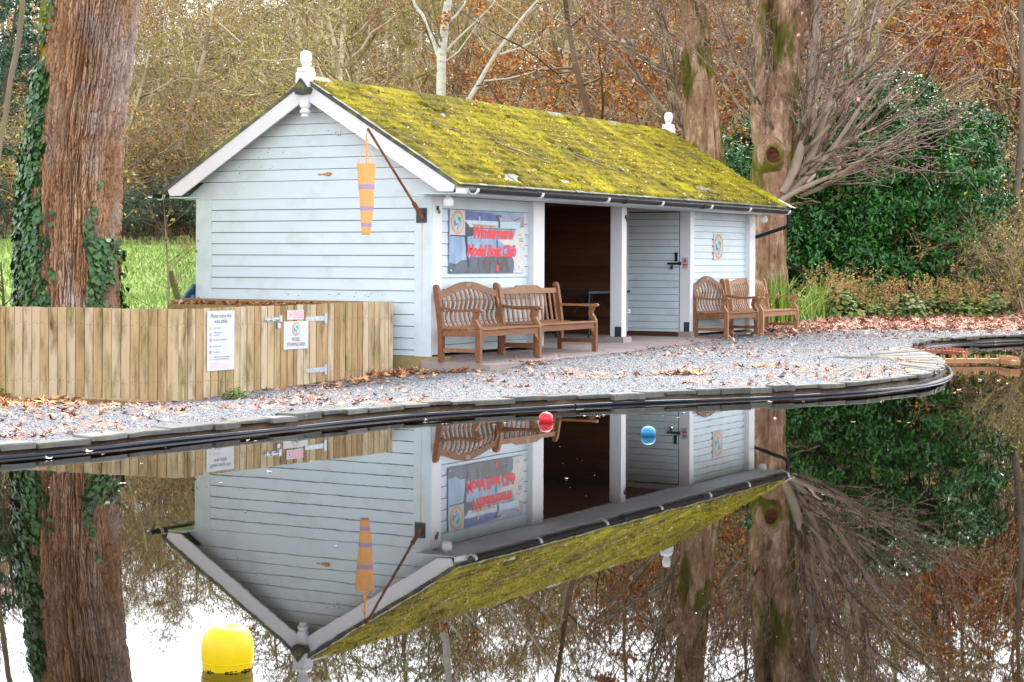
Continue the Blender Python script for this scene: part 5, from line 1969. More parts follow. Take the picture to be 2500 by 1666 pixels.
p0 = ground_pt(2306, 882, 0.06)
p1 = ground_pt(2450, 880.5, 0.06)
p2 = ground_pt(2492, 885.5, 0.06)
jetty('model_jetty', 'light orange model jetty with rows of pegs, nearer of two', (p0[0] - 0.1, 27.0), (p1[0], 27.15), (p2[0] - 0.1, 26.5), 0.088, 0.062, 0.14, 'jetty', 6, 8, 0.052)
jetty('model_jetty', 'dark red model jetty with pegs tucked inside the inlet', (6.28, 29.9), (6.82, 29.75), (7.02, 29.15), 0.085, 0.055, 0.12, 'jetty_red', 7, 7, 0.05)

# leaves afloat
FLOAT = [(120, 1122, 0.16), (215, 1104, 0.2), (180, 1101, 0.12), (252, 1111, 0.08), (300, 1182, 0.16), (680, 1043, 0.10), (605, 1077, 0.1), (625, 1078, 0.08), (905, 1022, 0.1), (945, 1020, 0.07), (1025, 1013, 0.14), (1040, 1026, 0.08),
         (1165, 1007, 0.09), (1085, 1036, 0.14), (1235, 1034, 0.1), (1210, 1038, 0.08), (1430, 1018, 0.2), (1460, 1018, 0.12), (1475, 1015, 0.08), (1536, 1068, 0.08), (1656, 1021, 0.1), (1668, 1009, 0.12), (1618, 1016, 0.05), (1880, 982, 0.18), (1960, 981, 0.08), (1892, 1023, 0.09),
         (2085, 1031, 0.12), (2192, 1030, 0.1), (2217, 1033, 0.1), (2303, 922, 0.12), (2395, 929, 0.15), (2340, 953, 0.15), (2330, 960, 0.1), (2388, 960, 0.18), (2437, 930, 0.1), (2458, 937, 0.1), (2373, 849, 0.12), (2350, 841, 0.1), (2440, 952, 0.1),
         (660, 1153, 0.1), (760, 1128, 0.06), (345, 1134, 0.07), (540, 1180, 0.07), (120, 1192, 0.05), (310, 1430, 0.05), (1385, 1170, 0.06), (2010, 1210, 0.06), (1640, 905 + 140, 0.06), (820, 1335, 0.04), (1700, 1500, 0.03), (1120, 1110, 0.05), (600, 1250, 0.05)]
for q, (px, py, L_) in enumerate(FLOAT):
    x, y = ground_pt(px, py, 0)
    big_ = L_ * 0.5
    P = np.array([[0, 0, 0.004]])
    V, Fc = maple_cloud(P, rng.uniform(0, 6.28, 1), np.array([big_ * 0.55]), rng.normal(0, 0.06, (1, 2)), rng.uniform(0.05, 0.28, 1))
    V[:, 2] = np.maximum(V[:, 2], 0.002)
    o = obj('floating_leaf', mesh_np('floating_leaf', V, [(Fc, 0)], [M['float_leaf']]), None, (x, y, 0))
    tag(o, 'fallen autumn leaf floating flat on the dark pond water', 'leaf', 'leaves floating on the pond')

# ================================================================== TREES AND PLANTS
LEAF = {
    'yellow': material('yellow autumn leaves', [(0.1, (0.24, 0.12, 0.02)), (0.4, (0.44, 0.28, 0.035)), (0.7, (0.60, 0.44, 0.06)), (0.95, (0.66, 0.55, 0.14))], rough=0.6, noise=(0.4, 3, 0.5), island=0.7, coord='world', spec=0.3),
    'rust': material('rust beech leaves', [(0.1, (0.22, 0.06, 0.012)), (0.45, (0.46, 0.15, 0.028)), (0.75, (0.62, 0.25, 0.05)), (0.95, (0.66, 0.38, 0.10))], rough=0.6, noise=(0.4, 3, 0.5), island=0.7, coord='world', spec=0.3),
    'dark': material('dark evergreen leaves', [(0.1, (0.025, 0.06, 0.035)), (0.5, (0.06, 0.13, 0.075)), (0.9, (0.12, 0.20, 0.11))], rough=0.5, noise=(0.4, 3, 0.5), island=0.6, coord='world', spec=0.4),
    'olive': material('olive leaves', [(0.1, (0.17, 0.15, 0.025)), (0.5, (0.36, 0.31, 0.05)), (0.9, (0.56, 0.45, 0.08))], rough=0.6, noise=(0.4, 3, 0.5), island=0.7, coord='world', spec=0.3),
}
TWIG = {
    'tan': material('lichened tan twigs', [(0.25, (0.11, 0.073, 0.034)), (0.45, (0.33, 0.25, 0.145)), (0.75, (0.60, 0.50, 0.335))], rough=0.85, noise=(1.0, 4, 0.6), island=0.45, coord='world', spec=0.2,
                    ramp2=[(0.3, (0.24, 0.22, 0.06)), (0.7, (0.38, 0.35, 0.11))], mask2=(0.7, 0.56, 0.66)),
    'pink': material('pinkish brown twigs', [(0.25, (0.10, 0.055, 0.033)), (0.45, (0.25, 0.155, 0.10)), (0.75, (0.44, 0.32, 0.225))], rough=0.85, noise=(1.0, 4, 0.6), island=0.45, coord='world', spec=0.2),
    'grey': material('grey bark', [(0.2, (0.09, 0.07, 0.05)), (0.5, (0.20, 0.16, 0.12)), (0.8, (0.34, 0.29, 0.23))], rough=0.85, noise=(1.5, 5, 0.65), stretch=(1, 1, 0.4), coord='world', spec=0.2,
                     ramp2=[(0.3, (0.13, 0.12, 0.03)), (0.7, (0.26, 0.24, 0.07))], mask2=(0.9, 0.52, 0.62)),
    'umber': material('umber bark', [(0.25, (0.06, 0.035, 0.022)), (0.5, (0.13, 0.08, 0.05)), (0.8, (0.24, 0.16, 0.105))], rough=0.85, noise=(1.0, 4, 0.6), island=0.45, coord='world', spec=0.2),
    'dark': plain('dark bark', (0.09, 0.065, 0.045), rough=0.9, var=0.4),
}


def tubes(segs):
    """segs: (p0,p1,r0,r1) arrays -> verts, quads (sides by thickness)"""
    P0 = np.array([s[0] for s in segs])
    P1 = np.array([s[1] for s in segs])
    r0 = np.array([s[2] for s in segs])
    r1 = np.array([s[3] for s in segs])
    Vs, Fs, n0 = [], [], 0
    for lo, hi, n in ((0, 0.012, 3), (0.012, 0.04, 4), (0.04, 0.12, 6), (0.12, 9, 9)):
        k = (r0 >= lo) & (r0 < hi)
        if not k.any():
            continue
        p, q, a, b2 = P0[k], P1[k], r0[k], r1[k]
        d = q - p
        d /= np.maximum(np.linalg.norm(d, axis=1), 1e-9)[:, None]
        ref = np.where(np.abs(d[:, 2:3]) > 0.9, np.array([[1.0, 0, 0]]), np.array([[0, 0, 1.0]]))
        e1 = np.cross(d, ref)
        e1 /= np.linalg.norm(e1, axis=1)[:, None]
        e2 = np.cross(d, e1)
        m = len(p)
        ring = []
        for c_, rad in ((p, a), (q + d * (b2 * 0.4)[:, None], b2)):
            for j in range(n):
                t = 2 * PI * j / n
                ring.append(c_ + (e1 * math.cos(t) + e2 * math.sin(t)) * rad[:, None])
        V = np.stack(ring, 1).reshape(-1, 3)
        o = (np.arange(m) * 2 * n)[:, None]
        F_ = np.concatenate([o + np.array([[j, (j + 1) % n, n + (j + 1) % n, n + j]]) for j in range(n)]) + n0
        Vs.append(V)
        Fs.append(F_)
        n0 += len(V)
    return np.concatenate(Vs), np.concatenate(Fs)


def nrm(v):
    return v / (math.sqrt(v[0] * v[0] + v[1] * v[1] + v[2] * v[2]) + 1e-9)


def grow(rg, p, d, L, r, lev, P, segs, tips):
    n = P['n'][lev]
    st = L / n
    wig, up = P['wig'][lev], P['up'][lev]
    last = lev == len(P['n']) - 1
    nk = 0 if last else P['kids'][lev]
    at_ = sorted(rg.uniform(P['from'][lev], 1.0, rg.poisson(nk) if nk > 2 else nk)) if nk else []
    ki = 0
    for i in range(n):
        d = nrm(d + rg.normal(0, wig, 3) + np.array([0, 0, up]))
        q = p + d * st
        ra = r * (1 - 0.78 * i / n)
        rb = r * (1 - 0.78 * (i + 1) / n)
        segs[lev].append((p, q, ra, rb))
        while ki < len(at_) and at_[ki] <= (i + 1) / n:
            f = at_[ki]
            ki += 1
            pp_ = p + (q - p) * (f * n - i)
            a = rg.normal(0, 1, 3)
            a = nrm(a - d * np.dot(a, d))
            an = P['ang'][lev] * rg.uniform(0.7, 1.3)
            dd = nrm(d * math.cos(an) + a * math.sin(an))
            grow(rg, pp_, dd, L * P['len'][lev] * (1.15 - 0.55 * f) * rg.uniform(0.7, 1.25), ra * P['rad'][lev], lev + 1, P, segs, tips)
        p = q
        if lev >= P['leaf_from']:
            tips.append((p, d))


KINDS = {
    'tan': dict(n=[9, 8, 6, 4], wig=[0.10, 0.24, 0.26, 0.25], up=[0.05, 0.03, 0.0, 0.0], kids=[13, 9, 6], ang=[0.95, 0.85, 0.8], len=[0.52, 0.46, 0.42], rad=[0.45, 0.42, 0.45], leaf_from=2, r=0.17, L=9.0),
    'bare': dict(n=[11, 8, 6, 4], wig=[0.045, 0.10, 0.14, 0.2], up=[0.03, 0.09, 0.05, 0.02], kids=[15, 8, 5], ang=[0.62, 0.6, 0.6], len=[0.42, 0.42, 0.40], rad=[0.32, 0.42, 0.45], leaf_from=3, r=0.15, L=10.0),
    'rust': dict(n=[9, 8, 6, 4], wig=[0.06, 0.13, 0.18, 0.2], up=[0.04, 0.02, -0.01, -0.02], kids=[18, 9, 5], ang=[1.15, 0.8, 0.7], len=[0.46, 0.44, 0.42], rad=[0.36, 0.42, 0.45], leaf_from=2, r=0.17, L=9.5),
    'evergreen': dict(n=[9, 7, 5, 3], wig=[0.03, 0.08, 0.12, 0.2], up=[0.05, -0.03, -0.04, 0.0], kids=[30, 9, 4], ang=[1.35, 0.8, 0.7], len=[0.34, 0.40, 0.40], rad=[0.25, 0.42, 0.45], leaf_from=1, r=0.17, L=9.8),
    'shrub': dict(n=[6, 6, 4], wig=[0.16, 0.22, 0.25], up=[0.06, 0.03, 0.0], kids=[11, 7], ang=[0.75, 0.75], len=[0.62, 0.50], rad=[0.5, 0.5], leaf_from=1, r=0.035, L=3.2),
}


def tree_meshes(seed, kind, twig, leaf, nleaf, lsize, fr=0.12, tmin=0.010):
    rg = np.random.default_rng(seed)
    P = dict(KINDS[kind])
    P['from'] = [fr, 0.2, 0.15, 0.1]
    segs = [[] for _ in P['n']]
    tips = []
    if kind == 'shrub':
        for _ in range(7):
            a = rg.uniform(0, 2 * PI)
            lean = rg.uniform(0.1, 0.75)
            grow(rg, np.array([0.25 * math.cos(a), 0.25 * math.sin(a), -0.1]), nrm(np.array([math.cos(a) * lean, math.sin(a) * lean, 1.0])), P['L'] * rg.uniform(0.6, 1.1), P['r'], 0, P, segs, tips)
    else:
        grow(rg, np.array([0, 0, -0.3]), nrm(np.array([rg.normal(0, 0.06), rg.normal(0, 0.06), 1.0])), P['L'], P['r'], 0, P, segs, tips)
    Vt, Ft = tubes(segs[0])
    trunk_me = mesh_np('trunk', Vt, [(Ft, 0)], [TWIG[twig] if (kind != 'bare' or twig == 'umber') else TWIG['grey']], smooth=True)
    rest = [s for lv in segs[1:] for s in lv]
    # keep twigs thick enough to be seen from afar
    rest = [(a, b, max(c, tmin), max(d, tmin * 0.75)) for a, b, c, d in rest]
    Vb, Fb = tubes(rest)
    gr = [(Fb, 0)]
    Vall = Vb
    if nleaf:
        idx = rg.integers(0, len(tips), nleaf)
        pts = np.array([tips[i][0] for i in idx]) + rg.normal(0, 0.07, (nleaf, 3))
        A = rg.normal(0, 1, (nleaf, 3))
        A[:, 2] -= 0.4
        A /= np.linalg.norm(A, axis=1)[:, None]
        B_ = np.cross(A, rg.normal(0, 1, (nleaf, 3)))
        B_ /= np.linalg.norm(B_, axis=1)[:, None]
        N_ = np.cross(A, B_)
        ln = rg.uniform(0.7, 1.3, nleaf) * lsize
        Vl, Fl = leaf_cloud(pts, A, B_, N_, ln, ln * 0.72)
        Vall = np.concatenate([Vb, Vl])
        gr = [(Fb, 0), (Fl + len(Vb), 1)]
    crown_me = mesh_np('crown', Vall, gr, [TWIG[twig], LEAF[leaf]])
    return trunk_me, crown_me


VAR = {}
for k, (kind, twig, leaf, nl, ls) in enumerate((('tan', 'tan', 'yellow', 1900, 0.08), ('tan', 'tan', 'yellow', 1300, 0.08), ('tan', 'tan', 'olive', 1300, 0.08), ('bare', 'tan', 'yellow', 450, 0.08), ('bare', 'pink', 'rust', 600, 0.08),
                                                ('rust', 'umber', 'rust', 4200, 0.10), ('rust', 'umber', 'rust', 3000, 0.10), ('bare', 'umber', 'rust', 900, 0.09), ('evergreen', 'dark', 'dark', 9000, 0.16))):
    VAR.setdefault(kind if kind != 'rust' else 'rust', []).append(tree_meshes(100 + k, kind, twig, leaf, nl, ls))
VAR['shrub'] = [tree_meshes(200, 'shrub', 'tan', 'yellow', 900, 0.085, tmin=0.007), tree_meshes(201, 'shrub', 'tan', 'olive', 1100, 0.08, tmin=0.007), tree_meshes(202, 'shrub', 'tan', 'rust', 700, 0.085, tmin=0.007)]
VAR['thicket'] = [tree_meshes(210, 'shrub', 'tan', 'yellow', 1500, 0.06, tmin=0.007), tree_meshes(211, 'shrub', 'tan', 'olive', 1700, 0.06, tmin=0.007), tree_meshes(214, 'shrub', 'tan', 'yellow', 1000, 0.06, tmin=0.007), tree_meshes(212, 'shrub', 'pink', 'rust', 1900, 0.06, tmin=0.007)]
VAR['green_shrub'] = [tree_meshes(203, 'shrub', 'dark', 'dark', 3500, 0.11)]
NAMES = {
    'tan': ('crooked_tree', 'crooked lichened tree', 'tree'),
    'bare': ('slender_tree', 'slender bare tree', 'tree'),
    'rust': ('beech_tree', 'rust leaved beech tree', 'tree'),
    'evergreen': ('evergreen_tree', 'dark evergreen tree', 'tree'),
    'shrub': ('twiggy_shrub', 'tangled twiggy shrub', 'shrub'),
    'thicket': ('hillside_tree', 'small bushy autumn tree', 'tree'),
    'green_shrub': ('dark_shrub', 'low dark green shrub', 'shrub'),
}


LAND = [(60, 'by the left edge'), (250, 'behind the great ivy trunk'), (480, 'between the ivy trunk and gable'), (680, 'left of the gable finial'), (850, 'above the near end of the ridge'), (1010, 'left of the white birch'),
        (1160, 'right of the white birch'), (1320, 'above the leaning birch'), (1480, 'above the middle of the ridge'), (1640, 'above the far roof finial'), (1790, 'behind the second plane tree'), (1960, 'behind the hollow plane tree'), (2150, 'above the laurel crown'), (2330, 'above the laurel shoulder'), (9999, 'at the right edge')]
USED = set()


def tree_label(stem, x, y):
    px = 1250 + FPX * x / y
    where = next(w for lim, w in LAND if px < lim)
    row = 'in the front row' if y < 57 else ('in the second row' if y < 69 else ('in the middle of the wood' if y < 84 else ('high on the hillside' if y < 104 else 'on the skyline')))
    for lab in (f'{stem} {where}', f'{stem} {row} {where}'):
        if lab not in USED:
            USED.add(lab)
            return lab
    return lab


def plant_tree(kind, x, y, h, rg, unit):
    name, label, cat = NAMES[kind]
    label = tree_label(label, x, y)
    tm, cm = VAR[kind][rg.integers(0, len(VAR[kind]))]
    o = thing(name, label, cat, (x, y, gz(x, y)), rg.uniform(0, 2 * PI), 'trees and shrubs of the wood')
    sc_ = h / unit
    o.scale = (sc_ * rg.uniform(0.95, 1.2), sc_ * rg.uniform(0.95, 1.2), sc_)
    obj('trunk' if cat == 'tree' else 'stems', tm, o)
    obj('crown' if cat == 'tree' else 'foliage', cm, o)
    return o


rg = np.random.default_rng(77)
for d0, nrow in ((48, 6), (53, 8), (59, 10), (65, 12), (72, 13), (80, 13), (90, 13), (101, 14), (112, 14)):
    for q in range(nrow):
        px = -120 + (2740) * (q + rg.uniform(0.15, 0.85)) / nrow
        d = d0 + rg.uniform(-2.5, 2.5)
        if px < 640 and d < 62:
            continue
        x = (px - 1250) / FPX * d
        if px < 110 and d < 85:
            kind = 'evergreen'
        elif px > 2250:
            kind = rg.choice(['rust', 'rust', 'tan', 'bare'])
        elif 640 <= px < 1500 and d > 75:
            kind = rg.choice(['rust', 'bare', 'tan', 'rust'])
        elif px >= 1500:
            kind = rg.choice(['bare', 'tan', 'rust', 'rust'])
        else:
            kind = rg.choice(['tan', 'tan', 'bare', 'tan'])
        lo, hi = (0.125, 0.165) if px < 700 else ((0.15, 0.195) if px < 1900 else (0.185, 0.235))
        if px < 110:
            lo, hi = 0.14, 0.185
        h = rg.uniform(lo, hi) * d + CAM_H - gz(x, d)
        plant_tree(kind, x, d, h, rg, 10.0 if kind != 'tan' else 9.5)
# the tangled edge: shrubs
for q in range(34):
    px = -60 + 2620 * (q + rg.uniform(0, 1)) / 34
    d = rg.uniform(62, 68) if px < 700 else rg.uniform(46, 56)
    x = (px - 1250) / FPX * d
    plant_tree('shrub', x, d, rg.uniform(3.2, 5.0), rg, 3.4)
for d0, nrow, lo, hi in ((74, 14, 0.075, 0.11), (86, 16, 0.10, 0.135), (98, 18, 0.125, 0.155), (110, 20, 0.135, 0.165), (118, 20, 0.14, 0.17)):
    for q in range(nrow):
        px = -100 + 2700 * (q + rg.uniform(0.1, 0.9)) / nrow
        d = d0 + rg.uniform(-3, 3)
        x = (px - 1250) / FPX * d
        if px > 1000:
            hi2 = hi + 0.02
        else:
            hi2 = hi
        h = max(3.0, rg.uniform(lo, hi2) * d + CAM_H - gz(x, d))
        plant_tree('thicket', x, d, h, rg, 3.3)
for px, d, h in ((20, 62.5, 1.8), (110, 63, 2.2), (330, 61.5, 1.5), (365, 62.5, 1.7), (430, 63, 1.5), (470, 62.5, 1.6), (520, 62.5, 1.8), (300, 63.5, 1.4), (2455, 52, 3.5), (1800, 51, 3.0)):
    plant_tree('green_shrub', (px - 1250) / FPX * d, d, h, rg, 3.4)

for px, d, h in ((2478, 43.0, 1.9), (2515, 42.2, 2.3), (2462, 44.5, 2.6), (2500, 46.0, 3.6), (2540, 44.0, 2.8)):
    plant_tree('shrub', (px - 1250) / FPX * d, d, h, rg, 3.4)

# ---- lawn grass
n = 16000
lx = rng.uniform(-17, -4.5, n)
ly = rng.uniform(27, 62, n)
k = (np.abs((lx / ly) - (-0.2)) < 0.10)
lx, ly = lx[k], ly[k]
n = len(lx)
P = np.stack([lx, ly, ground_z(lx, ly) - 0.01], 1)
A = np.stack([rng.normal(0, 0.35, n), rng.normal(0, 0.35, n), np.ones(n)], 1)
A /= np.linalg.norm(A, axis=1)[:, None]
B_ = np.stack([np.ones(n), rng.normal(0, 0.4, n), np.zeros(n)], 1)
B_ /= np.linalg.norm(B_, axis=1)[:, None]
N_ = np.cross(A, B_)
V, Fc = leaf_cloud(P, A, B_, N_, rng.uniform(0.08, 0.22, n), rng.uniform(0.02, 0.06, n), 0.1)
tag(obj('grass', mesh_np('grass', V, [(Fc, 0)], [M['grass']])), 'rough pale green grass of the lawn behind the fence', 'grass', kind='stuff')

# ---- the great ivy-clad trunk on the left
def trunk_axis(z):
    x = np.interp(z, [-0.3, 0.6, 1.85, 2.96, 4.9, 7, 13], [-5.86, -5.86, -5.845, -5.785, -5.56, -5.25, -4.6])
    r_ = np.interp(z, [-0.3, 0.1, 0.6, 1.85, 2.96, 4.9, 7, 13], [0.86, 0.76, 0.655, 0.635, 0.625, 0.61, 0.58, 0.42])
    return x, r_


TY = 25.0
nth, nz2 = 720, 460
th_ = np.concatenate([np.linspace(0, 0.9 * PI, 120, endpoint=False), np.linspace(0.9 * PI, 2 * PI, 600, endpoint=False)])
zz_ = np.linspace(-0.3, 6.2, nz2)
THH, ZZ = np.meshgrid(th_, zz_)
cxx, rr_ = trunk_axis(ZZ)
ux, uy = np.cos(THH), np.sin(THH)
wob = 0.05 * (fbm(ux * 1.6, uy * 1.6, ZZ * 0.5, 61, 3) - 0.5) * 2
wx = 0.35 * (fbm(ux * 3, uy * 3, ZZ * 1.2, 63, 3) - 0.5)
n1 = vnoise((ux + wx * 0.5) * 23, (uy + wx * 0.5) * 23, ZZ * 1.5, 62)
n2 = vnoise((ux + wx * 0.5) * 42, (uy + wx * 0.5) * 42, ZZ * 3.4, 64)
n3 = fbm(ux * 40, uy * 40, ZZ * 16, 66, 2, 0.6)
n4 = vnoise(ux * 26, uy * 26, ZZ * 12.0, 69)
ridge = 1 - np.abs(2 * n1 - 1)
ridge2 = 1 - np.abs(2 * n2 - 1)
disp = wob - 0.075 * np.clip((ridge - 0.70) / 0.24, 0, 1) ** 0.8 - 0.045 * np.clip((ridge2 - 0.74) / 0.22, 0, 1) - 0.028 * np.clip((1 - np.abs(2 * n4 - 1) - 0.80) / 0.16, 0, 1) + 0.022 * (n3 - 0.5)
flare = 0.10 * np.clip(0.7 - ZZ, 0, 1) * (np.cos(THH * 5 + 0.6) + 0.3)
# knot on the lower front and a burr on the upper left
RR = rr_ + disp + flare
kx = np.exp(-(((THH - 1.56 * PI) / 0.13) ** 2 + ((ZZ - 1.55) / 0.28) ** 2))
RR = RR + 0.05 * kx
burr = np.exp(-(((THH - 1.02 * PI) / 0.22) ** 2 + ((ZZ - 3.55) / 0.35) ** 2))
RR = RR + 0.06 * burr
RR = RR + 0.10 * np.exp(-((THH - 1.06 * PI) / 0.18) ** 2) * np.clip((ZZ - 3.3) / 2.0, 0, 1)
TV = np.stack([cxx + RR * ux, TY + RR * uy, ZZ], -1)
ti = np.arange(THH.size).reshape(THH.shape)
TF = np.stack([ti[:-1], np.roll(ti, -1, 1)[:-1], np.roll(ti, -1, 1)[1:], ti[1:]], -1).reshape(-1, 4)
mossy = ((np.exp(-((THH - 1.14 * PI) / 0.30) ** 2) * np.clip((ZZ - 2.4) / 1.2, 0, 1) + 0.25 * (fbm(ux * 5, uy * 5, ZZ * 2, 71, 3))) > 0.52)[:-1].ravel()
bt = thing('big_tree', 'massive furrowed trunk wrapped in ivy behind the fence at left', 'tree', (0, 0, 0))
bt.location = (-5.86, TY, -0.1)
TVs = TV.reshape(-1, 3) - np.array([[-5.86, TY, -0.1]])
obj('trunk', mesh_np('trunk', TVs, [(TF[~mossy], 0), (TF[mossy], 1)], [M['bark_big'], M['bark_moss']], smooth=True), bt)
P = dict(KINDS['tan'])
P['from'] = [0.25, 0.2, 0.15, 0.1]
P['kids'] = [12, 7, 5]
segs, tips = [[], [], [], []], []
x6, r6 = trunk_axis(6.0)
grow(np.random.default_rng(5), np.array([float(x6) + 5.86, 0.0, 6.1]), nrm(np.array([0.10, 0.0, 1.0])), 11.0, 0.55, 0, P, segs, tips)
V, F_ = tubes([s for lv in segs for s in lv])
obj('crown', mesh_np('crown', V, [(F_, 0)], [TWIG['grey']]), bt)

# ivy
iv = np.random.default_rng(12)


def ivy_leaves(th, z, ln):
    n = len(th)
    x0, r0 = trunk_axis(z)
    ti_ = np.clip(np.searchsorted(th_, th % (2 * PI)), 0, nth - 1)
    zi_ = np.clip((z + 0.3) / 6.5 * (nz2 - 1), 0, nz2 - 1).astype(int)
    S = TV[zi_, ti_]
    out_ = np.stack([np.cos(th), np.sin(th), np.zeros(n)], 1)
    tan_ = np.stack([-np.sin(th), np.cos(th), np.zeros(n)], 1)
    N_ = out_ + tan_ * iv.normal(0, 0.35, n)[:, None] + np.array([[0, 0, 1]]) * iv.normal(0.35, 0.3, n)[:, None]
    N_ /= np.linalg.norm(N_, axis=1)[:, None]
    A = np.array([[0, 0, -1.0]]) + tan_ * iv.normal(0, 0.55, n)[:, None]
    A = A - N_ * (A * N_).sum(1)[:, None]
    A /= np.linalg.norm(A, axis=1)[:, None]
    B_ = np.cross(N_, A)
    base_p = S + out_ * iv.uniform(0.02, 0.10, n)[:, None]
    L = ln[:, None]
    # heart-ish five-point blade
    pts = [base_p, base_p + A * L * 0.10 + B_ * L * 0.52 + N_ * L * 0.08, base_p + A * L * 0.55 + B_ * L * 0.40, base_p + A * L, base_p + A * L * 0.55 - B_ * L * 0.40, base_p + A * L * 0.10 - B_ * L * 0.52 + N_ * L * 0.08]
    V = np.stack(pts, 1).reshape(-1, 3)
    o = (np.arange(n) * 6)[:, None]
    return V, np.concatenate([o + np.array([[0, 1, 2, 3]]), o + np.array([[0, 3, 4, 5]])])


thl, zl = [], []


def patch(n, t0, t1, z0, z1, thr=0.0, seed=80):
    t = iv.uniform(t0 * PI, t1 * PI, n)
    z = iv.uniform(z0, z1, n)
    k = fbm(np.cos(t) * 6, np.sin(t) * 6, z * 3.0, seed, 3) > thr
    thl.append(t[k])
    zl.append(z[k])


patch(3200, 0.92, 1.44, -0.1, 1.0, 0.30)
patch(2200, 0.92, 1.40, 1.0, 2.1, 0.36)
patch(2000, 0.95, 1.33, 2.0, 3.0, 0.38)
patch(1300, 1.12, 1.31, 3.0, 4.0, 0.36)
patch(120, 1.15, 1.28, 4.0, 5.0, 0.45)
patch(1900, 1.30, 1.92, -0.1, 0.85, 0.48)
patch(700, 1.68, 1.90, 0.6, 1.75, 0.46)
patch(500, 1.36, 1.46, 0.9, 2.3, 0.50)
patch(300, 1.66, 1.74, 1.6, 2.5, 0.52)
patch(2500, 0.0, 0.92, -0.1, 1.6, 0.45)
thl, zl = np.concatenate(thl), np.concatenate(zl)
V, F_ = ivy_leaves(thl, zl, iv.uniform(0.045, 0.095, len(thl)))
M['ivy'] = material('ivy leaves', [(0.1, (0.014, 0.05, 0.010)), (0.5, (0.035, 0.11, 0.022)), (0.9, (0.085, 0.20, 0.045))], rough=0.42, noise=(2, 3, 0.5), island=0.75, coord='world', spec=0.5)
io = thing('ivy_plant', 'glossy dark green ivy climbing the big trunk at left', 'ivy', (-6.4, TY - 0.3, -0.1))
obj('foliage', mesh_np('foliage', V - np.array([[-6.4, TY - 0.3, -0.1]]), [(F_, 0)], [M['ivy']]), io)
b = MB()
for t0, zs0, zs1 in ((1.08, 0, 4.6), (1.15, 0, 4.2), (1.22, 0, 2.5), (1.72, 0, 2.0), (1.40, 0, 2.2)):
    pts = []
    for z in np.linspace(zs0, zs1, 14):
        x0, r0 = trunk_axis(z)
        t = t0 * PI + 0.05 * math.sin(z * 4 + t0 * 9)
        pts.append((float(x0) + (float(r0) + 0.03) * math.cos(t) + 6.4, (float(r0) + 0.03) * math.sin(t) + 0.3, z + 0.1))
    b.tube(pts, 0.012, 5)
b.build('stems', TWIG['dark'], io)['kind'] = 'stuff'

# ---- slender stem leaning past the frame edge, bare twigs below it
def px_path(pts, d):
    return [Vector(at(px, py, d)) for px, py in pts]


def simple_tree(name, label, cat, path, radii, twig, kids, P, seed, leaf=None, nleaf=0, lsize=0.08, trunk_mat=None, dirs=None):
    rg_ = np.random.default_rng(seed)
    base_ = path[0]
    o = thing(name, label, cat, tuple(base_))
    b = MB()
    b.tube([p - base_ for p in path], radii, 10, cap=True)
    b.build('trunk', trunk_mat or twig, o, smooth=True)
    segs, tips = [[] for _ in P['n']], []
    n = len(path)
    for q in range(kids):
        f = rg_.uniform(P.get('k0', 0.2), 0.98) * (n - 1)
        i = int(f)
        p = path[i].lerp(path[min(i + 1, n - 1)], f - i) - base_
        if dirs is None:
            a = rg_.uniform(0, 2 * PI)
            d = nrm(np.array([math.cos(a), math.sin(a) * 0.7, rg_.uniform(0.3, 1.2)]))
        else:
            d = nrm(np.array(dirs(rg_)))
        grow(rg_, np.array(p), d, P['L'] * rg_.uniform(0.6, 1.2), P['r'] * rg_.uniform(0.6, 1.1), 0, P, segs, tips)
    allseg = [s for lv in segs for s in lv]
    V, F_ = tubes(allseg)
    gr = [(F_, 0)]
    mats = [twig]
    if nleaf:
        ii_ = rg_.integers(0, len(tips), nleaf)
        pts = np.array([tips[i][0] for i in ii_]) + rg_.normal(0, 0.03, (nleaf, 3))
        A = rg_.normal(0, 1, (nleaf, 3))
        A /= np.linalg.norm(A, axis=1)[:, None]
        B_ = np.cross(A, rg_.normal(0, 1, (nleaf, 3)))
        B_ /= np.linalg.norm(B_, axis=1)[:, None]
        Vl, Fl = leaf_cloud(pts, A, B_, np.cross(A, B_), np.full(nleaf, lsize), np.full(nleaf, lsize * 0.75))
        gr.append((Fl + len(V), 1))
        V = np.concatenate([V, Vl])
        mats.append(leaf)
    obj('crown', mesh_np('crown', V, gr, mats), o)
    return o


tw = dict(n=[6, 5, 3], wig=[0.12, 0.16, 0.2], up=[0.03, 0.02, 0], kids=[6, 4], ang=[0.7, 0.7], len=[0.5, 0.45], rad=[0.5, 0.55], leaf_from=1, r=0.012, L=1.3)
tw['from'] = [0.2, 0.2, 0.1]
path = px_path([(-60, 900), (-45, 640), (-15, 450), (4, 330), (14, 280), (26, 190), (36, 148), (44, 110), (54, 30), (58, -60), (66, -260), (95, -520)], 23.6)
path[0].z = gz(path[0].x, path[0].y) - 0.05
simple_tree('thin_tree', 'thin bare leaning stem at the far left edge before evergreens', 'tree', path, [0.045, 0.042, 0.036, 0.034, 0.034, 0.032, 0.038, 0.034, 0.032, 0.031, 0.028, 0.02], TWIG['grey'], 7, tw, 31)
path = px_path([(10, 800), (8, 720), (2, 640)], 24.3)
tw2 = dict(tw)
tw2.update(k0=0.0, L=1.1, r=0.009)
simple_tree('bare_shrub', 'bare brown twigs of a shrub behind the fence at far left', 'shrub', path, [0.02, 0.016, 0.008], TWIG['dark'], 16, tw2, 33)
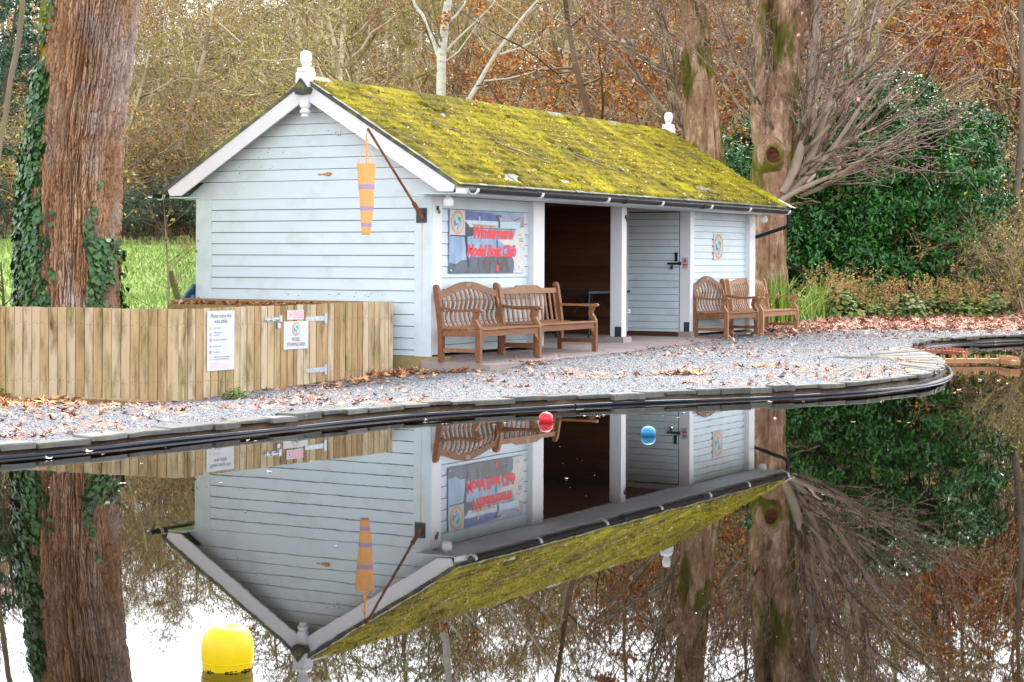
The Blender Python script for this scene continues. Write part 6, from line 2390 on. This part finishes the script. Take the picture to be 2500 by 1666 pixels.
# sapling
path = px_path([(411, 860), (411, 760), (411, 680), (408, 620), (404, 560), (402, 530)], 26.2)
tw3 = dict(tw)
tw3.update(k0=0.1, L=0.75, r=0.008, up=[0.02, 0.0, 0])
tw3['from'] = [0.2, 0.2, 0.1]
simple_tree('young_sapling', 'thin sapling with a few yellow green leaves on the lawn', 'tree', path, [0.02, 0.018, 0.015, 0.012, 0.008, 0.004], M['shoot'], 17, tw3, 35, LEAF['olive'], 60, 0.06)

# ---- birches behind the roof
bp_ = dict(n=[7, 6, 4], wig=[0.06, 0.12, 0.16], up=[0.05, 0.03, 0], kids=[7, 5], ang=[0.6, 0.7], len=[0.5, 0.45], rad=[0.45, 0.5], leaf_from=1, r=0.035, L=2.6, k0=0.35)
bp_['from'] = [0.2, 0.2, 0.1]
path = px_path([(1074, 560), (1075, 400), (1076, 250), (1077, 180), (1078, 130), (1083, 90), (1088, 40), (1095, 0), (1102, -80), (1118, -260)], 45.5)
path[0].z = gz(path[0].x, path[0].y) - 0.1
bt2 = simple_tree('birch_tree', 'white barked birch trunk rising straight behind the mossy roof', 'tree', path, [0.125, 0.12, 0.115, 0.11, 0.11, 0.10, 0.095, 0.09, 0.08, 0.05], TWIG['grey'], 9, bp_, 41, trunk_mat=M['birch'])
b = MB()
for pts, r0 in (([(1070, 138), (1058, 100), (1044, 60), (1030, 35), (1014, 15), (1005, -10), (998, -70)], 0.05), ([(1086, 60), (1112, 40), (1135, 10), (1150, -20)], 0.04), ([(1084, 130), (1120, 92), (1165, 50), (1200, 15), (1230, -30)], 0.028), ([(1084, 152), (1118, 128), (1145, 90), (1165, 60)], 0.02)):
    P_ = px_path(pts, 45.5)
    b.tube([p - path[0] for p in P_], list(np.linspace(r0, r0 * 0.5, len(P_))), 7)
b.build('limb', M['birch'], bt2, smooth=True)
path = px_path([(1060, 420), (1136, 258), (1168, 205), (1190, 165), (1212, 130), (1245, 85), (1275, 45), (1310, 5), (1350, -60), (1400, -160)], 46.3)
path[0].z = gz(path[0].x, path[0].y) - 0.1
bp3 = dict(bp_)
bp3.update(L=1.8, r=0.018)
bt3 = simple_tree('leaning_birch', 'thin pale birch stem leaning right behind the roof ridge', 'tree', path, [0.07, 0.062, 0.058, 0.052, 0.048, 0.042, 0.036, 0.03, 0.022, 0.01], TWIG['tan'], 9, bp3, 43, trunk_mat=M['birch'])
b = MB()
for pts, r0 in (([(1220, 133), (1270, 118), (1320, 92), (1375, 20)], 0.03), ([(1182, 198), (1240, 192), (1290, 180), (1340, 160)], 0.022)):
    P_ = px_path(pts, 46.3)
    b.tube([p - path[0] for p in P_], list(np.linspace(r0, r0 * 0.4, len(P_))), 6)
b.build('limb', M['birch'], bt3, smooth=True)

# ---- the pollarded plane trees at the far end of the shed
def loft_trunk(path, radii, seed, nth_=150, rows=300, amp=0.09):
    pts = np.array([tuple(p) for p in path])
    L = np.concatenate([[0], np.cumsum(np.linalg.norm(np.diff(pts, axis=0), axis=1))])
    s = np.linspace(0, L[-1], rows)
    c = np.stack([np.interp(s, L, pts[:, k]) for k in range(3)], 1)
    for _ in range(10):
        c[1:-1] = (c[:-2] + 2 * c[1:-1] + c[2:]) / 4
    r_ = np.interp(s, L, radii)
    for _ in range(6):
        r_[1:-1] = (r_[:-2] + 2 * r_[1:-1] + r_[2:]) / 4
    t = np.linspace(0, 2 * PI, nth_, endpoint=False)
    T_, S_ = np.meshgrid(t, s)
    ux_, uy_ = np.cos(T_), np.sin(T_)
    dz = amp * 2 * (fbm(ux_ * 1.8, uy_ * 1.8, S_ * 0.9, seed, 4) - 0.5) + 0.06 * (fbm(ux_ * 4, uy_ * 4, S_ * 2.5, seed + 4, 3) - 0.5) + 0.035 * (fbm(ux_ * 11, uy_ * 11, S_ * 6, seed + 9, 3) - 0.5) - 0.10 * np.exp(-((T_ - 1.66 * PI) / 0.13) ** 2) * np.clip(2.2 - S_, 0, 1) - 0.045 * np.clip(1 - np.abs(2 * vnoise(ux_ * 3.2, uy_ * 3.2, S_ * 0.55, seed + 21) - 1) - 0.7, 0, 1) / 0.3
    Rr = r_[:, None] + dz
    V = np.stack([c[:, None, 0] + Rr * ux_, c[:, None, 1] + Rr * uy_, c[:, None, 2] + 0 * T_], -1)
    idx_ = np.arange(T_.size).reshape(T_.shape)
    F_ = np.stack([idx_[:-1], np.roll(idx_, -1, 1)[:-1], np.roll(idx_, -1, 1)[1:], idx_[1:]], -1).reshape(-1, 4)
    return V.reshape(-1, 3), F_


SH = dict(n=[14, 8, 5], wig=[0.085, 0.09, 0.13], up=[0.026, 0.022, 0.012], kids=[8, 3], ang=[0.55, 0.6], len=[0.40, 0.42], rad=[0.50, 0.5], leaf_from=1, r=0.04, L=3.0)
SH['from'] = [0.12, 0.15, 0.1]


def plane_tree(label, d, pxs, ws, knuckles, seed, name='plane_tree'):
    path = px_path(pxs, d)
    path[0].z = gz(path[0].x, path[0].y) - 0.15
    base_ = np.array(tuple(path[0]))
    rad = [w * d / FPX / 2 for w in ws]
    o = thing(name, label, 'tree', tuple(path[0]))
    V, F_ = loft_trunk(path, rad, seed)
    obj('trunk', mesh_np('trunk', V - base_, [(F_, 0)], [M['bark_plane']], smooth=True), o)
    rg_ = np.random.default_rng(seed)
    segs, tips = [[], [], []], []
    for (kx_, ky_), n, a0, a1, l0, l1, r0 in knuckles:
        K = np.array(at(kx_, ky_, d - 0.12)) - base_
        for q in range(n):
            a = R(rg_.uniform(a0, a1))
            dep = rg_.normal(-0.1, 0.5)
            dd = nrm(np.array([math.cos(a), dep, math.sin(a)]))
            st = nrm(np.array([math.cos(a) * 1.0, dep - 0.2, math.sin(a) * 0.55]))
            grow(rg_, K + rg_.normal(0, 1, 3) * np.array([0.08, 0.08, 0.20]), nrm(st * 0.5 + dd), rg_.uniform(l0, l1), r0 * rg_.uniform(0.25, 1.0), 0, SH, segs, tips)
    big_ = segs[0]
    fine_ = [(a, b2, max(c_, 0.007), max(e_, 0.0055)) for a, b2, c_, e_ in segs[1] + segs[2]]
    V1, F1 = tubes(big_)
    V2_, F2 = tubes(fine_)
    crown = obj('crown', mesh_np('crown', np.concatenate([V1, V2_]), [(F1, 0), (F2 + len(V1), 1)], [M['shoot'], M['shoot_red']], smooth=False), o)
    # a few dead leaves still hanging
    ii_ = rg_.integers(0, len(tips), 90)
    pts = np.array([tips[i][0] for i in ii_])
    A = np.stack([rg_.normal(0, 0.4, 90), rg_.normal(0, 0.4, 90), -np.ones(90)], 1)
    A /= np.linalg.norm(A, axis=1)[:, None]
    B_ = np.cross(A, rg_.normal(0, 1, (90, 3)))
    B_ /= np.linalg.norm(B_, axis=1)[:, None]
    Vl, Fl = leaf_cloud(pts, A, B_, np.cross(A, B_), np.full(90, 0.11), np.full(90, 0.09))
    obj('hanging_leaves', mesh_np('hanging_leaves', Vl, [(Fl, 0)], [M['fallen_pink']]), crown)
    return o, base_


pt, pbase = plane_tree('pollarded plane tree with knotted hollow trunk and spreading bare shoots', 38.0,
                       [(1882, 830), (1880, 740), (1878, 640), (1879, 540), (1884, 470), (1887, 425), (1893, 370), (1900, 300), (1908, 220), (1916, 130), (1925, 40), (1932, -60), (1940, -220), (1950, -420)],
                       [128, 96, 84, 86, 100, 122, 108, 92, 88, 90, 92, 88, 78, 60],
                       [((1947, 462), 4, 6, 30, 2.8, 4.6, 0.050), ((1945, 440), 6, 20, 50, 3.0, 5.0, 0.055), ((1940, 415), 6, 40, 68, 3.0, 4.8, 0.058), ((1936, 390), 5, 60, 86, 2.8, 4.4, 0.055), ((1850, 300), 4, 95, 145, 1.8, 3.0, 0.040), ((1856, 350), 3, 84, 108, 2.4, 3.4, 0.070),
                        ((1950, 250), 4, 15, 70, 2.2, 3.6, 0.036), ((1955, 110), 5, 10, 75, 2.2, 3.6, 0.036), ((1880, 110), 4, 100, 160, 2.0, 3.0, 0.034), ((1900, 230), 3, 60, 130, 1.6, 2.6, 0.028), ((1930, -60), 9, 15, 165, 2.0, 3.8, 0.045), ((1945, -300), 9, 20, 160, 2.4, 4.0, 0.05), ((1925, 40), 5, 20, 150, 1.6, 2.8, 0.028)], 5)
b = MB()
for pts, w0, w1, dd in (([(1866, 395), (1852, 330), (1848, 270), (1852, 180), (1856, 90), (1862, -20), (1868, -160)], 40, 24, 37.75), ([(1908, 470), (1940, 410), (1962, 340), (1976, 260), (1985, 170), (1992, 70), (1998, -40), (2008, -170)], 28, 12, 37.7),
                        ([(1908, 480), (1950, 435), (1985, 370), (2012, 290), (2034, 200), (2056, 110), (2080, 10), (2100, -90)], 22, 6, 37.9), ([(1905, 490), (1945, 455), (2000, 405), (2050, 340), (2095, 270), (2150, 200), (2215, 135), (2290, 70)], 18, 2.0, 37.8),
                        ([(1905, 490), (1948, 465), (2005, 440), (2060, 420), (2110, 385), (2170, 345), (2240, 300)], 15, 2.0, 37.6), ([(1925, 150), (1960, 90), (1985, 30), (2000, -50), (2020, -150)], 46, 30, 38.0), ([(1905, 180), (1880, 110), (1872, 30), (1866, -70)], 42, 28, 38.1)):
    P_ = px_path(pts, dd)
    b = MB()
    b.tube([Vector(tuple(p)) - Vector(tuple(pbase)) for p in P_], list(np.linspace(w0, w1, len(P_)) * dd / FPX / 2), 10)
    b.build('limb', M['shoot'] if w0 < 30 else M['bark_plane'], pt, smooth=True)
# knot hole: a swollen rim round a rotten hollow
kc = np.array(at(1886, 380, 38.0 - 0.53))
rk = np.random.default_rng(3)
prof_k = [(0.40, 0.22), (0.33, 0.06), (0.25, -0.07), (0.20, -0.115), (0.165, -0.125), (0.145, -0.105)]
b = MB()
nk_ = 26
V = []
wob_ = 1 + 0.16 * (fbm(np.cos(np.arange(nk_) / nk_ * 2 * PI) * 1.5, np.sin(np.arange(nk_) / nk_ * 2 * PI) * 1.5, 0, 7, 3) - 0.5) * 2
for r_, y_ in prof_k:
    for q in range(nk_):
        a = 2 * PI * q / nk_
        V.append((r_ * wob_[q] * math.cos(a) * 0.95, y_ + rk.normal(0, 0.008), r_ * wob_[q] * math.sin(a) * 1.08 - 0.03 * math.cos(a)))
F_ = [(i_ * nk_ + q, i_ * nk_ + (q + 1) % nk_, (i_ + 1) * nk_ + (q + 1) % nk_, (i_ + 1) * nk_ + q) for i_ in range(len(prof_k) - 1) for q in range(nk_)]
b.add(V, F_)
o = b.build('knot_rim', M['bark_plane'], pt, smooth=True)
o.location = tuple(kc - pbase)
b = MB()
V = [(0.0, -0.025, 0.03)]
for fr_, yy in ((0.6, -0.045), (1.05, -0.10)):
    for q in range(18):
        a = 2 * PI * q / 18
        V.append((0.145 * fr_ * math.cos(a) + rk.normal(0, 0.008), yy + rk.normal(0, 0.012), 0.158 * fr_ * math.sin(a) + rk.normal(0, 0.008)))
F_ = [(0, 1 + q, 1 + (q + 1) % 18) for q in range(18)] + [(1 + q, 19 + q, 19 + (q + 1) % 18, 1 + (q + 1) % 18) for q in range(18)]
b.add(V, F_)
o = b.build('knot_hollow', M['hollow'], pt)
o.location = tuple(kc - pbase)
plane_tree('second pollarded plane tree with broken mossy trunk behind roof end', 41.5,
           [(1725, 800), (1724, 560), (1722, 420), (1716, 320), (1710, 230), (1702, 140), (1694, 50), (1688, -50), (1680, -250), (1672, -450)],
           [118, 104, 98, 92, 84, 76, 70, 66, 60, 50],
           [((1668, 205), 4, 98, 150, 2.4, 3.8, 0.065), ((1668, 140), 4, 105, 165, 2.2, 3.6, 0.05), ((1735, 150), 3, 40, 90, 1.8, 3.0, 0.04), ((1690, 60), 5, 60, 165, 2.0, 3.4, 0.04), ((1655, 330), 5, 92, 140, 2.6, 4.2, 0.06), ((1690, 390), 3, 84, 108, 2.6, 3.6, 0.06), ((1690, -80), 9, 20, 160, 2.2, 3.8, 0.045), ((1680, -300), 9, 20, 160, 2.4, 4.0, 0.05)], 15)

# ---- the laurel
lr = np.random.default_rng(21)
M['laurel'] = material('laurel leaves', [(0.1, (0.012, 0.055, 0.010)), (0.45, (0.030, 0.135, 0.024)), (0.75, (0.065, 0.235, 0.038)), (0.95, (0.15, 0.38, 0.06))], rough=0.28, noise=(0.8, 3, 0.5), island=0.7, coord='world', spec=0.45)
LOB = [(4.9, 46.8, 1.9, 1.6, 1.5, 2.1), (6.3, 46.0, 2.3, 1.7, 1.6, 2.6), (7.6, 45.0, 1.6, 1.5, 1.4, 1.5), (7.9, 45.6, 3.1, 1.7, 1.6, 2.1), (8.9, 45.2, 3.7, 1.6, 1.5, 2.0), (9.9, 44.6, 1.8, 1.8, 1.6, 1.8), (10.2, 45.0, 3.4, 1.5, 1.5, 1.9), (10.9, 44.8, 1.7, 1.2, 1.3, 1.9), (8.7, 44.2, 1.1, 1.3, 1.1, 1.1), (6.5, 44.2, 1.2, 1.0, 0.9, 1.2), (9.3, 45.5, 5.0, 1.1, 1.0, 1.0), (10.6, 45.2, 4.3, 1.0, 0.9, 0.9), (8.2, 46.2, 5.2, 1.2, 1.0, 1.0), (7.0, 46.4, 4.3, 1.1, 1.0, 1.1), (5.6, 47.0, 3.6, 1.0, 0.9, 1.0)]
bush = thing('laurel_bush', 'huge glossy dark green laurel bush beyond the shed end', 'bush', (8.8, 45.2, gz(8.8, 45.2)))
bb = np.array([8.8, 45.2, gz(8.8, 45.2)])
tot = sum(l[3] * l[5] for l in LOB)
Pn, Nn = [], []
for x0, y0, z0, rx, ry, rz in LOB:
    nc = int(760 * rx * rz / tot) + 1
    for q in range(nc):
        u_ = nrm(lr.normal(0, 1, 3) + np.array([0, -0.35, 0.1]))
        c_ = np.array([x0, y0, z0]) + u_ * np.array([rx, ry, rz]) * lr.uniform(0.70, 1.06)
        cr_ = lr.uniform(0.18, 0.40)
        m_ = int(lr.uniform(14, 26))
        w_ = lr.normal(0, 1, (m_, 3)) + u_ * 1.3 + np.array([0, 0, 0.35])
        w_ /= np.linalg.norm(w_, axis=1)[:, None]
        Pn.append(c_ + w_ * cr_ * lr.uniform(0.55, 1.1, m_)[:, None] * np.array([1.15, 1.0, 0.8]))
        Nn.append(w_)
Pn, Nn = np.concatenate(Pn), np.concatenate(Nn)
k = Pn[:, 2] > bb[2] + 0.05
Pn, Nn = Pn[k], Nn[k]
# rosette of 5 leaves at each shoot tip
ns_ = len(Pn)
PL, AL, NL = [], [], []
for q in range(5):
    sd = lr.normal(0, 1, (ns_, 3))
    sd = sd - Nn * (sd * Nn).sum(1)[:, None]
    sd /= np.linalg.norm(sd, axis=1)[:, None]
    A = sd + Nn * lr.uniform(0.0, 0.9, ns_)[:, None] + np.array([[0, 0, -0.15]])
    A /= np.linalg.norm(A, axis=1)[:, None]
    N_ = Nn * 0.8 + np.array([[0, 0, 0.7]]) + lr.normal(0, 0.25, (ns_, 3))
    N_ = N_ - A * (N_ * A).sum(1)[:, None]
    N_ /= np.linalg.norm(N_, axis=1)[:, None]
    PL.append(Pn + lr.normal(0, 0.05, (ns_, 3)))
    AL.append(A)
    NL.append(N_)
PL, AL, NL = np.concatenate(PL), np.concatenate(AL), np.concatenate(NL)
ln = lr.uniform(0.09, 0.17, len(PL))
# pointed-oval blade: 6 points
Bq = np.cross(NL, AL)
L_, W_ = ln[:, None], ln[:, None] * 0.40
pts = [PL, PL + AL * L_ * 0.35 + Bq * W_ * 0.5 + NL * W_ * 0.15, PL + AL * L_ * 0.75 + Bq * W_ * 0.36 + NL * W_ * 0.08, PL + AL * L_ - NL * L_ * 0.08, PL + AL * L_ * 0.75 - Bq * W_ * 0.36 + NL * W_ * 0.08, PL + AL * L_ * 0.35 - Bq * W_ * 0.5 + NL * W_ * 0.15]
V = np.stack(pts, 1).reshape(-1, 3) - bb
o6 = (np.arange(len(PL)) * 6)[:, None]
obj('foliage', mesh_np('foliage', V, [(np.concatenate([o6 + np.array([[0, 1, 2, 3]]), o6 + np.array([[0, 3, 4, 5]])]), 0)], [M['laurel']]), bush)
b = MB()
for x0, y0, z0, rx, ry, rz in LOB:
    for q in range(5):
        a = lr.uniform(0, 2 * PI)
        e = np.array([x0 + rx * 0.6 * math.cos(a), y0 + ry * 0.6 * math.sin(a), z0 + rz * lr.uniform(-0.1, 0.7)]) - bb
        s0 = np.array([x0 * 0.4 + 8.8 * 0.6 + lr.normal(0, 0.4), y0 + 0.2, bb[2] - 0.1]) - bb
        m_ = (s0 + e) / 2 + lr.normal(0, 0.15, 3)
        b.tube([tuple(s0), tuple(m_), tuple(e)], [0.05, 0.035, 0.012], 6)
b.build('stems', TWIG['dark'], bush)['kind'] = 'stuff'

# ---- perennials and grasses along the bank
M['blade'] = material('sword leaves', [(0.15, (0.13, 0.24, 0.035)), (0.5, (0.29, 0.45, 0.07)), (0.85, (0.50, 0.58, 0.14))], rough=0.45, noise=(2, 3, 0.5), island=0.7, spec=0.4)
M['round_leaf'] = material('round perennial leaves', [(0.15, (0.045, 0.09, 0.02)), (0.5, (0.12, 0.20, 0.04)), (0.78, (0.27, 0.30, 0.055)), (0.95, (0.44, 0.29, 0.06))], rough=0.5, noise=(2, 3, 0.5), island=0.7, spec=0.4)
M['seed'] = material('tan seed heads', [(0.15, (0.26, 0.13, 0.05)), (0.45, (0.48, 0.28, 0.11)), (0.75, (0.60, 0.42, 0.18)), (0.95, (0.48, 0.48, 0.14))], rough=0.8, noise=(2, 3, 0.5), island=0.7)


def blades_mesh(seed, n, h0, h1, w0, spread, name='blades', mt='blade'):
    rg_ = np.random.default_rng(seed)
    V, F_ = [], []
    for q in range(n):
        a = rg_.uniform(0, 2 * PI)
        lean = abs(rg_.normal(0, spread))
        h = rg_.uniform(h0, h1)
        x0, y0 = rg_.normal(0, 0.13, 2)
        px_, nseg = [], 5
        sd = np.array([-math.sin(a), math.cos(a), 0])
        for k in range(nseg + 1):
            f = k / nseg
            out_ = lean * h * f ** 1.8
            z = h * (f - 0.35 * lean * f * f)
            c = np.array([x0 + math.cos(a) * out_, y0 + math.sin(a) * out_, z])
            w = w0 * (1 - f) ** 0.6 * 0.5 + 0.0008
            px_ += [c + sd * w, c - sd * w]
        k0 = len(V)
        V += px_
        for k in range(nseg):
            F_.append((k0 + 2 * k, k0 + 2 * k + 1, k0 + 2 * k + 3, k0 + 2 * k + 2))
    return mesh_np(name, np.array(V), [(np.array(F_), 0)], [M[mt]])


def mound_meshes(seed):
    rg_ = np.random.default_rng(seed)
    n = 330
    u_ = rg_.normal(0, 1, (n, 3))
    u_[:, 2] = np.abs(u_[:, 2])
    u_ /= np.linalg.norm(u_, axis=1)[:, None]
    rad = np.array([0.45, 0.40, 0.50])
    P = u_ * rad * rg_.uniform(0.6, 1.05, n)[:, None]
    N_ = u_ * 0.6 + np.array([[0, 0, 0.6]]) + rg_.normal(0, 0.3, (n, 3))
    N_ /= np.linalg.norm(N_, axis=1)[:, None]
    A = np.cross(N_, rg_.normal(0, 1, (n, 3)))
    A /= np.linalg.norm(A, axis=1)[:, None]
    B_ = np.cross(N_, A)
    r_ = rg_.uniform(0.022, 0.06, n)
    m = 8
    ring = [P + N_ * 0.012 - N_ * 0.0] + [P + (A * math.cos(2 * PI * q / m) + B_ * math.sin(2 * PI * q / m)) * r_[:, None] for q in range(m)]
    V = np.stack(ring, 1).reshape(-1, 3)
    o = (np.arange(n) * (m + 1))[:, None]
    F_ = np.concatenate([o + np.array([[0, 1 + q, 1 + (q + 1) % m]]) for q in range(m)])
    leaf_me = mesh_np('leaves', V, [(F_, 0)], [M['round_leaf']])
    # feathery stalks
    segs = []
    fl = []
    for q in range(22):
        a = rg_.uniform(0, 2 * PI)
        b0 = np.array([0.22 * math.cos(a) * rg_.uniform(0, 1), 0.2 * math.sin(a), 0.15])
        tip_ = np.array([0.5 * math.cos(a) * rg_.uniform(0.3, 1), 0.45 * math.sin(a), rg_.uniform(0.3, 0.85)])
        mid = (b0 + tip_) / 2 + np.array([0, 0, 0.08])
        segs += [(b0, mid, 0.004, 0.0035), (mid, tip_, 0.0035, 0.002)]
        for k in range(14):
            f = rg_.uniform(0.25, 1.0)
            fl.append(mid + (tip_ - mid) * f + rg_.normal(0, 0.035, 3))
    Vt, Ft = tubes(segs)
    fl = np.array(fl)
    n = len(fl)
    A = rg_.normal(0, 1, (n, 3))
    A /= np.linalg.norm(A, axis=1)[:, None]
    B_ = np.cross(A, rg_.normal(0, 1, (n, 3)))
    B_ /= np.linalg.norm(B_, axis=1)[:, None]
    Vl, Fl = leaf_cloud(fl, A, B_, np.cross(A, B_), rg_.uniform(0.03, 0.06, n), rg_.uniform(0.015, 0.035, n))
    st_me = mesh_np('seed_heads', np.concatenate([Vt, Vl]), [(Ft, 0), (Fl + len(Vt), 0)], [M['seed']])
    return leaf_me, st_me


MOUNDS = [mound_meshes(s) for s in (301, 302, 303)]
pg = np.random.default_rng(9)
ORD = 'first second third fourth fifth sixth seventh eighth ninth tenth eleventh twelfth thirteenth fourteenth fifteenth sixteenth seventeenth eighteenth nineteenth twentieth'.split()
for q in range(20):
    px = 1985 + (2450 - 1985) * (q + pg.uniform(0, 0.8)) / 20
    d = 40.2 + pg.uniform(-0.9, 2.0) + (px - 2000) / 480 * 1.2
    x = (px - 1250) / FPX * d
    o = thing('perennial_clump', 'feathery tan headed perennial, ' + ORD[q] + ' from the plane tree along the bank', 'plant', (x, d, gz(x, d)), pg.uniform(0, 6.28), 'perennials along the leaf strewn bank')
    s_ = pg.uniform(0.75, 1.3)
    o.scale = (s_ * 1.15, s_, s_ * pg.uniform(0.7, 1.15))
    lm_, sm_ = MOUNDS[q % 3]
    obj('leaves', lm_, o)['kind'] = 'stuff'
    obj('seed_heads', sm_, o)['kind'] = 'stuff'
iris_me = [blades_mesh(401, 120, 0.5, 1.05, 0.035, 0.55), blades_mesh(402, 90, 0.4, 0.8, 0.03, 0.8)]
for q, (px, d, s_, label) in enumerate(((1897, 37.6, 1.25, 'tall green sword leaved clump at the foot of plane tree'), (1930, 37.9, 1.15, 'bright green sword leaved clump right of the last bench'), (1866, 37.4, 0.9, 'short sword leaved clump half hidden behind the last bench'), (1962, 38.8, 1.05, 'drooping strap leaved clump between plane tree and perennials'), (1995, 39.2, 0.95, 'low strap leaved clump at the left end of the perennials'), (2130, 40.2, 0.7, 'green spiky clump among the perennials'), (2035, 40.4, 0.9, 'arching green clump between third and fourth perennials'), (2010, 41.2, 1.0, 'taller green clump behind the first perennials'), (2070, 41.5, 0.9, 'green strap leaved clump behind the fourth perennial'))):
    x = (px - 1250) / FPX * d
    o = thing('iris_clump', label, 'plant', (x, d, gz(x, d)), q * 1.3, 'green strap leaved clumps')
    o.scale = (s_, s_, s_)
    obj('blades', iris_me[q % 2], o)
# small weeds at the fence foot
for px, py, z, label in ((578, 962, -0.02, 'small green weed at the foot of the fence'), (4, 960, -0.07, 'small green weed at the left frame edge by fence')):
    x, y = ground_pt(px, py, z)
    o = thing('weed', label, 'plant', (x, y, gz(x, y)), 0.3)
    o.scale = (0.34, 0.28, 0.28)
    obj('leaves', MOUNDS[0][0], o)
